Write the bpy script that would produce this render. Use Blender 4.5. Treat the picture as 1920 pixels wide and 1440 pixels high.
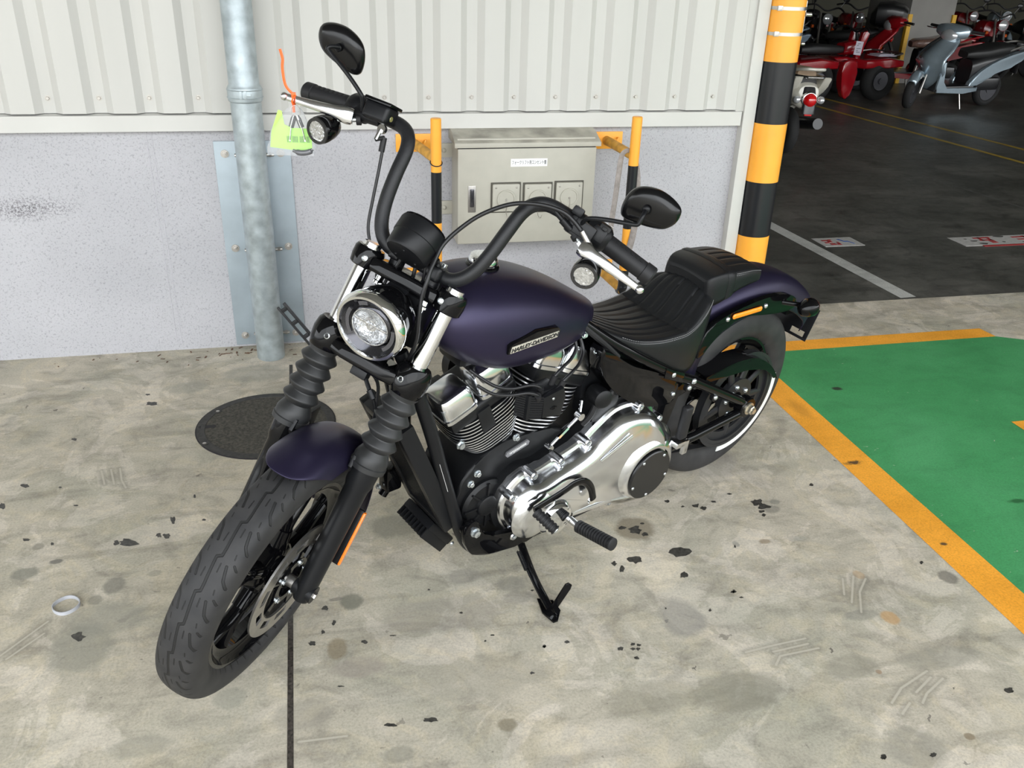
# street motorcycle parked before a garage doorway
# measured camera (pixels of a 1920 x 1440 frame), motorcycle lean/heading and steered fork frame
CAM_P = (-1.283460, -2.508778, 1.625199)
CAM_R = (0.975099, -0.219880, 0.028897)
CAM_D = (-0.071433, -0.434763, -0.897707)
CAM_F = (0.209951, 0.873289, -0.439644)
CAM_FPX = 1640.987
BIKE_M = ((-0.898966, 0.434977, 0.051521), (-0.437946, -0.890451, -0.123696), (-0.007928, -0.133762, 0.990982))
FORK_M = ((0.757210, -0.454125, -0.469472), (0.514328, 0.857593, 0.000000), (0.402616, -0.241462, 0.882948))
FORK_A = (1.615191, 0.000000, 0.323126)
OFF = 0.016772
import bpy, bmesh, math, random
from mathutils import Vector, Matrix, noise
random.seed(7)
PI = math.pi
scn = bpy.context.scene
COL = scn.collection
for o in list(bpy.data.objects):
    bpy.data.objects.remove(o)

# ------------------------------------------------------------------ camera
cam_d = bpy.data.cameras.new('camera')
cam_o = bpy.data.objects.new('camera', cam_d)
COL.objects.link(cam_o)
CR = Vector(CAM_R).normalized(); CD = Vector(CAM_D).normalized(); CF = Vector(CAM_F).normalized()
cam_o.matrix_world = Matrix(((CR.x, -CD.x, -CF.x, CAM_P[0]), (CR.y, -CD.y, -CF.y, CAM_P[1]), (CR.z, -CD.z, -CF.z, CAM_P[2]), (0, 0, 0, 1)))
cam_d.sensor_width = 36.0
cam_d.lens = CAM_FPX / 1920.0 * 36.0
cam_d.clip_start = 0.05; cam_d.clip_end = 200
scn.camera = cam_o

# ------------------------------------------------------------------ world, exposure
scn.view_settings.view_transform = 'Standard'
scn.view_settings.look = 'None'
scn.view_settings.gamma = 1.0
scn.view_settings.use_curve_mapping = False
scn.view_settings.exposure = 0.14
w = bpy.data.worlds.new('overcast'); scn.world = w; w.use_nodes = True
nt = w.node_tree; nt.nodes.clear()
out = nt.nodes.new('ShaderNodeOutputWorld'); bg = nt.nodes.new('ShaderNodeBackground')
tc = nt.nodes.new('ShaderNodeTexCoord'); sp = nt.nodes.new('ShaderNodeSeparateXYZ'); rp = nt.nodes.new('ShaderNodeValToRGB')
nt.links.new(tc.outputs['Generated'], sp.inputs[0]); nt.links.new(sp.outputs['Z'], rp.inputs[0])
nt.links.new(rp.outputs[0], bg.inputs[0]); nt.links.new(bg.outputs[0], out.inputs[0])
e = rp.color_ramp.elements
e[0].position = 0.0; e[0].color = (0.20, 0.20, 0.19, 1)
e[1].position = 1.0; e[1].color = (0.80, 0.88, 1.0, 1)
a = e.new(0.02); a.color = (0.30, 0.31, 0.31, 1)
a = e.new(0.08); a.color = (0.95, 0.98, 1.0, 1)
a = e.new(0.5); a.color = (0.90, 0.95, 1.0, 1)
bg.inputs[1].default_value = 4.2
sun_d = bpy.data.lights.new('soft_sun', 'SUN'); sun_d.energy = 0.8; sun_d.angle = math.radians(60); sun_d.color = (1, 0.98, 0.95)
sun_o = bpy.data.objects.new('soft_sun', sun_d); COL.objects.link(sun_o)
sun_o.rotation_euler = Vector((0.10, 0.80, -0.45)).to_track_quat('-Z', 'Y').to_euler()

# ------------------------------------------------------------------ helpers
def V(*a): return Vector(a if len(a) > 1 else a[0])

def node_mat(name):
    m = bpy.data.materials.new(name); m.use_nodes = True
    n = m.node_tree; n.nodes.clear()
    o = n.nodes.new('ShaderNodeOutputMaterial'); b = n.nodes.new('ShaderNodeBsdfPrincipled')
    n.links.new(b.outputs[0], o.inputs[0])
    return m, n, b

def mat(name, col, rough=0.5, metal=0.0, coat=0.0, var=0.06, scale=30.0, bump=0.0, bscale=200.0, trans=0.0, emit=None, spec=None, rvar=0.0, ior=None, alpha=None, coatr=0.03, stretch=None):
    """procedural material: base colour varied by noise, optional bump"""
    m, n, b = node_mat(name)
    t = n.nodes.new('ShaderNodeTexCoord')
    src = t.outputs['Object']
    if stretch:
        mp = n.nodes.new('ShaderNodeMapping'); mp.inputs['Scale'].default_value = stretch
        n.links.new(src, mp.inputs[0]); src = mp.outputs[0]
    if var > 0:
        ns = n.nodes.new('ShaderNodeTexNoise'); ns.inputs['Scale'].default_value = scale; ns.inputs['Detail'].default_value = 5
        n.links.new(src, ns.inputs['Vector'])
        r = n.nodes.new('ShaderNodeValToRGB')
        r.color_ramp.elements[0].position = 0.3; r.color_ramp.elements[1].position = 0.7
        r.color_ramp.elements[0].color = tuple(max(0, c * (1 - var)) for c in col[:3]) + (1,)
        r.color_ramp.elements[1].color = tuple(min(1, c * (1 + var)) for c in col[:3]) + (1,)
        n.links.new(ns.outputs[0], r.inputs[0]); n.links.new(r.outputs[0], b.inputs['Base Color'])
        if rvar > 0:
            mr = n.nodes.new('ShaderNodeMapRange'); mr.inputs[3].default_value = max(0, rough - rvar); mr.inputs[4].default_value = min(1, rough + rvar)
            n.links.new(ns.outputs[0], mr.inputs[0]); n.links.new(mr.outputs[0], b.inputs['Roughness'])
        else:
            b.inputs['Roughness'].default_value = rough
    else:
        b.inputs['Base Color'].default_value = tuple(col[:3]) + (1,)
        b.inputs['Roughness'].default_value = rough
    b.inputs['Metallic'].default_value = metal
    b.inputs['Coat Weight'].default_value = coat; b.inputs['Coat Roughness'].default_value = coatr
    if trans: b.inputs['Transmission Weight'].default_value = trans
    if spec is not None: b.inputs['Specular IOR Level'].default_value = spec
    if ior: b.inputs['IOR'].default_value = ior
    if alpha is not None: b.inputs['Alpha'].default_value = alpha
    if emit:
        b.inputs['Emission Color'].default_value = tuple(emit[:3]) + (1,); b.inputs['Emission Strength'].default_value = emit[3]
    if bump > 0:
        n2 = n.nodes.new('ShaderNodeTexNoise'); n2.inputs['Scale'].default_value = bscale; n2.inputs['Detail'].default_value = 3
        bp = n.nodes.new('ShaderNodeBump'); bp.inputs['Strength'].default_value = bump; bp.inputs['Distance'].default_value = 0.002
        n.links.new(src, n2.inputs['Vector']); n.links.new(n2.outputs[0], bp.inputs['Height']); n.links.new(bp.outputs[0], b.inputs['Normal'])
    return m

def spline(pts, k=6, closed=False):
    P = [Vector(p) for p in pts]; n = len(P); o = []
    rng = n if closed else n - 1
    for i in range(rng):
        if closed: a, b, c, d = P[(i-1) % n], P[i], P[(i+1) % n], P[(i+2) % n]
        else: a, b, c, d = P[max(i-1, 0)], P[i], P[i+1], P[min(i+2, n-1)]
        for j in range(k):
            t = j / k
            o.append(0.5 * ((2*b) + (c-a)*t + (2*a-5*b+4*c-d)*t*t + (3*b-a-3*c+d)*t*t*t))
    if not closed: o.append(P[-1].copy())
    return o

class MB:
    """collects geometry into one bmesh; M places what is added"""
    def __init__(s, M=None):
        s.bm = bmesh.new(); s.M = M or Matrix.Identity(4); s.mi = 0
    def _end(s, verts, faces, bev=0, seg=2, M=None):
        if bev > 0:
            ed = list({e for f in faces for e in f.edges})
            r = bmesh.ops.bevel(s.bm, geom=ed, offset=bev, segments=seg, affect='EDGES', profile=0.6, clamp_overlap=True)
            vs = set(r['verts']); vs |= {v for f in r['faces'] for v in f.verts}; vs |= {v for v in verts if v.is_valid}
            fs = set(r['faces']) | {f for v in vs for f in v.link_faces}
            verts = [v for v in vs if v.is_valid]; faces = list(fs)
        T = s.M @ (M or Matrix.Identity(4))
        for v in verts: v.co = T @ v.co
        for f in faces:
            if f.is_valid: f.material_index = s.mi; f.smooth = True
        return s
    def box(s, c, d, bev=0.0, M=None, seg=2):
        x, y, z = [k/2 for k in d]
        vs = [s.bm.verts.new((c[0]+a*x, c[1]+b*y, c[2]+e*z)) for a in (-1, 1) for b in (-1, 1) for e in (-1, 1)]
        F = [(0,1,3,2),(4,6,7,5),(0,4,5,1),(2,3,7,6),(0,2,6,4),(1,5,7,3)]
        fs = [s.bm.faces.new([vs[i] for i in f]) for f in F]
        return s._end(vs, fs, bev, seg, M)
    def prism(s, pts, w0, w1, axis='y', bev=0.0, M=None, seg=2, top=None):
        """extrude a 2D outline; axis y: (x,z) outline; axis z: (x,y); axis x: (y,z).  top = outline at w1 if different"""
        def mk(p, w):
            if axis == 'y': return (p[0], w, p[1])
            if axis == 'z': return (p[0], p[1], w)
            return (w, p[0], p[1])
        q = top or pts
        a = [s.bm.verts.new(mk(p, w0)) for p in pts]; b = [s.bm.verts.new(mk(p, w1)) for p in q]
        n = len(pts); fs = [s.bm.faces.new(a), s.bm.faces.new(b[::-1])]
        for i in range(n): fs.append(s.bm.faces.new((a[i], b[i], b[(i+1) % n], a[(i+1) % n])))
        if bev > 0:
            ed = list(fs[0].edges) + list(fs[1].edges)
            r = bmesh.ops.bevel(s.bm, geom=ed, offset=bev, segments=seg, affect='EDGES', profile=0.6, clamp_overlap=True)
            vs = {v for v in r['verts']} | {v for f in r['faces'] for v in f.verts} | {v for v in a+b if v.is_valid}
            vs = {v for v in vs if v.is_valid}; fs = {f for v in vs for f in v.link_faces}
            T = s.M @ (M or Matrix.Identity(4))
            for v in vs: v.co = T @ v.co
            for f in fs: f.material_index = s.mi; f.smooth = True
            return s
        return s._end(a+b, fs, 0, 2, M)
    def loft(s, rings, cap=True, closed=True, M=None, wrap=False):
        R = [[s.bm.verts.new(p) for p in r] for r in rings]; n = len(R[0]); fs = []
        m = len(R) if wrap else len(R)-1
        for i in range(m):
            A, B = R[i], R[(i+1) % len(R)]
            for j in range(n if closed else n-1):
                k = (j+1) % n
                fs.append(s.bm.faces.new((A[j], A[k], B[k], B[j])))
        if cap and closed and not wrap:
            fs.append(s.bm.faces.new(R[0][::-1])); fs.append(s.bm.faces.new(R[-1]))
        return s._end([v for r in R for v in r], fs, 0, 2, M)
    def tube(s, pts, r, n=12, cap=True, M=None, flat=None, closed=False):
        P = [Vector(p) for p in pts]; m = len(P)
        rad = r if isinstance(r, (list, tuple)) else [r]*m
        tg = []
        for i in range(m):
            if closed: t = P[(i+1) % m]-P[(i-1) % m]
            else: t = P[min(i+1, m-1)]-P[max(i-1, 0)]
            tg.append(t.normalized() if t.length > 1e-9 else Vector((0, 0, 1)))
        u = tg[0].orthogonal().normalized() if flat is None else (Vector(flat[2]) - tg[0]*tg[0].dot(Vector(flat[2]))).normalized()
        rings = []
        for i in range(m):
            if i:
                u = u - tg[i]*u.dot(tg[i]); u.normalize()
            v = tg[i].cross(u)
            fu, fv = (flat[0], flat[1]) if flat else (1, 1)
            rings.append([P[i] + (u*math.cos(2*PI*k/n)*fu + v*math.sin(2*PI*k/n)*fv)*rad[i] for k in range(n)])
        return s.loft(rings, cap, True, M, wrap=closed)
    def lathe(s, prof, c=(0,0,0), axis=(0,0,1), n=32, cap=True, M=None, a0=0, a1=2*PI):
        """prof: list of (t along axis, radius)"""
        ax = Vector(axis).normalized(); u = ax.orthogonal().normalized(); v = ax.cross(u); c = Vector(c)
        full = abs(a1-a0-2*PI) < 1e-6
        if full:
            rings = [[c + ax*t + (u*math.cos(2*PI*k/n)+v*math.sin(2*PI*k/n))*max(r, 1e-4) for k in range(n)] for t, r in prof]
            return s.loft(rings, cap, True, M)
    def sphere(s, c, r, n=16, M=None, sc=(1,1,1)):
        rings = []
        for i in range(1, n):
            th = PI*i/n
            rings.append([(c[0]+r*sc[0]*math.sin(th)*math.cos(2*PI*k/(2*n)), c[1]+r*sc[1]*math.sin(th)*math.sin(2*PI*k/(2*n)), c[2]+r*sc[2]*math.cos(th)) for k in range(2*n)])
        return s.loft(rings, True, True, M)
    def hexbolt(s, c, axis, r=0.006, h=0.005, n=6):
        ax = Vector(axis).normalized(); c = Vector(c)
        s.lathe([(0, r*1.35), (h*0.3, r*1.35), (h*0.3, r*1.0)], c, ax, 16)
        s.lathe([(h*0.3, r), (h, r), (h*1.15, r*0.8)], c, ax, n)
        return s
    def dome(s, c, axis, r, h, n=16):
        pr = [(0, r)] + [(h*math.sin(a), r*math.cos(a)) for a in [PI/2*k/5 for k in range(1, 6)]]
        return s.lathe(pr, c, axis, n)
    def build(s, name, m, parent=None, label=None, sharp=35, sub=0, mods=None):
        me = bpy.data.meshes.new(name)
        bmesh.ops.recalc_face_normals(s.bm, faces=s.bm.faces[:])
        s.bm.to_mesh(me); s.bm.free()
        for x in (m if isinstance(m, (list, tuple)) else [m]): me.materials.append(x)
        me.set_sharp_from_angle(angle=math.radians(sharp))
        o = bpy.data.objects.new(name, me); COL.objects.link(o)
        if parent: o.parent = parent
        if label: o['label'] = label
        if sub:
            md = o.modifiers.new('s', 'SUBSURF'); md.levels = sub; md.render_levels = sub
        return o

def thing(name, label, cat, loc=(0,0,0), rz=0.0, group=None, M=None):
    o = bpy.data.objects.new(name, None); COL.objects.link(o); o.empty_display_size = 0.1
    if M is not None: o.matrix_world = M
    else: o.location = loc; o.rotation_euler = (0, 0, rz)
    o['label'] = label; o['category'] = cat
    if group: o['group'] = group
    return o
def tag(o, label, cat, group=None, kind=None):
    o['label'] = label; o['category'] = cat
    if group: o['group'] = group
    if kind: o['kind'] = kind
    return o
def struct(o):
    o['kind'] = 'structure'; return o
def text_obj(name, body, size, m, M, parent=None, ext=0.0006, sx=1.0, bold=0.0):
    cu = bpy.data.curves.new(name, 'FONT'); cu.body = body; cu.size = size; cu.extrude = ext; cu.align_x = 'CENTER'; cu.align_y = 'CENTER'; cu.offset = bold
    t = bpy.data.objects.new(name, cu); COL.objects.link(t)
    bpy.context.view_layer.update()
    me = bpy.data.meshes.new_from_object(t.evaluated_get(bpy.context.evaluated_depsgraph_get()))
    bpy.data.objects.remove(t)
    for v in me.vertices: v.co = M @ Vector((v.co.x*sx, v.co.y, v.co.z))
    me.materials.clear(); me.materials.append(m)
    o = bpy.data.objects.new(name, me); COL.objects.link(o)
    if parent: o.parent = parent
    return o
def frame(o, x, y):
    """matrix with origin o, x and y axes (z = x cross y)"""
    x = Vector(x).normalized(); y = Vector(y); z = x.cross(y).normalized(); y = z.cross(x)
    return Matrix(((x.x, y.x, z.x, o[0]), (x.y, y.y, z.y, o[1]), (x.z, y.z, z.z, o[2]), (0,0,0,1)))
# ------------------------------------------------------------------ materials of the place
def concrete(name, c1, c2, c3, rough, stains, sc=1.0, contrast=1.0, specks=0.5, spec=0.35, scuffs=(), patchy=False):
    m, n, b = node_mat(name)
    L = n.links.new
    t = n.nodes.new('ShaderNodeTexCoord'); P = t.outputs['Object']
    def noi(scale, det=6, dist=0.0, vec=None, rough_=0.6):
        x = n.nodes.new('ShaderNodeTexNoise'); x.inputs['Scale'].default_value = scale; x.inputs['Detail'].default_value = det; x.inputs['Distortion'].default_value = dist; x.inputs['Roughness'].default_value = rough_
        L(vec or P, x.inputs['Vector']); return x
    def ramp(src, stops):
        r = n.nodes.new('ShaderNodeValToRGB'); e = r.color_ramp.elements
        e[0].position, e[0].color = stops[0]; e[1].position, e[1].color = stops[-1]
        for p_, c_ in stops[1:-1]:
            k = e.new(p_); k.color = c_
        L(src, r.inputs[0]); return r.outputs[0]
    def mix(f, a, c, mode='MIX'):
        x = n.nodes.new('ShaderNodeMix'); x.data_type = 'RGBA'; x.blend_type = mode
        if isinstance(f, float): x.inputs[0].default_value = f
        else: L(f, x.inputs[0])
        for i, s in ((6, a), (7, c)):
            if isinstance(s, tuple): x.inputs[i].default_value = s + (1,)
            else: L(s, x.inputs[i])
        return x.outputs[2]
    g = lambda v: (v, v, v, 1)
    big = ramp(noi(1.7*sc, 7, 0.6).outputs[0], [(0.32, c2+(1,)), (0.5, c1+(1,)), (0.66, c3+(1,))])
    mot = ramp(noi(7*sc, 8, 1.2, rough_=0.7).outputs[0], [(0.30, g(1-0.30*contrast)), (0.5, g(1.0)), (0.72, g(1+0.10*contrast))])
    c = mix(1.0, big, mot, 'MULTIPLY')
    mp = n.nodes.new('ShaderNodeMapping'); mp.inputs['Scale'].default_value = (1.6, 4.5, 1); mp.inputs['Rotation'].default_value = (0, 0, 0.25); L(P, mp.inputs[0])
    st = ramp(noi(2.2*sc, 6, 0.8, mp.outputs[0]).outputs[0], [(0.36, g(1-0.22*contrast)), (0.5, g(1)), (0.8, g(1.06))])
    c = mix(1.0, c, st, 'MULTIPLY')
    fine = ramp(noi(150, 4, rough_=0.7).outputs[0], [(0.32, g(0.80)), (0.5, g(1.0)), (0.68, g(1.12))])
    c = mix(1.0, c, fine, 'MULTIPLY')
    if patchy:
        pe = ramp(noi(2.6, 9, 1.6, rough_=0.62).outputs[0], [(0.455, g(0.0)), (0.475, g(0.75)), (0.60, g(0.9)), (0.70, g(0.2))])
        c = mix(pe, c, mix(1.0, c, (0.80, 0.805, 0.775), 'MULTIPLY'))
        pl = ramp(noi(5.5, 10, 2.2, rough_=0.7).outputs[0], [(0.50, g(0.0)), (0.56, g(0.5)), (0.66, g(0.9))])
        c = mix(pl, c, mix(1.0, c, (1.13, 1.10, 1.03), 'MULTIPLY'))
        vo_ = n.nodes.new('ShaderNodeTexVoronoi'); vo_.inputs['Scale'].default_value = 17
        wv = noi(30, 3, 0.0); ad_ = n.nodes.new('ShaderNodeMix'); ad_.data_type = 'RGBA'; ad_.inputs[0].default_value = 0.06; L(P, ad_.inputs[6]); L(wv.outputs['Color'], ad_.inputs[7]); L(ad_.outputs[2], vo_.inputs['Vector'])
        sx_ = n.nodes.new('ShaderNodeSeparateColor'); L(vo_.outputs['Color'], sx_.inputs[0])
        th = n.nodes.new('ShaderNodeMapRange'); th.inputs[1].default_value = 0.72; th.inputs[2].default_value = 1.0; th.inputs[3].default_value = 0.0; th.inputs[4].default_value = 0.17; L(sx_.outputs[0], th.inputs[0])
        lt = n.nodes.new('ShaderNodeMath'); lt.operation = 'LESS_THAN'; L(vo_.outputs['Distance'], lt.inputs[0]); L(th.outputs[0], lt.inputs[1])
        fd = n.nodes.new('ShaderNodeMath'); fd.operation = 'MULTIPLY'; L(lt.outputs[0], fd.inputs[0]); L(sx_.outputs[1], fd.inputs[1])
        c = mix(fd.outputs[0], c, (0.16, 0.145, 0.12))
    # dark grit
    vo = noi(38, 3, 0.5); sp_ = ramp(vo.outputs[0], [(0.705, g(0)), (0.745, g(specks))])
    c = mix(sp_, c, (0.10, 0.09, 0.08))
    nz = noi(16, 9, 0.8, rough_=0.75)
    for (cx, cy, rx, ry, dk, col, soft, am) in stains:
        s1 = n.nodes.new('ShaderNodeVectorMath'); s1.operation = 'SUBTRACT'; L(P, s1.inputs[0]); s1.inputs[1].default_value = (cx, cy, 0)
        s2 = n.nodes.new('ShaderNodeVectorMath'); s2.operation = 'MULTIPLY'; L(s1.outputs[0], s2.inputs[0]); s2.inputs[1].default_value = (1/rx, 1/ry, 0)
        s3 = n.nodes.new('ShaderNodeVectorMath'); s3.operation = 'LENGTH'; L(s2.outputs[0], s3.inputs[0])
        s4 = n.nodes.new('ShaderNodeMath'); s4.operation = 'MULTIPLY_ADD'; L(nz.outputs[0], s4.inputs[0]); s4.inputs[1].default_value = am; L(s3.outputs['Value'], s4.inputs[2])
        s5 = n.nodes.new('ShaderNodeMapRange'); s5.inputs[1].default_value = 1+am*0.5-soft; s5.inputs[2].default_value = 1+am*0.5+soft; s5.inputs[3].default_value = dk; s5.inputs[4].default_value = 0; L(s4.outputs[0], s5.inputs[0])
        c = mix(s5.outputs[0], c, col)
    if scuffs:
        dm = None
        for (x0_, y0_, x1_, y1_) in scuffs:
            A = Vector((x0_, y0_, 0)); D = Vector((x1_, y1_, 0))-A
            p = n.nodes.new('ShaderNodeVectorMath'); p.operation = 'SUBTRACT'; L(P, p.inputs[0]); p.inputs[1].default_value = A
            dt = n.nodes.new('ShaderNodeVectorMath'); dt.operation = 'DOT_PRODUCT'; L(p.outputs[0], dt.inputs[0]); dt.inputs[1].default_value = D/D.length_squared
            cl = n.nodes.new('ShaderNodeClamp'); L(dt.outputs['Value'], cl.inputs[0])
            sc_n = n.nodes.new('ShaderNodeVectorMath'); sc_n.operation = 'SCALE'; sc_n.inputs[0].default_value = D; L(cl.outputs[0], sc_n.inputs['Scale'])
            q = n.nodes.new('ShaderNodeVectorMath'); q.operation = 'DISTANCE'; L(p.outputs[0], q.inputs[0]); L(sc_n.outputs[0], q.inputs[1])
            if dm is None: dm = q.outputs['Value']
            else:
                mn = n.nodes.new('ShaderNodeMath'); mn.operation = 'MINIMUM'; L(dm, mn.inputs[0]); L(q.outputs['Value'], mn.inputs[1]); dm = mn.outputs[0]
        m1 = n.nodes.new('ShaderNodeMapRange'); m1.inputs[1].default_value = 0.004; m1.inputs[2].default_value = 0.018; m1.inputs[3].default_value = 0.42; m1.inputs[4].default_value = 0; L(dm, m1.inputs[0])
        c = mix(m1.outputs[0], c, (0.17, 0.16, 0.13))
        m2 = n.nodes.new('ShaderNodeMapRange'); m2.inputs[1].default_value = 0.0018; m2.inputs[2].default_value = 0.0042; m2.inputs[3].default_value = 0.8; m2.inputs[4].default_value = 0; L(dm, m2.inputs[0])
        c = mix(m2.outputs[0], c, (0.52, 0.48, 0.39))
    L(c, b.inputs['Base Color'])
    rr = n.nodes.new('ShaderNodeMapRange'); rr.inputs[3].default_value = rough-0.12; rr.inputs[4].default_value = rough+0.12; L(nz.outputs[0], rr.inputs[0]); L(rr.outputs[0], b.inputs['Roughness'])
    b.inputs['Specular IOR Level'].default_value = spec
    bp = n.nodes.new('ShaderNodeBump'); bp.inputs['Strength'].default_value = 0.25; bp.inputs['Distance'].default_value = 0.002; L(noi(90, 4).outputs[0], bp.inputs['Height']); L(bp.outputs[0], b.inputs['Normal'])
    return m

BLK = (0.035, 0.033, 0.03)
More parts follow.
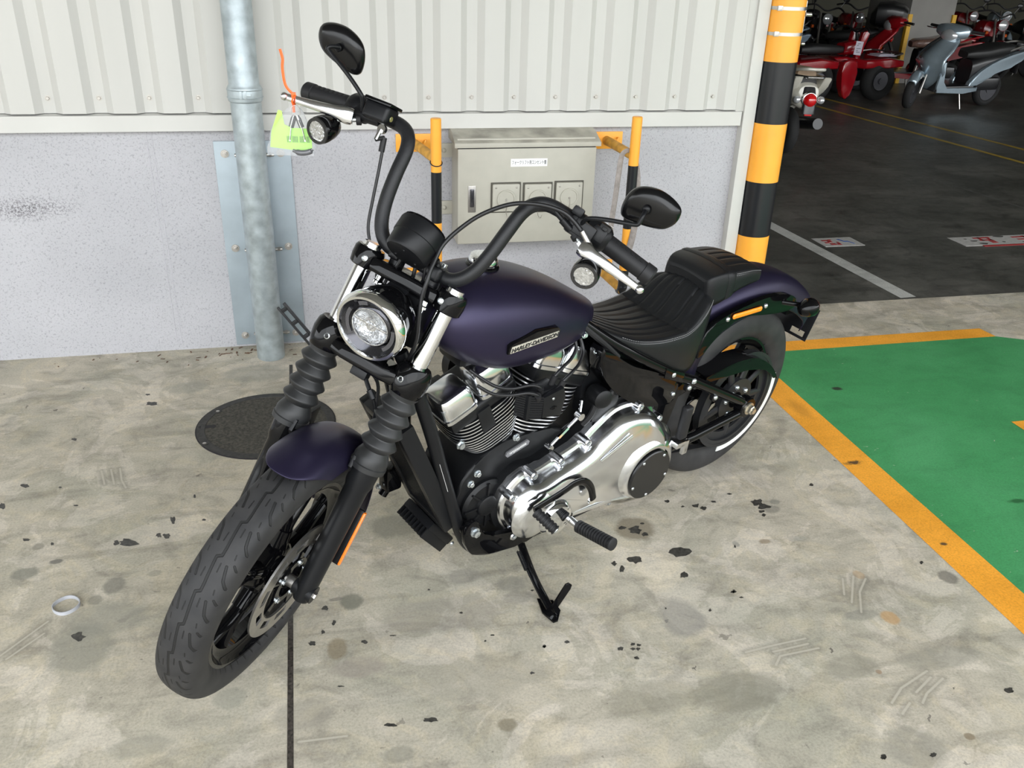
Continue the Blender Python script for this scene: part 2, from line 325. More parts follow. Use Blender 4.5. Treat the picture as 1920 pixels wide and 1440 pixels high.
# stains, drips and scuffs measured on the floor, in metres
SPOTS = [((-1.9302,0.7745),(-1.9258,0.7641),(-1.9360,0.7607),(-1.9463,0.7595),(-1.9558,0.7671),(-1.9703,0.7674),(-1.9642,0.7778),(-1.9685,0.7840),(-1.9676,0.7907),(-1.9626,0.7974),(-1.9512,0.7902),(-1.9390,0.7921),(-1.9283,0.7839)),
 ((-1.9633,0.8602),(-1.9673,0.8583),(-1.9672,0.8546),(-1.9712,0.8560),(-1.9754,0.8521),(-1.9782,0.8575),(-1.9835,0.8609),(-1.9832,0.8658),(-1.9819,0.8700),(-1.9759,0.8681),(-1.9727,0.8674),(-1.9683,0.8682),(-1.9671,0.8637)),
 ((-2.1728,0.5294),(-2.1722,0.5245),(-2.1724,0.5185),(-2.1784,0.5202),(-2.1827,0.5243),(-2.1860,0.5266),(-2.1907,0.5300),(-2.1916,0.5351),(-2.1910,0.5398),(-2.1867,0.5405),(-2.1827,0.5421),(-2.1783,0.5380),(-2.1736,0.5346)),
 ((-2.3026,0.1176),(-2.3002,0.1095),(-2.3005,0.1023),(-2.3032,0.0974),(-2.3091,0.1048),(-2.3142,0.1072),(-2.3191,0.1158),(-2.3237,0.1269),(-2.3197,0.1315),(-2.3190,0.1391),(-2.3131,0.1335),(-2.3087,0.1335),(-2.3053,0.1246)),
 ((-2.2600,0.2306),(-2.2566,0.2236),(-2.2632,0.2225),(-2.2667,0.2175),(-2.2742,0.2234),(-2.2793,0.2275),(-2.2849,0.2322),(-2.2889,0.2391),(-2.2869,0.2447),(-2.2801,0.2453),(-2.2733,0.2408),(-2.2670,0.2416),(-2.2641,0.2356)),
 ((-2.0777,0.0799),(-2.0799,0.0779),(-2.0814,0.0760),(-2.0853,0.0777),(-2.0882,0.0768),(-2.0900,0.0796),(-2.0937,0.0815),(-2.0930,0.0838),(-2.0937,0.0870),(-2.0890,0.0853),(-2.0868,0.0853),(-2.0832,0.0858),(-2.0809,0.0830)),
 ((-2.1791,-0.0870),(-2.1821,-0.0896),(-2.1831,-0.0932),(-2.1891,-0.0921),(-2.1948,-0.0925),(-2.1996,-0.0883),(-2.1995,-0.0845),(-2.2017,-0.0813),(-2.2035,-0.0767),(-2.1969,-0.0779),(-2.1925,-0.0791),(-2.1877,-0.0798),(-2.1843,-0.0830)),
 ((-1.9169,-0.1517),(-1.9182,-0.1558),(-1.9193,-0.1601),(-1.9229,-0.1613),(-1.9276,-0.1634),(-1.9333,-0.1588),(-1.9350,-0.1513),(-1.9324,-0.1469),(-1.9353,-0.1394),(-1.9315,-0.1369),(-1.9267,-0.1358),(-1.9225,-0.1422),(-1.9207,-0.1473)),
 ((-1.8020,-0.1343),(-1.7989,-0.1401),(-1.8012,-0.1439),(-1.8059,-0.1424),(-1.8102,-0.1444),(-1.8120,-0.1373),(-1.8178,-0.1344),(-1.8158,-0.1296),(-1.8160,-0.1243),(-1.8126,-0.1220),(-1.8082,-0.1206),(-1.8032,-0.1238),(-1.8035,-0.1311)),
 ((-1.7729,-0.1425),(-1.7770,-0.1461),(-1.7756,-0.1549),(-1.7809,-0.1554),(-1.7864,-0.1547),(-1.7906,-0.1482),(-1.7923,-0.1417),(-1.7982,-0.1334),(-1.7946,-0.1276),(-1.7875,-0.1312),(-1.7842,-0.1304),(-1.7788,-0.1287),(-1.7765,-0.1362)),
 ((-1.7682,-0.0575),(-1.7700,-0.0655),(-1.7689,-0.0786),(-1.7729,-0.0794),(-1.7768,-0.0752),(-1.7793,-0.0657),(-1.7822,-0.0594),(-1.7850,-0.0488),(-1.7854,-0.0367),(-1.7796,-0.0425),(-1.7775,-0.0412),(-1.7740,-0.0373),(-1.7702,-0.0458)),
 ((-1.6754,-0.0744),(-1.6761,-0.0771),(-1.6783,-0.0786),(-1.6813,-0.0778),(-1.6837,-0.0774),(-1.6857,-0.0756),(-1.6888,-0.0735),(-1.6871,-0.0713),(-1.6861,-0.0696),(-1.6853,-0.0665),(-1.6819,-0.0668),(-1.6785,-0.0684),(-1.6765,-0.0714)),
 ((-1.7198,0.0719),(-1.7184,0.0664),(-1.7187,0.0605),(-1.7209,0.0584),(-1.7235,0.0615),(-1.7262,0.0636),(-1.7258,0.0711),(-1.7264,0.0752),(-1.7263,0.0794),(-1.7249,0.0813),(-1.7233,0.0819),(-1.7216,0.0788),(-1.7198,0.0765)),
 ((-2.1538,0.2017),(-2.1524,0.1981),(-2.1549,0.1975),(-2.1563,0.1961),(-2.1586,0.1970),(-2.1614,0.1982),(-2.1628,0.2018),(-2.1638,0.2051),(-2.1618,0.2064),(-2.1617,0.2098),(-2.1588,0.2069),(-2.1569,0.2065),(-2.1544,0.2048)),
 ((-0.2747,-0.6139),(-0.2802,-0.6228),(-0.2877,-0.6222),(-0.2924,-0.6243),(-0.2950,-0.6210),(-0.3036,-0.6226),(-0.2987,-0.6130),(-0.2963,-0.6061),(-0.2912,-0.6014),(-0.2864,-0.6001),(-0.2806,-0.5965),(-0.2789,-0.6018),(-0.2752,-0.6056)),
 ((-0.3879,-0.5207),(-0.3882,-0.5302),(-0.4012,-0.5299),(-0.4109,-0.5368),(-0.4151,-0.5257),(-0.4253,-0.5244),(-0.4281,-0.5172),(-0.4298,-0.5080),(-0.4209,-0.5011),(-0.4088,-0.5021),(-0.3981,-0.5005),(-0.3868,-0.5038),(-0.3846,-0.5129)),
 ((-0.4500,-0.5507),(-0.4559,-0.5585),(-0.4604,-0.5665),(-0.4630,-0.5632),(-0.4667,-0.5649),(-0.4703,-0.5631),(-0.4672,-0.5524),(-0.4630,-0.5443),(-0.4594,-0.5395),(-0.4559,-0.5348),(-0.4536,-0.5358),(-0.4515,-0.5374),(-0.4507,-0.5423)),
 ((-0.4649,-0.5247),(-0.4698,-0.5285),(-0.4731,-0.5326),(-0.4776,-0.5343),(-0.4794,-0.5296),(-0.4808,-0.5268),(-0.4815,-0.5236),(-0.4843,-0.5175),(-0.4776,-0.5170),(-0.4745,-0.5132),(-0.4693,-0.5100),(-0.4670,-0.5147),(-0.4691,-0.5205)),
 ((-0.1726,-0.7116),(-0.1751,-0.7133),(-0.1773,-0.7151),(-0.1806,-0.7165),(-0.1818,-0.7137),(-0.1859,-0.7135),(-0.1860,-0.7106),(-0.1832,-0.7084),(-0.1815,-0.7061),(-0.1784,-0.7060),(-0.1763,-0.7069),(-0.1724,-0.7063),(-0.1719,-0.7090)),
 ((-0.5678,-0.8700),(-0.5682,-0.8729),(-0.5710,-0.8756),(-0.5751,-0.8733),(-0.5787,-0.8736),(-0.5829,-0.8722),(-0.5812,-0.8687),(-0.5810,-0.8660),(-0.5792,-0.8631),(-0.5751,-0.8627),(-0.5702,-0.8610),(-0.5661,-0.8633),(-0.5640,-0.8668)),
 ((-0.5303,-0.8591),(-0.5301,-0.8618),(-0.5331,-0.8626),(-0.5360,-0.8631),(-0.5391,-0.8627),(-0.5423,-0.8613),(-0.5425,-0.8583),(-0.5389,-0.8565),(-0.5392,-0.8530),(-0.5355,-0.8527),(-0.5328,-0.8541),(-0.5294,-0.8543),(-0.5290,-0.8570)),
 ((-0.5148,-0.8661),(-0.5177,-0.8674),(-0.5193,-0.8691),(-0.5220,-0.8696),(-0.5236,-0.8678),(-0.5275,-0.8676),(-0.5264,-0.8650),(-0.5262,-0.8627),(-0.5253,-0.8596),(-0.5216,-0.8588),(-0.5189,-0.8610),(-0.5165,-0.8619),(-0.5147,-0.8637)),
 ((-0.5325,-0.8768),(-0.5363,-0.8782),(-0.5392,-0.8786),(-0.5420,-0.8808),(-0.5452,-0.8792),(-0.5453,-0.8766),(-0.5486,-0.8750),(-0.5487,-0.8722),(-0.5438,-0.8724),(-0.5421,-0.8697),(-0.5390,-0.8714),(-0.5359,-0.8722),(-0.5361,-0.8745)),
 ((-0.5211,-0.8790),(-0.5243,-0.8804),(-0.5264,-0.8809),(-0.5287,-0.8839),(-0.5316,-0.8833),(-0.5319,-0.8803),(-0.5337,-0.8782),(-0.5326,-0.8752),(-0.5300,-0.8734),(-0.5273,-0.8719),(-0.5255,-0.8743),(-0.5221,-0.8736),(-0.5225,-0.8765)),
 ((-0.5368,-0.9096),(-0.5377,-0.9133),(-0.5414,-0.9139),(-0.5439,-0.9128),(-0.5464,-0.9130),(-0.5478,-0.9112),(-0.5498,-0.9089),(-0.5495,-0.9050),(-0.5458,-0.9033),(-0.5428,-0.9033),(-0.5395,-0.9016),(-0.5389,-0.9051),(-0.5385,-0.9071)),
 ((-0.7630,-0.8223),(-0.7638,-0.8244),(-0.7661,-0.8246),(-0.7680,-0.8263),(-0.7703,-0.8260),(-0.7731,-0.8249),(-0.7705,-0.8217),(-0.7716,-0.8194),(-0.7699,-0.8176),(-0.7678,-0.8162),(-0.7650,-0.8156),(-0.7636,-0.8180),(-0.7623,-0.8199)),
 ((-0.6978,-0.8187),(-0.6991,-0.8215),(-0.7031,-0.8214),(-0.7058,-0.8231),(-0.7088,-0.8219),(-0.7099,-0.8195),(-0.7124,-0.8174),(-0.7111,-0.8147),(-0.7085,-0.8132),(-0.7058,-0.8121),(-0.7022,-0.8111),(-0.7000,-0.8136),(-0.6985,-0.8159)),
 ((-0.3937,-0.7417),(-0.3948,-0.7438),(-0.3965,-0.7439),(-0.3977,-0.7443),(-0.3992,-0.7447),(-0.3992,-0.7428),(-0.3987,-0.7414),(-0.3985,-0.7400),(-0.3978,-0.7380),(-0.3963,-0.7376),(-0.3949,-0.7374),(-0.3939,-0.7382),(-0.3938,-0.7399)),
 ((-0.2722,-0.7716),(-0.2738,-0.7748),(-0.2766,-0.7761),(-0.2791,-0.7772),(-0.2810,-0.7762),(-0.2826,-0.7746),(-0.2805,-0.7712),(-0.2795,-0.7690),(-0.2776,-0.7681),(-0.2762,-0.7671),(-0.2731,-0.7639),(-0.2728,-0.7669),(-0.2735,-0.7694)),
 ((0.3556,-0.2300),(0.3530,-0.2341),(0.3485,-0.2377),(0.3438,-0.2371),(0.3413,-0.2347),(0.3373,-0.2334),(0.3407,-0.2290),(0.3418,-0.2256),(0.3455,-0.2239),(0.3493,-0.2195),(0.3533,-0.2206),(0.3555,-0.2230),(0.3550,-0.2266)),
 ((0.1218,-0.2987),(0.1205,-0.3099),(0.1075,-0.3093),(0.0977,-0.3151),(0.0877,-0.3134),(0.0899,-0.3026),(0.0895,-0.2964),(0.0864,-0.2868),(0.0994,-0.2856),(0.1067,-0.2783),(0.1127,-0.2836),(0.1284,-0.2789),(0.1300,-0.2891)),
 ((0.1442,-0.3284),(0.1357,-0.3357),(0.1220,-0.3340),(0.1137,-0.3363),(0.1018,-0.3374),(0.0939,-0.3316),(0.0980,-0.3235),(0.1041,-0.3183),(0.1071,-0.3110),(0.1174,-0.3056),(0.1281,-0.3092),(0.1322,-0.3158),(0.1371,-0.3207)),
 ((0.1062,-0.3500),(0.1048,-0.3541),(0.0990,-0.3538),(0.0945,-0.3568),(0.0893,-0.3560),(0.0857,-0.3530),(0.0892,-0.3486),(0.0873,-0.3441),(0.0929,-0.3420),(0.0977,-0.3421),(0.1006,-0.3437),(0.1066,-0.3427),(0.1102,-0.3458)),
 ((0.1006,-0.3708),(0.0985,-0.3736),(0.0954,-0.3763),(0.0905,-0.3794),(0.0884,-0.3756),(0.0868,-0.3731),(0.0861,-0.3700),(0.0891,-0.3672),(0.0915,-0.3647),(0.0952,-0.3608),(0.1000,-0.3607),(0.1008,-0.3649),(0.1024,-0.3675)),
 ((-0.0758,-0.2981),(-0.0804,-0.3021),(-0.0842,-0.3082),(-0.0903,-0.3090),(-0.0933,-0.3047),(-0.0937,-0.3004),(-0.0983,-0.2972),(-0.0960,-0.2912),(-0.0904,-0.2875),(-0.0851,-0.2843),(-0.0826,-0.2899),(-0.0767,-0.2884),(-0.0740,-0.2924)),
 ((-0.0297,-0.2681),(-0.0277,-0.2717),(-0.0327,-0.2729),(-0.0377,-0.2715),(-0.0423,-0.2712),(-0.0433,-0.2685),(-0.0449,-0.2665),(-0.0460,-0.2636),(-0.0429,-0.2614),(-0.0380,-0.2601),(-0.0328,-0.2614),(-0.0280,-0.2629),(-0.0295,-0.2661)),
 ((0.0470,-0.2326),(0.0440,-0.2354),(0.0395,-0.2368),(0.0347,-0.2375),(0.0318,-0.2349),(0.0302,-0.2328),(0.0278,-0.2306),(0.0293,-0.2279),(0.0339,-0.2277),(0.0363,-0.2262),(0.0402,-0.2254),(0.0411,-0.2283),(0.0422,-0.2299)),
 ((-0.0731,-0.5116),(-0.0741,-0.5145),(-0.0764,-0.5175),(-0.0787,-0.5174),(-0.0791,-0.5148),(-0.0830,-0.5159),(-0.0802,-0.5117),(-0.0784,-0.5095),(-0.0773,-0.5064),(-0.0744,-0.5031),(-0.0715,-0.5028),(-0.0725,-0.5074),(-0.0726,-0.5094)),
 ((-0.1664,-0.7104),(-0.1686,-0.7136),(-0.1727,-0.7152),(-0.1768,-0.7159),(-0.1804,-0.7147),(-0.1790,-0.7107),(-0.1798,-0.7089),(-0.1783,-0.7071),(-0.1765,-0.7058),(-0.1742,-0.7013),(-0.1698,-0.7015),(-0.1684,-0.7048),(-0.1692,-0.7077)),
 ((-0.1581,-0.7380),(-0.1599,-0.7401),(-0.1632,-0.7405),(-0.1661,-0.7411),(-0.1685,-0.7400),(-0.1705,-0.7387),(-0.1720,-0.7367),(-0.1691,-0.7350),(-0.1666,-0.7345),(-0.1648,-0.7341),(-0.1621,-0.7329),(-0.1617,-0.7351),(-0.1608,-0.7362)),
 ((0.4619,-0.6923),(0.4568,-0.6936),(0.4544,-0.6953),(0.4499,-0.6990),(0.4469,-0.6976),(0.4470,-0.6944),(0.4484,-0.6913),(0.4494,-0.6880),(0.4533,-0.6862),(0.4574,-0.6830),(0.4605,-0.6840),(0.4620,-0.6862),(0.4597,-0.6896)),
 ((-0.0967,-0.2784),(-0.0989,-0.2818),(-0.1014,-0.2888),(-0.1076,-0.2877),(-0.1126,-0.2861),(-0.1167,-0.2830),(-0.1184,-0.2777),(-0.1165,-0.2715),(-0.1079,-0.2715),(-0.1042,-0.2703),(-0.1005,-0.2702),(-0.0917,-0.2675),(-0.0928,-0.2740)),
 ((-0.1446,-0.2761),(-0.1479,-0.2774),(-0.1495,-0.2793),(-0.1522,-0.2793),(-0.1556,-0.2798),(-0.1555,-0.2769),(-0.1594,-0.2752),(-0.1546,-0.2735),(-0.1533,-0.2720),(-0.1512,-0.2711),(-0.1473,-0.2685),(-0.1468,-0.2721),(-0.1439,-0.2734)),
 ((-1.3142,-0.5666),(-1.3160,-0.5700),(-1.3172,-0.5752),(-1.3235,-0.5715),(-1.3269,-0.5700),(-1.3320,-0.5691),(-1.3335,-0.5649),(-1.3315,-0.5618),(-1.3298,-0.5592),(-1.3278,-0.5553),(-1.3221,-0.5528),(-1.3168,-0.5573),(-1.3166,-0.5628)),
 ((-1.2970,-0.6287),(-1.2995,-0.6323),(-1.3005,-0.6362),(-1.3023,-0.6364),(-1.3045,-0.6388),(-1.3064,-0.6355),(-1.3083,-0.6303),(-1.3053,-0.6251),(-1.3047,-0.6210),(-1.3033,-0.6175),(-1.3013,-0.6161),(-1.2996,-0.6192),(-1.2963,-0.6209)),
 ((-1.3267,-0.6587),(-1.3273,-0.6641),(-1.3307,-0.6641),(-1.3325,-0.6642),(-1.3351,-0.6674),(-1.3352,-0.6609),(-1.3361,-0.6585),(-1.3363,-0.6552),(-1.3350,-0.6533),(-1.3343,-0.6483),(-1.3322,-0.6519),(-1.3303,-0.6520),(-1.3283,-0.6542)),
 ((-1.3536,-0.6984),(-1.3518,-0.7028),(-1.3546,-0.7062),(-1.3604,-0.7028),(-1.3649,-0.7039),(-1.3683,-0.7007),(-1.3682,-0.6970),(-1.3718,-0.6927),(-1.3665,-0.6920),(-1.3651,-0.6872),(-1.3598,-0.6888),(-1.3536,-0.6896),(-1.3521,-0.6948)),
 ((-1.2192,-0.7183),(-1.2196,-0.7213),(-1.2219,-0.7238),(-1.2259,-0.7247),(-1.2293,-0.7218),(-1.2308,-0.7191),(-1.2356,-0.7170),(-1.2356,-0.7132),(-1.2337,-0.7097),(-1.2291,-0.7095),(-1.2247,-0.7090),(-1.2226,-0.7132),(-1.2199,-0.7153)),
 ((-0.9550,-0.6527),(-0.9558,-0.6541),(-0.9568,-0.6558),(-0.9594,-0.6565),(-0.9617,-0.6550),(-0.9641,-0.6539),(-0.9645,-0.6519),(-0.9646,-0.6499),(-0.9628,-0.6486),(-0.9602,-0.6492),(-0.9578,-0.6475),(-0.9568,-0.6500),(-0.9554,-0.6512)),
 ((-1.2867,-0.8624),(-1.2866,-0.8643),(-1.2921,-0.8633),(-1.2947,-0.8629),(-1.2983,-0.8632),(-1.3013,-0.8617),(-1.3039,-0.8599),(-1.3009,-0.8591),(-1.3020,-0.8571),(-1.2970,-0.8585),(-1.2945,-0.8587),(-1.2918,-0.8595),(-1.2904,-0.8607)),
 ((-1.1732,-1.0083),(-1.1724,-1.0119),(-1.1812,-1.0110),(-1.1872,-1.0096),(-1.1925,-1.0089),(-1.1966,-1.0067),(-1.2032,-1.0039),(-1.2021,-1.0012),(-1.1985,-0.9994),(-1.1938,-0.9974),(-1.1862,-1.0012),(-1.1792,-1.0022),(-1.1767,-1.0053)),
 ((-1.0792,-1.0107),(-1.0765,-1.0152),(-1.0869,-1.0140),(-1.0930,-1.0157),(-1.0997,-1.0118),(-1.1099,-1.0101),(-1.1110,-1.0061),(-1.1073,-1.0038),(-1.1082,-0.9996),(-1.0980,-1.0023),(-1.0909,-1.0005),(-1.0821,-1.0033),(-1.0786,-1.0075)),
 ((-0.8151,-0.9089),(-0.8171,-0.9108),(-0.8202,-0.9107),(-0.8221,-0.9108),(-0.8258,-0.9127),(-0.8267,-0.9098),(-0.8282,-0.9076),(-0.8265,-0.9057),(-0.8249,-0.9042),(-0.8228,-0.9024),(-0.8202,-0.9038),(-0.8188,-0.9054),(-0.8169,-0.9066)),
 ((-0.8872,-0.7556),(-0.8887,-0.7573),(-0.8912,-0.7580),(-0.8936,-0.7568),(-0.8957,-0.7571),(-0.8986,-0.7563),(-0.8987,-0.7543),(-0.8976,-0.7528),(-0.8963,-0.7517),(-0.8943,-0.7517),(-0.8927,-0.7522),(-0.8902,-0.7520),(-0.8885,-0.7535)),
 ((-0.9122,-0.7733),(-0.9133,-0.7746),(-0.9149,-0.7749),(-0.9161,-0.7761),(-0.9182,-0.7761),(-0.9192,-0.7744),(-0.9192,-0.7727),(-0.9181,-0.7716),(-0.9177,-0.7704),(-0.9166,-0.7690),(-0.9147,-0.7690),(-0.9137,-0.7705),(-0.9132,-0.7719)),
 ((-0.7658,-0.8238),(-0.7658,-0.8260),(-0.7674,-0.8280),(-0.7698,-0.8281),(-0.7711,-0.8260),(-0.7726,-0.8251),(-0.7729,-0.8233),(-0.7734,-0.8211),(-0.7713,-0.8200),(-0.7697,-0.8174),(-0.7679,-0.8198),(-0.7657,-0.8199),(-0.7631,-0.8213)),
 ((-1.1446,-0.7082),(-1.1460,-0.7088),(-1.1488,-0.7088),(-1.1509,-0.7099),(-1.1539,-0.7081),(-1.1602,-0.7075),(-1.1586,-0.7060),(-1.1622,-0.7039),(-1.1586,-0.7035),(-1.1542,-0.7040),(-1.1506,-0.7047),(-1.1462,-0.7054),(-1.1421,-0.7071)),
 ((0.3551,-1.1998),(0.3488,-1.2033),(0.3426,-1.2033),(0.3382,-1.2037),(0.3349,-1.2026),(0.3332,-1.2003),(0.3313,-1.1973),(0.3313,-1.1920),(0.3380,-1.1871),(0.3455,-1.1885),(0.3533,-1.1867),(0.3589,-1.1893),(0.3539,-1.1954)),
 ((-0.0858,-1.3179),(-0.0904,-1.3208),(-0.0942,-1.3236),(-0.0968,-1.3213),(-0.1000,-1.3218),(-0.1009,-1.3195),(-0.1025,-1.3168),(-0.0977,-1.3142),(-0.0960,-1.3098),(-0.0919,-1.3093),(-0.0883,-1.3091),(-0.0846,-1.3099),(-0.0850,-1.3138)),
 ((0.0307,-1.3351),(0.0287,-1.3375),(0.0252,-1.3383),(0.0219,-1.3386),(0.0174,-1.3391),(0.0170,-1.3363),(0.0138,-1.3338),(0.0196,-1.3316),(0.0214,-1.3283),(0.0256,-1.3290),(0.0309,-1.3270),(0.0322,-1.3300),(0.0352,-1.3322)),
 ((-0.2176,-0.5095),(-0.2312,-0.5209),(-0.2464,-0.5268),(-0.2611,-0.5262),(-0.2787,-0.5279),(-0.2817,-0.5142),(-0.2931,-0.5034),(-0.2837,-0.4902),(-0.2697,-0.4824),(-0.2555,-0.4829),(-0.2435,-0.4828),(-0.2370,-0.4903),(-0.2204,-0.4951)),
 ((-0.3310,-0.3760),(-0.3405,-0.3843),(-0.3476,-0.3970),(-0.3582,-0.3877),(-0.3667,-0.3875),(-0.3737,-0.3824),(-0.3687,-0.3727),(-0.3747,-0.3619),(-0.3629,-0.3578),(-0.3545,-0.3550),(-0.3437,-0.3499),(-0.3325,-0.3530),(-0.3403,-0.3675)),
 ((-0.3211,-0.4010),(-0.3210,-0.4071),(-0.3281,-0.4069),(-0.3322,-0.4059),(-0.3396,-0.4098),(-0.3400,-0.4038),(-0.3409,-0.3997),(-0.3396,-0.3952),(-0.3349,-0.3931),(-0.3310,-0.3891),(-0.3253,-0.3891),(-0.3216,-0.3923),(-0.3196,-0.3965)),
 ((-0.3748,-0.3563),(-0.3815,-0.3583),(-0.3840,-0.3620),(-0.3887,-0.3603),(-0.3949,-0.3624),(-0.4015,-0.3601),(-0.4030,-0.3543),(-0.3993,-0.3491),(-0.3940,-0.3461),(-0.3887,-0.3426),(-0.3837,-0.3467),(-0.3796,-0.3485),(-0.3771,-0.3518)),
 ((-0.3113,-0.3443),(-0.3134,-0.3467),(-0.3168,-0.3475),(-0.3197,-0.3478),(-0.3215,-0.3461),(-0.3236,-0.3451),(-0.3255,-0.3431),(-0.3252,-0.3402),(-0.3220,-0.3387),(-0.3191,-0.3374),(-0.3157,-0.3374),(-0.3134,-0.3392),(-0.3113,-0.3414)),
 ((-0.1824,-0.2373),(-0.1852,-0.2416),(-0.1896,-0.2447),(-0.1944,-0.2447),(-0.1955,-0.2399),(-0.1998,-0.2398),(-0.1976,-0.2359),(-0.2001,-0.2316),(-0.1954,-0.2296),(-0.1918,-0.2305),(-0.1883,-0.2289),(-0.1836,-0.2288),(-0.1820,-0.2327)),
 ((-1.0295,-0.5403),(-1.0301,-0.5423),(-1.0324,-0.5421),(-1.0337,-0.5429),(-1.0350,-0.5420),(-1.0371,-0.5417),(-1.0373,-0.5397),(-1.0364,-0.5382),(-1.0365,-0.5359),(-1.0347,-0.5347),(-1.0329,-0.5366),(-1.0304,-0.5360),(-1.0306,-0.5385)),
 ((-0.7406,-0.5972),(-0.7418,-0.5988),(-0.7434,-0.5998),(-0.7454,-0.6013),(-0.7471,-0.6000),(-0.7490,-0.5988),(-0.7500,-0.5967),(-0.7474,-0.5951),(-0.7466,-0.5938),(-0.7453,-0.5922),(-0.7437,-0.5935),(-0.7425,-0.5943),(-0.7397,-0.5949)),
 ((-1.9324,-0.5608),(-1.9407,-0.5664),(-1.9418,-0.5747),(-1.9496,-0.5760),(-1.9574,-0.5678),(-1.9629,-0.5633),(-1.9682,-0.5573),(-1.9728,-0.5489),(-1.9679,-0.5444),(-1.9623,-0.5432),(-1.9571,-0.5385),(-1.9470,-0.5396),(-1.9459,-0.5524)),
 ((-1.8677,-0.1580),(-1.8577,-0.1698),(-1.8719,-0.1727),(-1.8859,-0.1750),(-1.9031,-0.1695),(-1.9157,-0.1609),(-1.9127,-0.1524),(-1.9209,-0.1446),(-1.9098,-0.1429),(-1.9102,-0.1304),(-1.8925,-0.1363),(-1.8824,-0.1451),(-1.8732,-0.1508)),
 ((-2.1057,-0.1222),(-2.1069,-0.1247),(-2.1058,-0.1296),(-2.1096,-0.1272),(-2.1119,-0.1291),(-2.1144,-0.1253),(-2.1149,-0.1217),(-2.1163,-0.1188),(-2.1157,-0.1164),(-2.1159,-0.1117),(-2.1123,-0.1146),(-2.1096,-0.1153),(-2.1079,-0.1189))]
S = [(-0.352,-0.366,0.062,0.063,0.70,(0.17, 0.14, 0.09),.16,.9), (-2.148,-0.128,0.017,0.017,0.60,(0.22, 0.21, 0.17),.16,.9), (0.137,-0.343,0.029,0.023,0.60,(0.2, 0.19, 0.16),.16,.9), (0.169,-0.304,0.018,0.013,0.60,(0.2, 0.2, 0.17),.16,.9), (0.029,-0.503,0.019,0.012,0.60,(0.26, 0.19, 0.11),.16,.9), (0.209,-0.895,0.024,0.028,0.70,(0.5, 0.3, 0.12),.16,.9), (0.229,-0.708,0.016,0.019,0.60,(0.48, 0.34, 0.2),.16,.9), (0.133,-0.869,0.049,0.019,0.50,(0.26, 0.25, 0.21),.16,.9), (0.490,-0.768,0.029,0.030,0.70,(0.13, 0.12, 0.1),.16,.9), (-1.250,-0.550,0.031,0.033,0.75,(0.17, 0.17, 0.13),.16,.9), (-1.293,-0.532,0.019,0.007,0.60,(0.16, 0.15, 0.13),.16,.9), (-1.298,-0.729,0.025,0.039,0.55,(0.2, 0.15, 0.08),.16,.9), (-1.247,-0.804,0.067,0.037,0.45,(0.3, 0.26, 0.22),.16,.9), (-0.919,-1.057,0.023,0.019,0.60,(0.18, 0.15, 0.09),.16,.9), (-1.176,-1.092,0.036,0.023,0.55,(0.25, 0.24, 0.19),.16,.9), (0.145,-1.303,0.013,0.011,0.70,(0.2, 0.15, 0.09),.16,.9), (0.055,-1.074,0.008,0.008,0.70,(0.3, 0.2, 0.12),.16,.9), (-0.327,-1.064,0.114,0.064,0.60,(0.25, 0.235, 0.18),.16,.9), (-0.011,-1.045,0.077,0.040,0.50,(0.26, 0.245, 0.19),.16,.9), (0.249,-1.058,0.115,0.038,0.50,(0.27, 0.26, 0.21),.16,.9), (-0.006,-1.308,0.076,0.059,0.50,(0.24, 0.23, 0.19),.16,.9), (-0.365,-0.787,0.062,0.077,0.60,(0.24, 0.23, 0.205),.16,.9), (-1.097,-0.210,0.075,0.062,0.60,(0.2, 0.2, 0.16),.16,.9), (-1.250,-0.554,0.012,0.018,0.10,(0.2, 0.2, 0.16),.16,.9), (-1.940,-0.601,0.081,0.090,0.60,(0.25, 0.245, 0.2),.16,.9), (-1.894,-0.497,0.098,0.066,0.50,(0.27, 0.265, 0.22),.16,.9), (-2.156,-0.256,0.036,0.029,0.65,(0.2, 0.2, 0.165),.16,.9), (-1.900,-0.357,0.029,0.037,0.60,(0.17, 0.165, 0.14),.16,.9), (-1.939,-0.412,0.019,0.019,0.60,(0.22, 0.21, 0.17),.16,.9), (-2.081,-0.213,0.018,0.011,0.80,(0.14, 0.135, 0.12),.16,.9), (-0.925,-0.497,0.047,0.031,0.50,(0.25, 0.235, 0.2),.16,.9), (-0.795,-0.558,0.040,0.033,0.50,(0.25, 0.24, 0.2),.16,.9), (-0.793,-0.618,0.042,0.027,0.50,(0.24, 0.225, 0.19),.16,.9), (-0.067,-0.499,0.010,0.014,0.50,(0.2, 0.2, 0.18),.16,.9), (0.052,-0.036,0.117,0.092,0.40,(0.26, 0.24, 0.22),.16,.9), (-1.010,-0.644,0.161,0.074,0.35,(0.3, 0.27, 0.23),.16,.9), (-0.954,-0.897,0.161,0.070,0.35,(0.31, 0.29, 0.23),.16,.9), (-1.748,-0.957,0.071,0.031,0.50,(0.27, 0.26, 0.21),.16,.9), (-1.384,-0.934,0.075,0.048,0.45,(0.28, 0.26, 0.215),.16,.9), (-1.559,-0.849,0.038,0.034,0.40,(0.27, 0.27, 0.22),.16,.9), (0.147,-0.510,0.021,0.015,0.40,(0.28, 0.28, 0.24),.16,.9), (-0.557,-1.046,0.119,0.051,0.45,(0.26, 0.24, 0.18),.16,.9), (-1.560,0.997,0.134,0.084,0.50,(0.25, 0.25, 0.21),.16,.9), (-1.830,0.902,0.085,0.050,0.40,(0.26, 0.26, 0.22),.16,.9), (-1.796,-0.321,0.018,0.015,0.50,(0.25, 0.24, 0.2),.16,.9)]
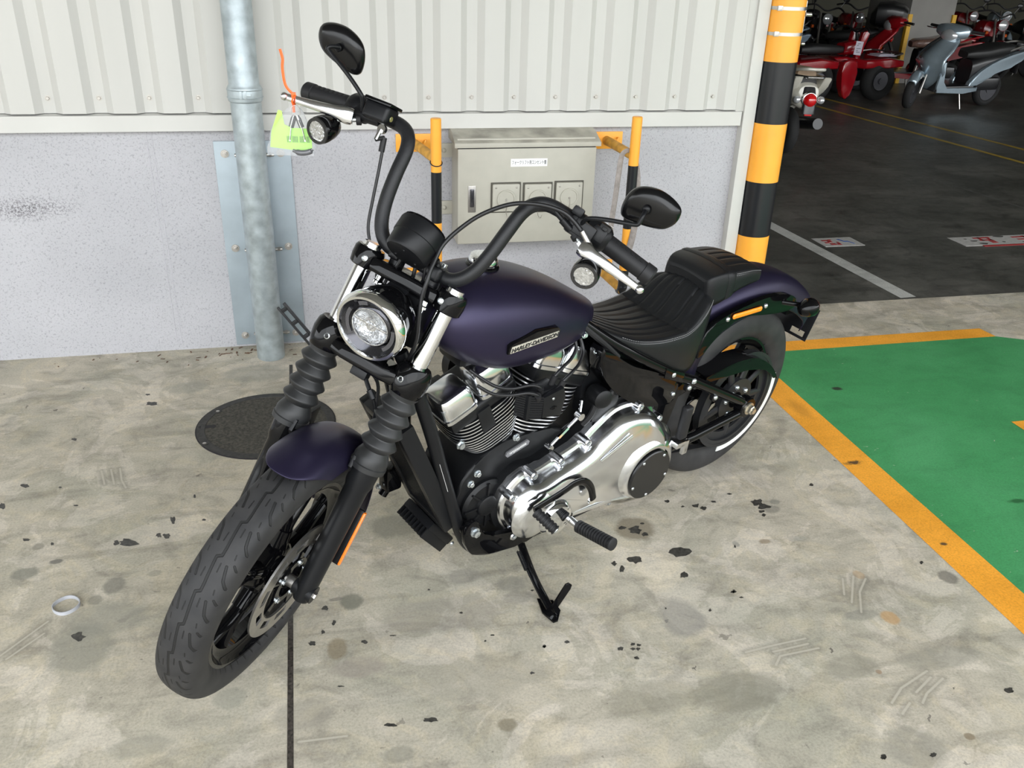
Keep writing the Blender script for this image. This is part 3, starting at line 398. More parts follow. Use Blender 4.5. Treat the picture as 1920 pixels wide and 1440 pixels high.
SCUFFS = [(-0.2530,-0.9428,-0.1681,-0.9330), (-0.1681,-0.9330,-0.0697,-0.9252), (-0.1796,-0.9550,-0.0731,-0.9452), (-0.1962,-1.0008,-0.1692,-0.9729), (-0.1692,-0.9729,-0.0533,-0.9653), (0.0245,-1.1740,0.0784,-1.1347), (0.0784,-1.1347,0.1806,-1.0951), (0.1069,-1.1548,0.1757,-1.1169), (0.1006,-1.1890,0.1313,-1.1632), (0.1313,-1.1632,0.2047,-1.1263), (0.0298,-1.2095,0.0691,-1.1828), (0.1712,-0.7152,0.1355,-0.7817), (0.2099,-0.7099,0.1373,-0.8174), (0.2392,-0.7279,0.1869,-0.7795), (0.1869,-0.7795,0.1412,-0.8593), (-2.0466,0.2878,-2.0208,0.1978), (-2.0168,0.2930,-1.9899,0.1923), (-1.9880,0.2950,-1.9703,0.2156), (-1.9703,0.2156,-1.9484,0.1617), (-2.1290,-0.5936,-2.0430,-0.4797), (-2.1104,-0.6086,-2.0425,-0.5275), (-1.3972,-1.0127,-1.2895,-1.0170)]
M_floor = concrete('concrete_floor', (0.555, 0.505, 0.415), (0.455, 0.430, 0.350), (0.63, 0.565, 0.465), 0.62, S, scuffs=SCUFFS, patchy=True)
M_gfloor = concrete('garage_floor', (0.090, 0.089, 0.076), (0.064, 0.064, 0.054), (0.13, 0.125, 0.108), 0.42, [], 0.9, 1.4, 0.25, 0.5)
M_green = concrete('green_floor_paint', (0.070, 0.31, 0.115), (0.06, 0.28, 0.10), (0.085, 0.34, 0.135), 0.5, [(0.86,0.45,.02,.016,.9,BLK,.3,2),(1.20,-0.28,.02,.008,.9,BLK,.3,2),(1.0,-0.45,.03,.012,.8,(.02,.09,.03),.3,2)], 1.0, 0.35, 0.3)
M_orange = concrete('orange_floor_paint', (0.92, 0.40, 0.045), (0.78, 0.33, 0.03), (0.98, 0.43, 0.05), 0.55, [(0.60,0.30,.03,.07,.45,(.45,.2,.03),.4,1.4),(0.58,-.12,.03,.012,.9,BLK,.3,3),(0.585,-0.62,.012,.008,.9,BLK,.3,1)], 1.0, 0.3, 0.25)
M_wline = concrete('white_floor_paint', (0.52, 0.52, 0.48), (0.40, 0.40, 0.37), (0.58, 0.57, 0.53), 0.5, [], 1.0, 0.5, 0.6)
M_yline = concrete('yellow_floor_paint', (0.38, 0.26, 0.04), (0.30, 0.20, 0.03), (0.42, 0.29, 0.05), 0.5, [], 1.0, 0.5, 0.4)

def flake(name, m, chip):
    """worn paint: pale chips in a paint material, using a stretched noise mask"""
    n = m.node_tree; b = next(x for x in n.nodes if x.type == 'BSDF_PRINCIPLED'); src = b.inputs['Base Color'].links[0].from_socket
    t = n.nodes.new('ShaderNodeTexCoord'); mp = n.nodes.new('ShaderNodeMapping'); mp.inputs['Scale'].default_value = (1, 2.6, 1); mp.inputs['Rotation'].default_value = (0, 0, 0.9)
    ns = n.nodes.new('ShaderNodeTexNoise'); ns.inputs['Scale'].default_value = 21; ns.inputs['Detail'].default_value = 4; ns.inputs['Distortion'].default_value = 1.2
    n2 = n.nodes.new('ShaderNodeTexNoise'); n2.inputs['Scale'].default_value = 2.2
    ad = n.nodes.new('ShaderNodeMath'); ad.operation = 'MULTIPLY_ADD'; ad.inputs[1].default_value = 0.22
    r = n.nodes.new('ShaderNodeValToRGB'); r.color_ramp.elements[0].position = 0.845; r.color_ramp.elements[1].position = 0.86
    mx = n.nodes.new('ShaderNodeMix'); mx.data_type = 'RGBA'
    L = n.links.new; L(t.outputs['Object'], mp.inputs[0]); L(mp.outputs[0], ns.inputs['Vector']); L(t.outputs['Object'], n2.inputs['Vector'])
    L(n2.outputs[0], ad.inputs[0]); L(ns.outputs[0], ad.inputs[2]); L(ad.outputs[0], r.inputs[0]); L(r.outputs[0], mx.inputs[0]); L(src, mx.inputs[6]); mx.inputs[7].default_value = chip + (1,)
    L(mx.outputs[2], b.inputs['Base Color'])
flake('green', M_green, (0.45, 0.50, 0.38))

SMUDGE = (-2.40, 1.30, 0.655)
def stucco(name, col, dark):
    m, n, b = node_mat(name); L = n.links.new
    t = n.nodes.new('ShaderNodeTexCoord'); P = t.outputs['Object']
    a = n.nodes.new('ShaderNodeTexNoise'); a.inputs['Scale'].default_value = 130; a.inputs['Detail'].default_value = 4; a.inputs['Distortion'].default_value = 0.8; L(P, a.inputs['Vector'])
    r = n.nodes.new('ShaderNodeValToRGB'); r.color_ramp.elements[0].position = 0.34; r.color_ramp.elements[0].color = dark+(1,); r.color_ramp.elements[1].position = 0.46; r.color_ramp.elements[1].color = col+(1,); L(a.outputs[0], r.inputs[0])
    c = n.nodes.new('ShaderNodeTexNoise'); c.inputs['Scale'].default_value = 2.2; c.inputs['Detail'].default_value = 5; L(P, c.inputs['Vector'])
    r2 = n.nodes.new('ShaderNodeValToRGB'); r2.color_ramp.elements[0].color = (0.90, 0.90, 0.90, 1); r2.color_ramp.elements[1].color = (1.06, 1.05, 1.05, 1); r2.color_ramp.elements[0].position = 0.3; r2.color_ramp.elements[1].position = 0.7; L(c.outputs[0], r2.inputs[0])
    mx = n.nodes.new('ShaderNodeMix'); mx.data_type = 'RGBA'; mx.blend_type = 'MULTIPLY'; mx.inputs[0].default_value = 1; L(r.outputs[0], mx.inputs[6]); L(r2.outputs[0], mx.inputs[7])
    s1 = n.nodes.new('ShaderNodeVectorMath'); s1.operation = 'SUBTRACT'; L(P, s1.inputs[0]); s1.inputs[1].default_value = SMUDGE
    s2 = n.nodes.new('ShaderNodeVectorMath'); s2.operation = 'MULTIPLY'; L(s1.outputs[0], s2.inputs[0]); s2.inputs[1].default_value = (1/.20, 0, 1/.055)
    s3 = n.nodes.new('ShaderNodeVectorMath'); s3.operation = 'LENGTH'; L(s2.outputs[0], s3.inputs[0])
    s4 = n.nodes.new('ShaderNodeMapRange'); s4.inputs[1].default_value = 0.2; s4.inputs[2].default_value = 1.1; s4.inputs[3].default_value = 0.75; s4.inputs[4].default_value = 0; L(s3.outputs['Value'], s4.inputs[0])
    sr = n.nodes.new('ShaderNodeMapRange'); sr.inputs[1].default_value = 0.56; sr.inputs[2].default_value = 0.42; L(a.outputs[0], sr.inputs[0])
    sm = n.nodes.new('ShaderNodeMath'); sm.operation = 'MULTIPLY'; L(s4.outputs[0], sm.inputs[0]); L(sr.outputs[0], sm.inputs[1])
    m3 = n.nodes.new('ShaderNodeMix'); m3.data_type = 'RGBA'; L(sm.outputs[0], m3.inputs[0]); L(mx.outputs[2], m3.inputs[6]); m3.inputs[7].default_value = (0.10, 0.095, 0.10, 1)
    L(m3.outputs[2], b.inputs['Base Color']); b.inputs['Roughness'].default_value = 0.85
    bp = n.nodes.new('ShaderNodeBump'); bp.inputs['Strength'].default_value = 0.7; bp.inputs['Distance'].default_value = 0.003; L(a.outputs[0], bp.inputs['Height']); L(bp.outputs[0], b.inputs['Normal'])
    return m
M_stucco = stucco('grey_stucco', (0.435, 0.435, 0.455), (0.32, 0.32, 0.335))
M_cream = mat('cream_metal_sheet', (0.50, 0.495, 0.465), 0.5, var=0.05, scale=3, bump=0.05, stretch=(1, 1, 0.25))
M_white = mat('white_metal', (0.54, 0.535, 0.505), 0.45, var=0.03, scale=5)
M_dark = mat('dark_gap', (0.02, 0.018, 0.02), 0.8)
M_galv = mat('galvanised_steel', (0.40, 0.455, 0.475), 0.42, metal=0.55, var=0.22, scale=22, bump=0.04, bscale=60, rvar=0.12)
M_galv2 = mat('galvanised_plate', (0.33, 0.385, 0.42), 0.45, metal=0.35, var=0.10, scale=9, rvar=0.1)
M_bolt = mat('zinc_bolt', (0.48, 0.46, 0.43), 0.35, metal=0.9, var=0.12, scale=200)
M_ybox = mat('yellow_pole_paint', (0.90, 0.385, 0.035), 0.42, var=0.05, scale=8, coat=0.2)
M_yold = mat('rusty_yellow_paint', (0.62, 0.32, 0.05), 0.6, var=0.30, scale=26)
M_kpole = mat('black_pole_tape', (0.010, 0.011, 0.013), 0.30, var=0.1, scale=8, spec=.4)
M_box = mat('beige_box_paint', (0.42, 0.405, 0.345), 0.5, var=0.05, scale=12)
M_boxd = mat('weathered_beige_paint', (0.36, 0.345, 0.29), 0.65, var=0.35, scale=11)
M_label = mat('white_label', (0.85, 0.85, 0.85), 0.4, var=0.01)
M_ink = mat('black_ink', (0.02, 0.02, 0.02), 0.6, var=0)
M_iron = mat('cast_iron', (0.040, 0.038, 0.034), 0.6, var=0.35, scale=60, metal=0.2)
M_cover = mat('bitumen_infill', (0.055, 0.050, 0.038), 0.75, var=0.6, scale=110, bump=0.6, bscale=160)
M_strap = mat('grey_webbing', (0.26, 0.23, 0.21), 0.85, var=0.2, scale=60)
M_bsatin = mat('black_plastic', (0.018, 0.019, 0.021), 0.42, var=0.05)

# ------------------------------------------------------------------ the setting
YW = 1.30
m = MB(); m.mi = 0; m.box((-0.5, -11.3, -0.05), (40, 25.4, 0.1)); 
def sheet(mb, pts, z, mi):
    vs = [mb.bm.verts.new((x, y, z)) for x, y in pts]; f = mb.bm.faces.new(vs); f.material_index = mi
def quad(mb, x0, x1, y0, y1, z, mi): sheet(mb, [(x0, y0), (x1, y0), (x1, y1), (x0, y1)], z, mi)
# painted charging bay: orange border with green field, dark expansion joint
quad(m, 0.533, 0.66, -3.0, 0.958, 0.0008, 2); sheet(m, [(0.66, 0.852), (1.98, 0.852), (1.97, 0.958), (0.66, 0.958)], 0.0008, 2)
sheet(m, [(0.66, -3.0), (3.6, -3.0), (3.6, 0.0), (1.98, 0.852), (0.66, 0.852)], 0.0008, 1)
sheet(m, [(1.40, 0.055), (1.40, -0.03), (1.75, -0.03), (1.75, 0.055)], 0.0016, 2)
quad(m, -1.4225, -1.4085, -3.0, 1.06, 0.0008, 3)
for sp_k in SPOTS: sheet(m, sp_k, 0.0006, 4)
M_spot = mat('oily_black_drips', (0.050, 0.047, 0.040), 0.45, var=0.6, scale=90)
M_joint = mat('bitumen_joint', (0.05, 0.042, 0.035), 0.35, var=0.7, scale=120, bump=0.5, bscale=180)
fl = m.build('floor', [M_floor, M_green, M_orange, M_joint, M_spot]); struct(fl)
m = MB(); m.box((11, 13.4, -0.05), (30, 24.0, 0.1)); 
# white line at the doorway, yellow lane lines, thin chalk lines
def strip(mb, a, b, wd, mi, z=0.0008):
    a = Vector(a); b = Vector(b); d = (b-a).normalized(); n_ = Vector((-d.y, d.x))*wd/2
    sheet(mb, [tuple(a-n_), tuple(b-n_), tuple(b+n_), tuple(a+n_)], z, mi)
strip(m, (1.885, 1.42), (1.79, 3.3), 0.10, 1)
strip(m, (5.50, 1.5), (5.08, 9.2), 0.07, 2); strip(m, (6.06, 1.5), (5.60, 9.2), 0.07, 2)
M_chalk = mat('faint_white_line', (0.14, 0.14, 0.13), 0.5, var=0.3, scale=20)
strip(m, (3.6, 6.50), (8.5, 6.72), 0.03, 3); strip(m, (3.81, 6.04), (4.05, 3.0), 0.014, 3); strip(m, (8.9, 10.6), (8.0, 6.9), 0.05, 3)
gf = m.build('floor.001', [M_gfloor, M_wline, M_yline, M_chalk]); struct(gf)
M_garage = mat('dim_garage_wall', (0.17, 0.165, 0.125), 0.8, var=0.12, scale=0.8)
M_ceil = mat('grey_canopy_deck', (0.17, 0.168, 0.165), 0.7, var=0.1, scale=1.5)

def wallbox(name, c, d, m_, kind=True):
    o = MB().box(c, d).build(name, m_); struct(o); return o
wallbox('wall_back', (-3.65, YW+0.06, 0.49), (8.66, 0.12, 0.98), M_stucco)
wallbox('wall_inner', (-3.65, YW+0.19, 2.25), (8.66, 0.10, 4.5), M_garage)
wallbox('wall_far', (11, 25.0, 2.25), (30, 0.2, 4.5), M_garage)
wallbox('wall_right', (25.9, 13, 2.25), (0.2, 24, 4.5), M_garage)
wallbox('wall_left', (-3.9, 13, 2.25), (0.2, 23.5, 4.5), M_garage)
wallbox('ceiling', (5, 10.5, 4.56), (46, 30.0, 0.12), M_ceil)
# shallow render joints in the stucco
for i, x in enumerate((-1.905, -1.885, -0.93)):
    struct(MB().box((x, YW-0.0006, 0.49), (0.0022, 0.0016, 0.92)).build('trim_%d' % (i+5), mat('faint_joint_%d' % i, (0.47, 0.46, 0.49), 0.9)))
# ribbed cladding above
x0 = -0.219 - 0.1835*42; pts = []
for k in range(50):
    bx = x0 + 0.1835*k
    if bx > 0.62: break
    for dx, dy in ((-0.0225, 1), (0.0225, 1), (0.050, 0), (0.1335, 0)): pts.append((bx+dx, 1.270 + 0.024*dy))
pts = [p for p in pts if p[0] < 0.665] + [(0.668, 1.270)]
m = MB(); m.loft([[(x, y, 1.026) for x, y in pts], [(x, y, 4.5) for x, y in pts]], cap=False, closed=False)
cl = m.build('wall_upper', M_cream, sharp=15); cl.data.polygons.foreach_set('use_smooth', [False]*len(cl.data.polygons)); struct(cl); cl.modifiers.new('s', 'SOLIDIFY').thickness = 0.0012
k = 0
while True:
    bx = x0 + 0.1835*k; k += 1
    if bx > 0.6: break
    if bx < -3.2: continue
    mb = MB(); mb.lathe([(0, .011), (.0015, .011), (.0015, .008)], (bx, 1.2935, 1.082), (0, -1, 0), 14); mb.lathe([(.0015, .0075), (.006, .0075), (.0075, .006)], (bx, 1.2935, 1.082), (0, -1, 0), 6)
    mb.build('screw', M_bolt, cl)
struct(MB().box((-3.66, 1.2985, 1.060), (8.64, 0.003, 0.10)).build('trim_1', M_dark))
m = MB(); m.prism([(1.30, 0.958), (1.262, 0.958), (1.262, 1.019), (1.292, 1.024), (1.30, 1.024)], -8.0, 0.655, axis='x', bev=0.002)
struct(m.build('trim_2', M_white))
struct(MB().box((0.690, 1.335, 2.25), (0.058, 0.16, 4.5), bev=0.003).build('trim_3', M_white))
m = MB(); m.box((0.642, 1.283, 2.25), (0.05, 0.03, 2.48+1.9), bev=0.002); 
struct(MB().box((0.645, 1.278, 2.76), (0.045, 0.022, 3.48), bev=0.003).build('trim_4', M_cream)); m.bm.free()

# ------------------------------------------------------------------ galvanised downpipe on its wall plate
t = thing('drain_pipe', 'tall galvanised steel drain pipe standing on the concrete before the wall', 'pipe', (-1.50, 1.167, 0))
M0 = Matrix.Translation((0, 0, 0))
m = MB(); m.lathe([(0.0, .0575), (0.004, .059), (1.085, .059), (1.09, .0645), (1.10, .066), (1.135, .066), (1.14, .0645), (1.15, .0575), (4.4, .0575)], n=56, cap=False); m.build('pipe', M_galv, t)
m = MB()
for zz, hh in ((1.103, .005), (1.132, .005)): m.tube([(math.cos(a)*.0665, math.sin(a)*.0665, zz) for a in [2*PI*i/48 for i in range(48)]], .0022, 8, closed=True)
for dx in (-.012, .004): m.box((dx, -.0672, 1.117), (.010, .006, .030), .001)
m.box((.016, -.066, 1.117), (.018, .006, .010), .001); m.build('clip_band', M_galv, t)
t2 = thing('steel_plate', 'flat galvanised steel plate bolted upright to the wall behind the pipe', 'plate', (-1.50, 1.30, 0))
m = MB(); m.box((0, -.006, .462), (.304, .010, .90), .0015); m.build('plate', M_galv2, t2)
m = MB(); m.prism([(-.040, -.011), (-.040, -.07), (.045, -.07), (.045, -.011)], 0.02, .86, axis='z'); m.build('channel', M_galv2, t2)
for x, z in ((-.111, .862), (-.111, .462), (-.111, .057), (.111, .862), (.111, .462), (.111, .057)):
    m = MB(); m.lathe([(0, .0165), (.003, .0165)], (x, -.011, z), (0, -1, 0), 20); m.lathe([(.003, .0115), (.013, .0115)], (x, -.011, z), (0, -1, 0), 6); m.lathe([(.013, .006), (.024, .006)], (x, -.011, z), (0, -1, 0), 12); m.build('bolt', M_bolt, t2)
for z in (.862, .462, .075):
    m = MB(); m.tube([(-.070, -.045, z), (.085, -.045, z)], .007, 10); m.lathe([(0, .010), (.010, .010)], (.066, -.045, z), (1, 0, 0), 6); m.build('side_bolt', M_bolt, t2)

# black slotted plastic strip leaning beside the pipe
a = Vector((-1.437, 1.10, 0.262)); b_ = Vector((-1.27, 1.10, 0.012)); d = (b_-a)
m = MB(frame(a, d, (d.z, 0, -d.x))); Ls = d.length
m.box((Ls/2, .016, 0), (Ls, .010, .012), .002); m.box((Ls/2, -.016, 0), (Ls, .013, .012), .002)
for q in (0.08, .32, .58, .84): m.box((Ls*q, 0, 0), (.016, .030, .012), .001)
o = m.build('plastic_strip', M_bsatin); tag(o, 'black slotted plastic strip leaning on the floor beside the pipe', 'strip')

# ------------------------------------------------------------------ socket box for the forklift
t = thing('electrical_box', 'beige metal socket box with a hooded top fixed to the wall', 'electrical box', (-0.37, 1.30, 0))
X0, X1 = -.31, .31
m = MB(); m.box((0, -.076, .71), (.60, .150, .452), .003); m.build('body', M_box, t)
m = MB(); m.box((.002, -.156, .692), (.604, .012, .408), .003); dr = m.build('door', M_box, t)
m = MB(); m.prism([(0, .962), (-.085, .955), (-.172, .922), (-.176, .905), (-.168, .905), (-.158, .914), (0, .914)], -.314, .318, axis='x', bev=.0015); m.build('hood', M_boxd, t)
m = MB(); m.box((.002, -.172, .9115), (.634, .010, .018), .0015); m.build('hood_lip', M_box, t)
m = MB(); m.box((0, -.154, .8985), (.60, .010, .005)); m.build('gasket', M_dark, t)
for i, (x, z) in enumerate(((-.092, .689), (.049, .686), (.189, .690))):
    m = MB(); m.box((x, -.164, z), (.131, .006, .131), .002); m.build('socket_frame', mat('dark_socket_gasket_%d' % i, (.07, .065, .05), .7), dr)
    m = MB(); m.box((x, -.170, z), (.120, .014, .120), .008); m.build('socket_cover', M_box, dr)
    m = MB(); m.lathe([(0, .040), (.004, .041), (.006, .040), (.006, .034), (.003, .033)], (x, -.177, z-.004), (0, -1, 0), 36)
    m.lathe([(0, .034), (.002, .033)], (x, -.177, z-.004), (0, -1, 0), 32); m.build('socket_cap', M_box, dr)
    m = MB()
    for sx in (-1, 1):
        for sz in (-1, 1): m.dome((x+sx*.045, -.177, z+sz*.045), (0, -1, 0), .0042, .003, 10)
    m.dome((x, -.1815, z-.006), (0, -1, 0), .004, .004, 10); m.build('cover_screws', M_bolt, dr)
    m = MB(); m.tube(spline([(x, -.186, z-.008), (x+.001, -.188, z-.03), (x-.001, -.184, z-.055), (x+.004, -.178, z-.078), (x+.014, -.178, z-.088), (x+.02, -.178, z-.074)], 5), .0012, 6); m.build('chain', M_bolt, dr)
m = MB(); m.box((-.239, -.163, .685), (.034, .004, .115), .002); lh = m.build('latch', M_bolt, dr)
m = MB(); m.box((-.239, -.166, .690), (.018, .008, .078), .004); m.build('latch_handle', mat('dark_chrome_latch', (.12, .12, .13), .2, metal=.8), dr)
m = MB(); m.box((.007, -.1626, .836), (.160, .0015, .033), .0004); lb = m.build('name_label', M_label, dr)
text_obj('label_text', 'フォークリフト用コンセント盤', .0195, M_ink, Matrix.Translation((.007, -.1638, .836)) @ Matrix.Rotation(PI/2, 4, 'X'), dr, .0003, .56)
for z in (.862, .612):
    m = MB(); m.box((-.320, -.006, z), (.060, .010, .060), .002); m.dome((-.335, -.011, z), (0, -1, 0), .010, .009, 14); m.build('wall_bracket', M_box, t)
t.location.z = 0.0

# ------------------------------------------------------------------ guard pipes either side of the box
def guard(x, y, name_lab, dirx, cuts, elbow, zlow, px):
    """one bent pipe: arm from a wall plate to a post, post down to an elbow and back to a second plate"""
    t = thing('guard_pole', name_lab, 'guard pole', (x, y, 0))
    r = .0215; zt = 1.045
    m = MB(); zs = [zt]+cuts
    for i in range(len(zs)-1):
        m.mi = i % 2
        pr = [(zs[i+1], r), (zs[i]-.003, r), (zs[i], r-.003)] if i == 0 else [(zs[i+1], r), (zs[i], r)]
        m.lathe(pr, n=28, cap=(i == 0))
    m.build('post', [M_ybox, M_kpole], t)
    for z, mt in ((.895, M_yold), (zlow, M_yold)):
        m = MB(); m.tube([(px, YW-y-.008, z), (px*.45, (YW-y)*.45, z-.006), (0, 0, z-.012)], .0195, 18); ar = m.build('arm', mt, t)
        m = MB(); m.box((px, YW-y-.005, z), (.150, .008, .075), .0015)
        m.build('wall_plate', M_ybox, t)
        for sx in (-1, 1):
            m = MB(); m.tube(spline([(px+sx*.050, YW-y-.010, z+.010), (px+sx*.050, YW-y-.024, z+.012), (px+sx*.044, YW-y-.026, z+.0)], 4), .004, 8); m.build('plate_hook', M_ybox, t)
    m = MB(); m.tube(spline([(0, 0, cuts[-1]+.002), (0, 0, elbow+.03), (0, .012, elbow+.006), (0, .035, elbow)], 6), r, 20); m.build('elbow', M_kpole, t)
    return t
gl = guard(-0.781, 1.0, 'yellow and black guard pole left of the beige socket box', 1, [.836, .628, .41, .30], .28, .30, -.055)
gr_ = guard(0.055, 1.0, 'yellow and black guard pole right of the beige socket box', -1, [.846, .575, .387, .30], .28, .30, -.027)
m = MB(); m.tube([(-.781+.024*math.cos(a), 1.0+.024*math.sin(a), .872+.010*math.sin(a)) for a in [2*PI*i/28 for i in range(28)]], .0022, 8, closed=True)
tag(m.build('wire_loop', M_dark), 'thin black wire loop around the left guard pole', 'wire')
sp_pts = [(.045, 1.01, .905), (.020, 1.005, .905), (.000, 1.0, .885), (-.012, .985, .82), (-.02, .98, .72), (-.03, .975, .62), (-.035, .97, .54), (-.02, .965, .475), (.02, .962, .455), (.055, .965, .49), (.078, .98, .60), (.083, 1.0, .74), (.075, 1.02, .84), (.05, 1.03, .888)]
m = MB(); m.tube(spline(sp_pts, 6), [.008+.006*min(1, i/16) for i in range(79)], 12, flat=(.35, 1.0, (0, 1, 0)), closed=False)
tag(m.build('webbing_strap', M_strap), 'worn grey strap looped over the arm of the right guard pole', 'strap')

# ------------------------------------------------------------------ striped column at the doorway
t = thing('striped_pole', 'thick round pole with yellow and black bands at the garage doorway', 'pole', (0.802, 1.27, 0))
m = MB(); zs = [0, .18, .447, .707, .972, 1.237, 2.6, 2.87, 4.5]; mats = [1, 0, 1, 0, 1, 0, 1, 0]
zs = [0, .182, .447, .707, .972, 1.237, 4.5]; mi = [1, 0, 1, 0, 1, 0]
for i in range(6):
    m.mi = mi[i]; e_ = .0006 if i % 2 else 0
    m.lathe([(zs[i], .080+e_), (zs[i+1], .080+e_)], n=56, cap=False)
m.build('pole', [M_ybox, M_kpole], t)
M_ss = mat('stainless_band', (.55, .53, .50), .3, metal=.9, var=.1, scale=60)
for z in (1.352, 1.455):
    m = MB(); m.lathe([(z-.007, .0808), (z-.007, .0822), (z+.007, .0822), (z+.007, .0808)], n=56, cap=False)
    m.box((-.062, -.056, z), (.022, .010, .020), .001, M=Matrix.Translation((0, 0, 0))); m.build('steel_band', M_ss, t)
m = MB(); m.box((.088, .012, 1.405), (.012, .03, .16), .002); m.tube([(.094, -.004, 1.43), (.118, -.008, 1.43)], .009, 12); m.tube([(.094, -.004, 1.31), (.108, -.008, 1.31)], .007, 12); m.build('bracket', M_ss, t)

# ------------------------------------------------------------------ manhole cover, ring, leaf litter
t = thing('manhole_cover', 'round black cast iron manhole cover set in the concrete floor', 'manhole cover', (-1.505, .53, 0))
m = MB(); m.lathe([(0, .258), (.002, .258), (.0028, .255)], n=72); m.build('gap_ring', M_dark, t)
m = MB(); m.lathe([(.001, .253), (.0042, .253), (.0046, .224), (.0030, .223)], n=72); m.build('rim', M_iron, t)
m = MB(); m.lathe([(.001, .223), (.0036, .223)], n=72); m.build('infill', M_cover, t)
for x, y in ((-.186, .132), (-.215, -.115)):
    m = MB(); m.lathe([(.003, .016), (.0052, .016), (.0052, .013)], (x, y, 0), (0, 0, 1), 20); m.build('boss', M_iron, t)
    m = MB(); m.dome((x, y, .004), (0, 0, 1), .008, .003, 14); m.build('stud', M_bolt, t)
m = MB(); m.prism([(-.215+.010*math.cos(a)+(.022 if math.cos(a) > 0 else -.022), .012+.011*math.sin(a)) for a in [2*PI*i/24 for i in range(24)]], .0030, .0044, axis='z'); m.build('key_slot', M_dark, t)
ring_pts = [(-2.008+.032*math.cos(a)*(1+.10*math.cos(2*a)), -.428+.036*math.sin(a), .005) for a in [2*PI*i/48 for i in range(48)]]
m = MB(); m.loft([[(x, y, .0004), (x, y, .011), (x*1-(x+2.008)*.06, y-(y+.428)*.06, .011), (x-(x+2.008)*.06, y-(y+.428)*.06, .0004)] for x, y, z in ring_pts], cap=False, wrap=True)
tag(m.build('plastic_ring', mat('grey_plastic_band', (.42, .43, .46), .45)), 'small grey band lying on the floor at the left', 'ring')
m = MB(); rn = random.Random(3)
for i in range(46):
    x = rn.gauss(-1.66, .16) if i < 34 else rn.uniform(-2.6, -1.3); y = 1.285-abs(rn.gauss(0, .07)); s_ = rn.uniform(.004, .013); a = rn.uniform(0, PI)
    if (x+1.5)**2+(y-1.167)**2 < .066**2: continue
    m.box((0, 0, 0), (s_*1.8, s_*.6, .0012), .0003, M=Matrix.Translation((x, y, .0018)) @ Matrix.Rotation(a, 4, 'Z') @ Matrix.Rotation(rn.uniform(-.3, .3), 4, 'X'), seg=1)
o = m.build('leaf_litter', mat('dry_leaf', (.14, .075, .045), .8, var=.5, scale=90)); tag(o, 'scraps of dry brown leaf along the foot of the wall', 'leaf litter', kind='stuff')

# floor signs stuck on the garage floor
M_sign = mat('worn_white_sign', (.46, .45, .42), .5, var=.12, scale=40); M_sred = mat('worn_red_print', (.36, .03, .03), .5, var=.2, scale=60); M_sblue = mat('blue_print', (.04, .12, .40), .5); M_hole = mat('torn_patch', (.09, .088, .08), .6)
t = thing('floor_sign', 'small white floor sign with red blocks and a blue stroke beside the white line', 'floor sign', (2.07, 2.436, 0))
m = MB(); m.box((0, 0, .001), (.285, .182, .002)); m.build('sheet', M_sign, t)
m = MB()
for x, y, w_, h_ in ((-.075, .035, .05, .02), (-.055, .012, .03, .035), (-.035, .045, .02, .02), (-.085, -.01, .03, .02), (-.06, -.045, .04, .03), (-.02, -.05, .03, .025), (-.01, -.02, .015, .03)): m.box((x, y, .0025), (w_, h_, .001))
m.build('red_print', M_sred, t)
m = MB(); m.prism([(.02, .055), (.035, .055), (.05, .01), (.075, .01), (.095, -.05), (.085, -.05), (.068, -.005), (.04, -.005)], .002, .0032, axis='z'); m.build('blue_print', M_sblue, t)
t = thing('floor_sign', 'torn white floor sign with red characters and a red edge at the far right', 'floor sign', (3.35, 2.33, 0))
m = MB(); m.box((0, 0, .001), (.93, .19, .002)); m.build('sheet', M_sign, t)
m = MB(); m.box((.06, -.105, .0016), (.80, .024, .002)); 
for x, y, w_, h_ in ((-.23, .06, .13, .022), (-.23, .01, .10, .02), (-.255, .035, .02, .07), (-.19, .0, .02, .10), (-.215, -.03, .02, .05), (.06, .05, .12, .022), (.06, 0, .10, .02), (.10, .02, .02, .10)): m.box((x, y, .0025), (w_, h_, .001))
m.build('red_print', M_sred, t)
m = MB()
for x, y, r1, r2 in ((-.33, .0, .025, .012), (-.30, -.06, .03, .018), (-.13, -.04, .012, .01), (-.08, .075, .04, .02), (-.36, .05, .012, .008), (.02, -.06, .02, .01)):
    m.prism([(x+r1*math.cos(a)*(1+.2*math.sin(3*a)), y+r2*math.sin(a)) for a in [2*PI*i/16 for i in range(16)]], .0021, .0029, axis='z')
m.build('torn_patches', M_hole, t)
# ================================================================== THE MOTORCYCLE
# bike axes: x forward, y left, z up, origin under the rear axle.  fork axes: f forward, y left, w up the steering axis.
BM = Matrix([list(r)+[0] for r in BIKE_M]+[[0, 0, 0, 1]])
FM = Matrix([list(FORK_M[i])+[FORK_A[i]] for i in range(3)]+[[0, 0, 0, 1]])
RK = math.radians(28); cR, sR = math.cos(RK), math.sin(RK)
SM = FM @ Matrix(((cR, 0, sR, 0), (0, 1, 0, 0), (-sR, 0, cR, 0), (0, 0, 0, 1)))     # level steered axes
bike = thing('motorcycle', 'dark purple cruiser motorcycle with high black handlebars leaning on its side stand', 'motorcycle', M=BM)

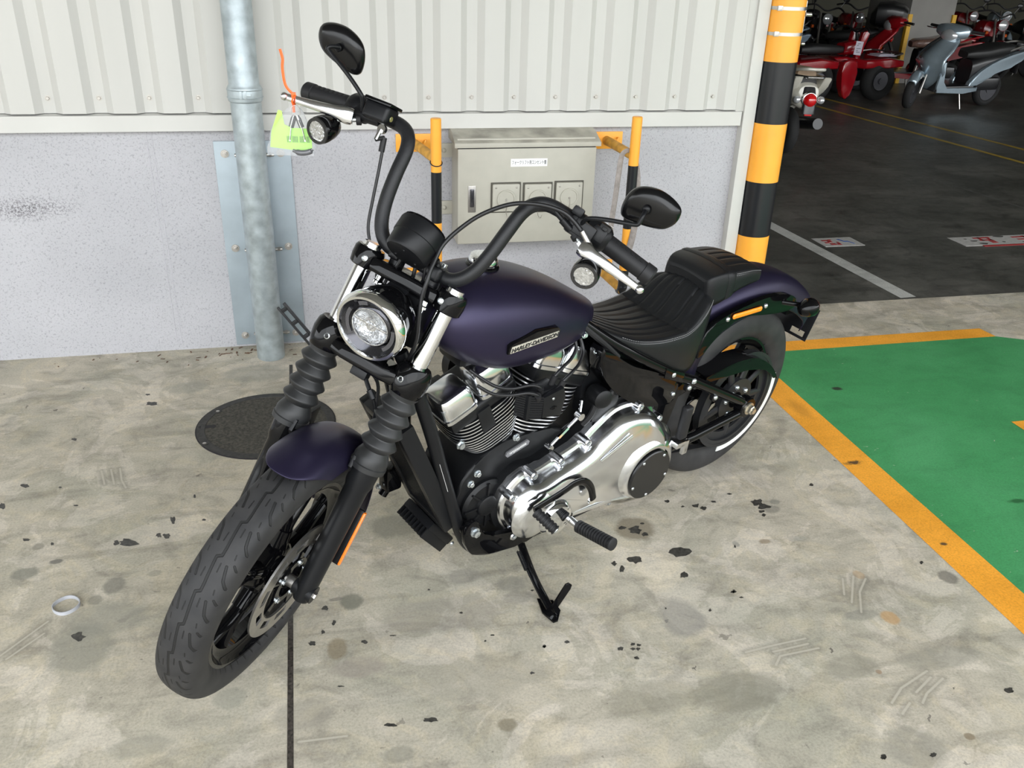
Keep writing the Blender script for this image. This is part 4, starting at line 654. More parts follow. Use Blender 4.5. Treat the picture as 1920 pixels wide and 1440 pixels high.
K_purple = mat('satin_purple_paint', (0.022, 0.018, 0.044), 0.36, metal=0.60, var=0.03, scale=3, coat=0.0)
K_gloss = mat('gloss_black', (0.003, 0.003, 0.0035), 0.04, var=0.0, spec=0.24)
K_satin = mat('satin_black', (0.0070, 0.0074, 0.0085), 0.36, var=0.08, scale=20, spec=0.24)
K_text = mat('textured_black_bar', (0.010, 0.0105, 0.012), 0.42, spec=0.35, var=0.25, scale=420, bump=0.25, bscale=700)
K_case = mat('black_engine_casting', (0.0055, 0.0058, 0.0066), 0.42, spec=0.28, var=0.15, scale=60, bump=0.15, bscale=500)
K_chrome = mat('chrome', (0.86, 0.87, 0.88), 0.045, metal=1.0, var=0.0)
K_alu = mat('polished_aluminium', (0.80, 0.81, 0.83), 0.18, metal=1.0, var=0.06, scale=14, rvar=0.06)
K_fin = mat('machined_fin_edge', (0.75, 0.76, 0.78), 0.28, metal=0.9, var=0.05, scale=40)
K_steel = mat('brushed_steel', (0.52, 0.50, 0.47), 0.30, metal=0.95, var=0.08, scale=50)
K_zinc = mat('bright_bolt', (0.62, 0.66, 0.68), 0.25, metal=0.9, var=0.1, scale=200)
K_rub = mat('black_rubber', (0.011, 0.011, 0.012), 0.55, var=0.15, scale=40, spec=0.35)
K_boot = mat('ribbed_rubber', (0.017, 0.0175, 0.018), 0.45, spec=0.4, var=0.30, scale=30, rvar=0.1)
K_orange = mat('orange_reflector', (0.95, 0.22, 0.02), 0.25, var=0.05, scale=300, coat=0.5, spec=0.6)
K_amber = mat('amber_reflector', (0.98, 0.26, 0.01), 0.20, var=0.04, scale=300, coat=0.6)
K_cable = mat('black_cable_sheath', (0.008, 0.008, 0.009), 0.35, var=0.05, spec=0.4)
K_core = mat('cooler_core', (0.010, 0.010, 0.011), 0.5, var=0.0)
K_white = mat('white_print', (0.75, 0.75, 0.74), 0.5, var=0.0)
K_badge = mat('silver_badge', (0.62, 0.59, 0.50), 0.38, metal=0.35, var=0.1, scale=60)
K_lens = mat('clear_lens', (1, 1, 1), 0.02, var=0.0, trans=1.0, ior=1.35)
K_pulley = mat('dark_grey_pulley', (0.016, 0.0165, 0.018), 0.42, spec=0.35, var=0.1, scale=40)

def leather(name):
    m, n, b = node_mat(name); L = n.links.new
    t = n.nodes.new('ShaderNodeTexCoord'); v = n.nodes.new('ShaderNodeTexVoronoi'); v.inputs['Scale'].default_value = 420; L(t.outputs['Object'], v.inputs['Vector'])
    bp = n.nodes.new('ShaderNodeBump'); bp.inputs['Strength'].default_value = 0.18; bp.inputs['Distance'].default_value = 0.001; L(v.outputs[0], bp.inputs['Height']); L(bp.outputs[0], b.inputs['Normal'])
    b.inputs['Base Color'].default_value = (0.0085, 0.009, 0.0100, 1); b.inputs['Specular IOR Level'].default_value = 0.26; b.inputs['Roughness'].default_value = 0.42
    return m
K_seat = leather('black_leather')
K_thread = mat('grey_thread', (0.20, 0.20, 0.205), 0.7, var=0.1, scale=300)

def tread(name, R, T, segs, wth=0.0027, groove=True):
    """tyre rubber with a repeated groove pattern; (u along the circumference, v across) from object coordinates of the wheel (axis y)"""
    m, n, b = node_mat(name); L = n.links.new; N = n.nodes.new
    t = N('ShaderNodeTexCoord'); s = N('ShaderNodeSeparateXYZ'); L(t.outputs['Object'], s.inputs[0])
    def mth(op, a, c=None, d=None):
        x = N('ShaderNodeMath'); x.operation = op
        for i, q in enumerate((a, c, d)):
            if q is None: continue
            if isinstance(q, (int, float)): x.inputs[i].default_value = q
            else: L(q, x.inputs[i])
        return x.outputs[0]
    ang = mth('ARCTAN2', s.outputs['Z'], s.outputs['X'])
    u = mth('MULTIPLY', mth('FRACT', mth('MULTIPLY', mth('ADD', ang, PI), T/(2*PI))), 2*PI*R/T)
    cb = N('ShaderNodeCombineXYZ'); L(u, cb.inputs[0]); L(s.outputs['Y'], cb.inputs[1])
    dmin = None
    for (a, c, wf) in segs:
        A = Vector((a[0], a[1], 0)); B = Vector((c[0], c[1], 0)); D = B-A
        p = N('ShaderNodeVectorMath'); p.operation = 'SUBTRACT'; L(cb.outputs[0], p.inputs[0]); p.inputs[1].default_value = A
        dt = N('ShaderNodeVectorMath'); dt.operation = 'DOT_PRODUCT'; L(p.outputs[0], dt.inputs[0]); dt.inputs[1].default_value = D/(D.length_squared)
        cl = N('ShaderNodeClamp'); L(dt.outputs['Value'], cl.inputs[0])
        sc = N('ShaderNodeVectorMath'); sc.operation = 'SCALE'; sc.inputs[0].default_value = D; L(cl.outputs[0], sc.inputs['Scale'])
        q = N('ShaderNodeVectorMath'); q.operation = 'SUBTRACT'; L(p.outputs[0], q.inputs[0]); L(sc.outputs[0], q.inputs[1])
        le = N('ShaderNodeVectorMath'); le.operation = 'LENGTH'; L(q.outputs[0], le.inputs[0])
        d = mth('MULTIPLY', le.outputs['Value'], 1.0/wf)
        dmin = d if dmin is None else mth('MINIMUM', dmin, d)
    ns = N('ShaderNodeTexNoise'); ns.inputs['Scale'].default_value = 22; ns.inputs['Detail'].default_value = 6; L(t.outputs['Object'], ns.inputs['Vector'])
    r = N('ShaderNodeValToRGB'); r.color_ramp.elements[0].position = 0.35; r.color_ramp.elements[0].color = (0.018, 0.018, 0.019, 1); r.color_ramp.elements[1].position = 0.75; r.color_ramp.elements[1].color = (0.033, 0.032, 0.032, 1); L(ns.outputs[0], r.inputs[0])
    b.inputs['Roughness'].default_value = 0.60; b.inputs['Specular IOR Level'].default_value = 0.35
    if dmin is not None:
        mr = N('ShaderNodeMapRange'); mr.inputs[1].default_value = wth*0.7; mr.inputs[2].default_value = wth*1.15; L(dmin, mr.inputs[0])
        mx = N('ShaderNodeMix'); mx.data_type = 'RGBA'; L(mr.outputs[0], mx.inputs[0]); mx.inputs[6].default_value = (0.008, 0.008, 0.008, 1); L(r.outputs[0], mx.inputs[7]); L(mx.outputs[2], b.inputs['Base Color'])
        bp = N('ShaderNodeBump'); bp.inputs['Strength'].default_value = 0.8; bp.inputs['Distance'].default_value = 0.004; L(mr.outputs[0], bp.inputs['Height']); L(bp.outputs[0], b.inputs['Normal'])
    else: L(r.outputs[0], b.inputs['Base Color'])
    return m
Tf = 26; tl = 2*PI*.331/Tf
F_segs = [((0, .003), (tl*.72, -.005), 1.1), ((tl*.72, -.005), (tl*.80, .004), 1.1), ((tl*.80, .004), (tl, .003), 1.1),
          ((tl*.10, .043), (tl*.26, .033), 1.0), ((tl*.26, .033), (tl*.62, .024), 1.0), ((tl*.62, .043), (tl*.72, .036), .8), ((tl*.40, .013), (tl*.62, .011), .45), ((tl*.86, .030), (tl*.98, .028), .4),
          ((tl*.60, -.043), (tl*.44, -.033), 1.0), ((tl*.44, -.033), (tl*.08, -.024), 1.0), ((tl*.12, -.043), (tl*.02, -.037), .8), ((tl*.35, -.013), (tl*.12, -.012), .45), ((tl*.84, -.031), (tl*.72, -.029), .4)]
K_tyf = tread('front_tyre_tread', .331, Tf, F_segs)
Tr = 22; tl = 2*PI*.323/Tr
R_segs = [((0, .0), (tl*.8, -.007), 1.2), ((tl*.8, -.007), (tl, .0), 1.2), ((tl*.1, .056), (tl*.5, .035), 1.2), ((tl*.6, -.056), (tl*.2, -.035), 1.2)]
K_tyr = tread('rear_tyre_tread', .323, Tr, R_segs)

def ring_profile(prof, n=96):
    """closed (y, r) profile swept about the y axis"""
    return [[(r*math.cos(a), y, r*math.sin(a)) for (y, r) in prof] for a in [2*PI*i/n for i in range(n)]]
def wheel(name, M, R, W, rim_r, kty, spokes, hub_w, rim_m):
    """cast wheel: rim+spokes mesh as the part, tyre as a sub-part; local axis y"""
    hw = W/2; rt = R-rim_r
    m = MB(); rw = hw*.72
    m.loft(ring_profile([(-rw, rim_r+.012), (-rw, rim_r-.004), (-rw+.010, rim_r-.010), (-rw*.55, rim_r-.018), (-.018, rim_r-.034), (.018, rim_r-.034), (rw*.55, rim_r-.018), (rw-.010, rim_r-.010), (rw, rim_r-.004), (rw, rim_r+.012)]), cap=False, wrap=True)
    m.lathe([(-hub_w, .030), (-hub_w, .036), (-hub_w*.6, .040), (hub_w*.6, .040), (hub_w, .036), (hub_w, .030)], (0, 0, 0), (0, 1, 0), 36)
    m.lathe([(-.022, .062), (-.016, .070), (.016, .070), (.022, .062)], (0, 0, 0), (0, 1, 0), 36)
    for i in range(spokes):
        a = 2*PI*i/spokes+.2
        def pt(r, da): return Vector((r*math.cos(a+da), 0, r*math.sin(a+da)))
        m.tube([pt(.050, 0), pt(rim_r*.46, 0)], [.026, .021], 12, flat=(1.0, .9, (0, 1, 0)))
        for sgn in (-1, 1):
            m.tube(spline([pt(rim_r*.40, 0), pt(rim_r*.60, sgn*.10), pt(rim_r-.024, sgn*.235)], 5), .0135, 12, flat=(1.25, .85, (0, 1, 0)))
    rimo = m.build(name, rim_m, bike, sharp=40); rimo.matrix_local = M
    m = MB()
    pr = []
    for y, r in ((-.62, rim_r-.001), (-.80, rim_r+.010), (-.96, rim_r+rt*.28), (-1.0, rim_r+rt*.50), (-.955, rim_r+rt*.68), (-.86, rim_r+rt*.82), (-.72, rim_r+rt*.91), (-.52, rim_r+rt*.965), (-.27, rim_r+rt*.992), (0, R)): pr.append((y*hw, r))
    pr = pr + [(-y, r) for y, r in pr[:-1][::-1]]; pr = [(p.x, p.y) for p in spline([(y, r, 0) for y, r in pr], 3)]
    m.loft([[(r*math.cos(a), y, r*math.sin(a)) for (y, r) in pr] for a in [2*PI*i/180 for i in range(180)]], cap=False, closed=False, wrap=True)
    ty = m.build('tyre', kty, rimo, sharp=60); return rimo, ty

# ---- front wheel and brake
WF = FM @ Matrix.Translation((OFF, 0, 0)) @ Matrix.Rotation(math.radians(28), 4, 'Y')
WF = FM @ Matrix.Translation((OFF, 0, 0))
fw, fty = wheel('front_wheel', WF, .331, .104, .243, K_tyf, 5, .050, K_gloss)
m = MB()
def arcring(m, r0, r1, y0, y1, a0=0, a1=2*PI, n=64):
    full = abs(a1-a0-2*PI) < 1e-4; k = n if full else max(3, int(n*(a1-a0)/(2*PI)))
    rg = []
    for i in range(k+(0 if full else 1)):
        a = a0+(a1-a0)*i/k; c, s = math.cos(a), math.sin(a)
        rg.append([(r0*c, y0, r0*s), (r1*c, y0, r1*s), (r1*c, y1, r1*s), (r0*c, y1, r0*s)])
    m.loft(rg, cap=not full, wrap=full)
arcring(m, .127, .150, .062, .067); arcring(m, .100, .108, .062, .067)
for i in range(10):
    a = 2*PI*i/10+.15; arcring(m, .107, .128, .062, .067, a, a+.26)
bd = m.build('brake_disc', K_steel, fw)
m = MB(); arcring(m, .044, .062, .060, .066)
for i in range(5):
    a = 2*PI*i/5+.3; arcring(m, .060, .103, .060, .0655, a-.13, a+.13)
m.build('disc_carrier', K_gloss, fw)
for i in range(5):
    a = 2*PI*i/5+.3; m = MB(); m.hexbolt((.054*math.cos(a), .066, .054*math.sin(a)), (0, 1, 0), .006, .006); m.build('disc_bolt', K_zinc, fw)
m = MB(); m.lathe([(-.104, .016), (-.050, .016), (-.049, .022), (.052, .022), (.053, .015), (.078, .015)], (0, 0, 0), (0, 1, 0), 24); m.build('axle', K_steel, fw)

# ---- fork
SY = .107
tube_, boots, sl = [], [], []
for s in (1, -1):
    m = MB(FM); m.lathe([(.34, .0205), (.795, .0205)], (OFF, s*SY, 0), (0, 0, 1), 40); m.build('fork_tube', K_chrome, bike, label='chrome fork tube')
    m = MB(FM); pr = [(.338, .036), (.340, .0425), (.352, .0435), (.354, .041), (.366, .0415), (.376, .038)]
    for i in range(4): z = .405+.0335*i; pr += [(z-.0155, .0310), (z-.003, .0418), (z+.000, .0430), (z+.0025, .0420), (z+.0150, .0325), (z+.0168, .0312)]
    pr += [(.524, .031), (.532, .036), (.546, .0375)]
    m.lathe(pr, (OFF, s*SY, 0), (0, 0, 1), 48); m.build('fork_boot', K_boot, bike, sharp=50)
    m = MB(FM); m.lathe([(-.030, .012), (-.026, .019), (-.015, .0235), (.02, .0255), (.10, .0265), (.20, .0275), (.285, .0285), (.300, .033), (.345, .0345)], (OFF, s*SY, 0), (0, 0, 1), 32)
    m.lathe([(-.026, .022), (.026, .022)], (OFF, s*SY, 0), (0, 1, 0), 24)
    m.prism([(-.006, .235), (-.045, .215), (-.045, .075), (-.006, .05)], SY*s-.004, SY*s+.004, axis='y', bev=.001, M=Matrix.Translation((OFF, 0, 0)))
    so = m.build('fork_leg', K_gloss if s < 0 else K_satin, bike)
    m = MB(FM); m.box((OFF-.046, s*(SY+.020), .150), (.009, .026, .152), .003); rh = m.build('reflector_holder', K_satin, bike)
    m = MB(FM); m.box((OFF-.045, s*(SY+.0345), .150), (.011, .006, .146), .0015); m.build('reflector', K_orange, rh, label='orange fork reflector')
    if s > 0:
        m = MB(FM); m.lathe([(0, .013), (.004, .013)], (OFF, SY+.022, 0), (0, 1, 0), 20); m.lathe([(.004, .009), (.010, .009)], (OFF, SY+.022, 0), (0, 1, 0), 6); m.build('axle_nut', K_steel, bike)
# caliper behind the left leg
m = MB(FM); m.box((-.085, .078, .085), (.062, .050, .098), .012); m.box((-.060, .088, .085), (.05, .020, .05), .006); cal = m.build('brake_caliper', K_satin, bike)
for w_ in (.055, .115):
    m = MB(FM); m.dome((-.085, .103, w_), (0, 1, 0), .011, .005); m.build('caliper_bolt', K_zinc, cal)
m = MB(FM); m.tube(spline([(-.10, .085, .135), (-.105, .08, .20), (-.085, .07, .28), (-.06, .055, .40), (-.04, .03, .50), (-.015, .0, .53)], 6), .0042, 10); m.build('brake_hose', K_cable, bike)

# triple clamps
m = MB(FM)
for s in (1, -1): m.lathe([(.739, .029), (.742, .033), (.760, .0355), (.778, .035), (.785, .031)], (OFF, s*SY, 0), (0, 0, 1), 36)
m.prism([(.048, -.082), (.054, -.05), (.054, .05), (.048, .082), (-.012, .082), (-.040, .035), (-.040, -.035), (-.012, -.082)], .742, .775, axis='z', bev=.013, seg=5)
uc = m.build('upper_fork_clamp', K_gloss, bike)
m = MB(FM)
for s in (1, -1): m.lathe([(.532, .034), (.536, .038), (.552, .0415), (.575, .0430), (.595, .0395), (.604, .033)], (OFF, s*SY, 0), (0, 0, 1), 36)
m.prism([(.050, -.082), (.062, -.05), (.062, .05), (.050, .082), (-.012, .082), (-.040, .035), (-.040, -.035), (-.012, -.082)], .541, .575, axis='z', bev=.012, seg=5)
lc = m.build('lower_fork_clamp', K_gloss, bike)
for s in (1, -1):
    m = MB(FM); m.lathe([(.784, .024), (.787, .024), (.787, .018)], (OFF, s*SY, 0), (0, 0, 1), 28); m.lathe([(.786, .0165), (.792, .0165), (.793, .014)], (OFF, s*SY, 0), (0, 0, 1), 6); m.build('fork_cap', K_chrome, uc)
    m = MB(FM); m.lathe([(0, .0070), (.008, .0070), (.009, .005), (.006, .004)], (OFF+.030, s*(SY-.010), .762), (1, 0, 0), 20); m.build('pinch_bolt', K_zinc, uc)
    m = MB(FM); m.lathe([(0, .0070), (.008, .0070), (.009, .005), (.006, .004)], (OFF+.034, s*(SY-.010), .570), (1, 0, 0), 20); m.build('pinch_bolt', K_zinc, lc)
m = MB(FM); m.tube([(-.004, 0, .548), (-.004, 0, .775)], .026, 24); m.build('steering_stem', K_satin, bike)
for y in (-.055, .060):
    m = MB(FM); m.lathe([(.714, .007), (.724, .007), (.724, .012), (.729, .012), (.731, .009), (.748, .009)], (.030, y, 0), (0, 0, 1), 20); m.lathe([(.704, .004), (.714, .004)], (.030, y, 0), (0, 0, 1), 12); m.build('clamp_stud', K_chrome, uc)
# brake hose junction hung under the lower clamp
m = MB(FM); m.box((.030, .000, .530), (.030, .040, .022), .004); m.tube([(.035, .018, .524), (.042, .040, .508)], .0050, 10); m.tube([(.042, .040, .508), (.040, .056, .494)], .0075, 12); m.tube(spline([(.04, .056, .494), (.02, .070, .46), (-.02, .078, .38), (-.05, .080, .26), (-.075, .082, .14)], 6), .004, 8); m.build('hose_junction', K_satin, bike)

# ---- front fender
m = MB(FM)
rows = []
yy = [-1, -.97, -.88, -.72, -.5, -.25, 0, .25, .5, .72, .88, .97, 1]
for i in range(41):
    t_ = i/40; a = math.radians(55.5+115*t_); row = []
    for q in yy:
        cut = .30*(abs(q)**3.2)*max(0, 1-t_/.45)**1.2    # rounded leading corner
        aa = a + cut
        hw = .081; r = .378-.020*q*q-.034*abs(q)**5
        row.append((OFF+r*math.cos(aa), hw*(1-.05*abs(q)**6)*math.sin(q*PI/2*.97)**1 if False else hw*q*(1-.03*q*q), r*math.sin(aa)))
    rows.append(row)
m.loft(rows, cap=False, closed=False); ff = m.build('front_fender', K_purple, bike, sharp=60)
md = ff.modifiers.new('s', 'SOLIDIFY'); md.thickness = .0028; md.offset = -1; md.use_rim = True
ff.modifiers.new('b', 'SUBSURF').levels = 1; ff.modifiers['b'].render_levels = 1
for s in (1, -1):
    m = MB(FM); m.prism([(-.05, .385), (.05, .362), (.055, .335), (.02, .30), (-.03, .30), (-.055, .34)], s*.076, s*.086, axis='y', bev=.002); m.build('fender_bracket', K_satin, bike)

# ---- headlight (level steered axes)
HX, HZ = -.210, .6225
m = MB(SM); m.lathe([(-.115, .012), (-.110, .035), (-.095, .056), (-.07, .069), (-.035, .0755), (-.008, .0765), (-.008, .0700), (-.034, .0695)], (HX, 0, HZ), (1, 0, 0), 56); hl = m.build('headlight', K_gloss, bike, label='round headlight in a chrome ring')
m = MB(SM); m.lathe([(-.014, .0765), (-.014, .0805), (-.004, .0825), (.006, .0805), (.012, .0755), (.012, .0700), (.006, .0680)], (HX, 0, HZ), (1, 0, 0), 64, cap=False); m.build('chrome_ring', K_chrome, hl)
K_bezel = mat('smoked_bezel', (0.07, 0.07, 0.078), 0.12, metal=0.85, var=0.0)
m = MB(SM); m.lathe([(.004, .0685), (-.002, .060), (-.008, .050), (-.004, .047), (-.002, .041), (-.016, .038)], (HX, 0, HZ), (1, 0, 0), 64, cap=False); m.build('bezel', K_bezel, hl)
m = MB(SM)
for a0, a1 in ((-.75, .35), (2.79, 3.89), (1.9, 2.3)):
    rg = []
    for k in range(13):
        a = a0+(a1-a0)*k/12
        rg.append([(HX+.000, r*math.cos(a), HZ+r*math.sin(a)) for r in (.0515, .0600)] + [(HX-.006, r*math.cos(a), HZ+r*math.sin(a)) for r in (.0600, .0515)])
    m.loft(rg)
m.build('bezel_blades', mat('grey_bezel_blade', (.16, .16, .18), .15, metal=.7, var=0), hl)
m = MB(SM); rg = []
for i, (x, r) in enumerate(((-.030, .002), (-.030, .012), (-.026, .020), (-.020, .028), (-.012, .035), (-.004, .0405), (.000, .042), (.000, .044))):
    rg.append([(HX+x+(.0012*math.sin(9*a) if 2 < i < 6 else 0), r*math.cos(a), HZ+r*math.sin(a)) for a in [2*PI*k/72 for k in range(72)]])
m.loft(rg, cap=False); K_refl = mat('bright_reflector', (.66, .67, .68), .16, metal=.85, var=.25, scale=160, bump=1.0, bscale=140); m.build('reflector_bowl', K_refl, hl)
m = MB(SM); m.box((HX-.006, 0, HZ+.004), (.005, .080, .0055), .001); m.box((HX-.007, .0, HZ-.020), (.004, .0018, .036), .0005); m.dome((HX-.018, 0, HZ), (1, 0, 0), .012, .010, 20); m.lathe([(0, .013), (.003, .013), (.003, .010)], (HX-.010, 0, HZ), (1, 0, 0), 24); m.build('lamp_bars', K_refl, hl)
m = MB(SM); m.lathe([(.006, .0690)]+[(.006+.010*math.cos(a), .0690*math.sin(a)) for a in [PI/2*(1-k/7) for k in range(1, 8)]], (HX, 0, HZ), (1, 0, 0), 56, cap=False); m.build('glass', mat('lens_glass', (1, 1, 1), .01, var=0, trans=1.0, ior=1.10), hl)
m = MB(SM); m.box((HX-.10, 0, HZ+.045), (.05, .05, .03), .006); m.build('headlight_bracket', K_satin, hl)
# wiring behind the headlight
for k, (y0, y1, r_) in enumerate(((-.02, -.03, .004), (.0, .01, .0045), (.018, .03, .0035), (.03, .05, .004), (.045, .062, .005), (-.035, -.05, .004))):
    m = MB(SM); m.tube(spline([(HX-.08, y0, HZ-.03), (HX-.13, y1, HZ+.02), (HX-.12-.01*k, y1, HZ+.08), (HX-.15, y0, HZ+.13)], 6), r_, 8); m.build('wire', K_cable, bike)
m = MB(SM); m.box((HX-.135, .03, HZ-.02), (.07, .08, .14), .015); m.build('wiring_cover', K_satin, bike)

# ---- risers, handlebar, speedometer
m = MB(FM)
for s in (1, -1):
    m.lathe([(.770, .020), (.776, .0175), (.792, .0175)], (0, s*.046, 0), (0, 0, 1), 24)
m.box((.004, 0, .803), (.046, .132, .026), .010, seg=3); m.box((.004, .050, .803), (.056, .030, .036), .010, seg=3); m.box((.004, -.050, .803), (.056, .030, .036), .010, seg=3)
rs = m.build('riser_clamp', K_satin, bike)
for s in (1, -1):
    for f in (-.018, .028):
        m = MB(FM); m.lathe([(0, .0065), (.006, .0065), (.006, .004)], (f, s*.050, .820), (0, 0, 1), 16); m.build('riser_bolt', K_zinc if (s > 0 and f < 0) else K_satin, rs)
half = [(0, .0, .803), (0, .050, .803), (.003, .078, .803), (.003, .102, .818), (0, .121, .848), (-.004, .133, .893), (-.012, .141, .950), (-.026, .148, 1.002), (-.038, .163, 1.031), (-.047, .188, 1.044), (-.054, .230, 1.044), (-.066, .300, 1.036), (-.078, .390, 1.022), (-.085, .441, 1.014)]
pts = [Vector((f, -y, w_)) for f, y, w_ in half[::-1]] + [Vector(p) for p in half[1:]]
m = MB(FM); m.tube(spline(pts, 5), .0158, 24); hb = m.build('handlebar', K_text, bike)
gdir = (Vector(half[-1])-Vector(half[-3])).normalized()
for s in (1, -1):
    g0 = Vector(half[-1]); 
    def gp(t): v = g0-gdir*t; return Vector((v.x, s*v.y, v.z))
    m = MB(FM); m.tube([gp(.128), gp(.118), gp(.117), gp(.114), gp(.012), gp(.010), gp(.009), gp(-.012), gp(-.016)], [.0185, .0185, .0205, .0215, .0205, .0205, .0225, .0225, .0190], 28); gr = m.build('handlebar_grip', K_rub, bike)
    for k in range(7):
        t0 = .024+.0125*k; d2 = Vector((gdir.x, s*gdir.y, gdir.z)); c = gp(t0); upv = Vector((.6, 0, .8)); upv = (upv-d2*upv.dot(d2)).normalized()
        m = MB(FM @ frame(c+upv*.0205, d2, upv.cross(d2))); m.box((0, 0, 0), (.008, .012, .002), .0008); m.build('grip_pad', K_rub, gr)
# clutch and brake levers in front of the grips
def lever(s, px0, tip, piv):
    m = MB(FM); P = [piv, piv.lerp(tip, .18)+Vector((.010, 0, .000)), piv.lerp(tip, .40)+Vector((.012, 0, 0)), piv.lerp(tip, .70)+Vector((.004, 0, 0)), tip]
    Q = spline(P, 6); n_ = len(Q); rad = []
    for i in range(n_):
        t_ = i/(n_-1); rad.append(.0120-.0065*t_ + .003*math.exp(-((t_-.12)/.12)**2))
    m.tube(Q, rad, 16, flat=(1.3, .6, (0, .1, 1))); m.sphere(tip, .0095, 14)
    return m.build('lever', K_alu, bike, label='polished aluminium lever with a ball end')
tipL = Vector((-.002, .452, .980)); pivL = Vector((-.006, .300, 1.000))
clv = lever(1, None, tipL, pivL)
tipR = Vector((-.002, -.452, .982)); pivR = Vector((-.004, -.285, 1.012))
blv = lever(-1, None, tipR, pivR)
def gridM(s, t, along=None):
    """frame on the bar: x outward along the bar, z up-ish"""
    c = Vector((-.058, s*.262, 1.0405)) + Vector((-.012, s*.09, -.008))*t/.09
    x = Vector((-.13, s*1.0, -.10)).normalized(); z = Vector((.0, 0, 1)); y = z.cross(x)
    return FM @ frame(c, x, y if True else y)
# left control: clutch perch + switch pod
Lf = gridM(1, 0)
m = MB(Lf); m.lathe([(-.020, .019), (-.018, .0235), (.012, .0235), (.014, .020)], (0, 0, 0), (1, 0, 0), 28)
m.box((.012, -.030, -.016), (.062, .034, .026), .007); m.box((.000, -.022, -.004), (.034, .05, .030), .008); m.box((-.012, -.020, .020), (.026, .030, .020), .006); m.box((.020, -.040, -.006), (.050, .024, .034), .006); cp = m.build('clutch_perch', K_satin, bike)
m = MB(Lf); m.lathe([(.016, .021), (.020, .029), (.034, .0325), (.064, .0315), (.072, .027), (.078, .021)], (0, 0, 0), (1, 0, 0), 32); m.box((.046, .012, .014), (.050, .034, .030), .010); m.box((.050, -.018, .004), (.036, .030, .034), .009); sp_ = m.build('switch_pod', K_satin, bike)
m = MB(Lf); m.box((.056, -.026, .022), (.026, .012, .012), .004); m.box((.056, -.036, .020), (.012, .010, .008), .003); m.build('rocker_switch', K_rub, sp_)
for k in range(3): 
    m = MB(Lf); m.box((.040+.013*k, -.002, .0325), (.007, .0035, .0008), .0); m.build('switch_mark', K_white, sp_)
m = MB(Lf); m.tube([(-.004, -.046, -.020), (-.052, -.058, -.006)], .0055, 10); m.tube([(-.004, -.046, -.020), (-.03, -.052, -.013)], .0085, 12); m.build('cable_adjuster', K_satin, cp)
m = MB(Lf); m.hexbolt((.012, -.030, -.002), (0, 0, 1), .006, .004); m.build('perch_bolt', K_satin, cp)
# right control: master cylinder with reservoir, throttle pod
Rf = gridM(-1, 0)
m = MB(Rf); m.lathe([(-.018, .019), (-.016, .0225), (.012, .0225)], (0, 0, 0), (1, 0, 0), 28)
m.tube([(-.040, .036, -.012), (.030, .030, -.014)], [.0125, .015], 20); m.box((-.030, .034, .004), (.066, .050, .040), .010, seg=3); m.box((.006, .020, -.004), (.05, .036, .026), .008); mc = m.build('brake_master_cylinder', K_satin, bike)
m = MB(Rf); m.box((-.030, .034, .0265), (.070, .054, .008), .003); m.build('reservoir_lid', K_gloss, mc)
m = MB(Rf); m.lathe([(0, .0085), (.002, .0085), (.002, .007)], (-.0625, .040, .000), (-1, 0, 0), 20); m.build('sight_ring', K_satin, mc)
m = MB(Rf); m.lathe([(.001, .0068), (.003, .0055)], (-.0625, .040, .000), (-1, 0, 0), 20); m.build('sight_glass', mat('sight_glass_fluid', (.20, .19, .07), .1, var=0, coat=1), mc)
m = MB(Rf); m.lathe([(.018, .021), (.022, .029), (.036, .031), (.060, .030), (.070, .023)], (0, 0, 0), (1, 0, 0), 32); m.box((.048, -.010, .010), (.05, .03, .03), .009); tp = m.build('throttle_pod', K_satin, bike)
m = MB(Rf); m.lathe([(-.004, .010), (.006, .010)], (-.050, .036, -.026), (0, 1, .0), 18); m.tube([(-.050, .042, -.028), (-.050, .048, -.052)], .0048, 12); m.build('banjo_fitting', K_chrome, mc)
fi = FM.inverted() @ Rf
jn = fi @ Vector((-.050, .048, -.052))
ln_ = [jn, Vector((-.020, -.202, 1.000)), Vector((-.02, -.192, .965)), Vector((-.02, -.181, .925)), Vector((-.022, -.168, .872)), Vector((-.022, -.152, .818)), Vector((-.022, -.128, .782)), Vector((-.035, -.09, .73)), Vector((-.03, -.05, .62))]
m = MB(FM); m.tube([jn, Vector((-.020, -.205, 1.005))], .0048, 12); m.tube([Vector((-.020, -.205, 1.005)), Vector((-.020, -.197, .975))], .0068, 12); m.build('hose_sleeve', K_rub, mc)
m = MB(FM); m.tube(spline(ln_[1:], 8), .0036, 10); m.build('brake_line', K_cable, bike)
# clutch cable arcs from the left lever over the gauge and down behind the headlight
cc = [(.000, .285, 1.030), (.004, .262, 1.040), (.012, .232, 1.046), (.02, .186, 1.037), (.028, .134, 1.011), (.036, .088, .963), (.045, .060, .911), (.056, .048, .870), (.066, .050, .838), (.076, .054, .812), (.080, .060, .786), (.076, .064, .750), (.066, .076, .705), (.045, .086, .657), (.01, .08, .60), (-.03, .07, .54)]
m = MB(FM); m.tube(spline(cc, 7), .0048, 12); ck = m.build('clutch_cable', K_cable, bike)
m = MB(FM); m.tube([(-.006, .316, 1.010), (.000, .288, 1.029)], .0062, 14); m.build('cable_end', K_steel, ck)

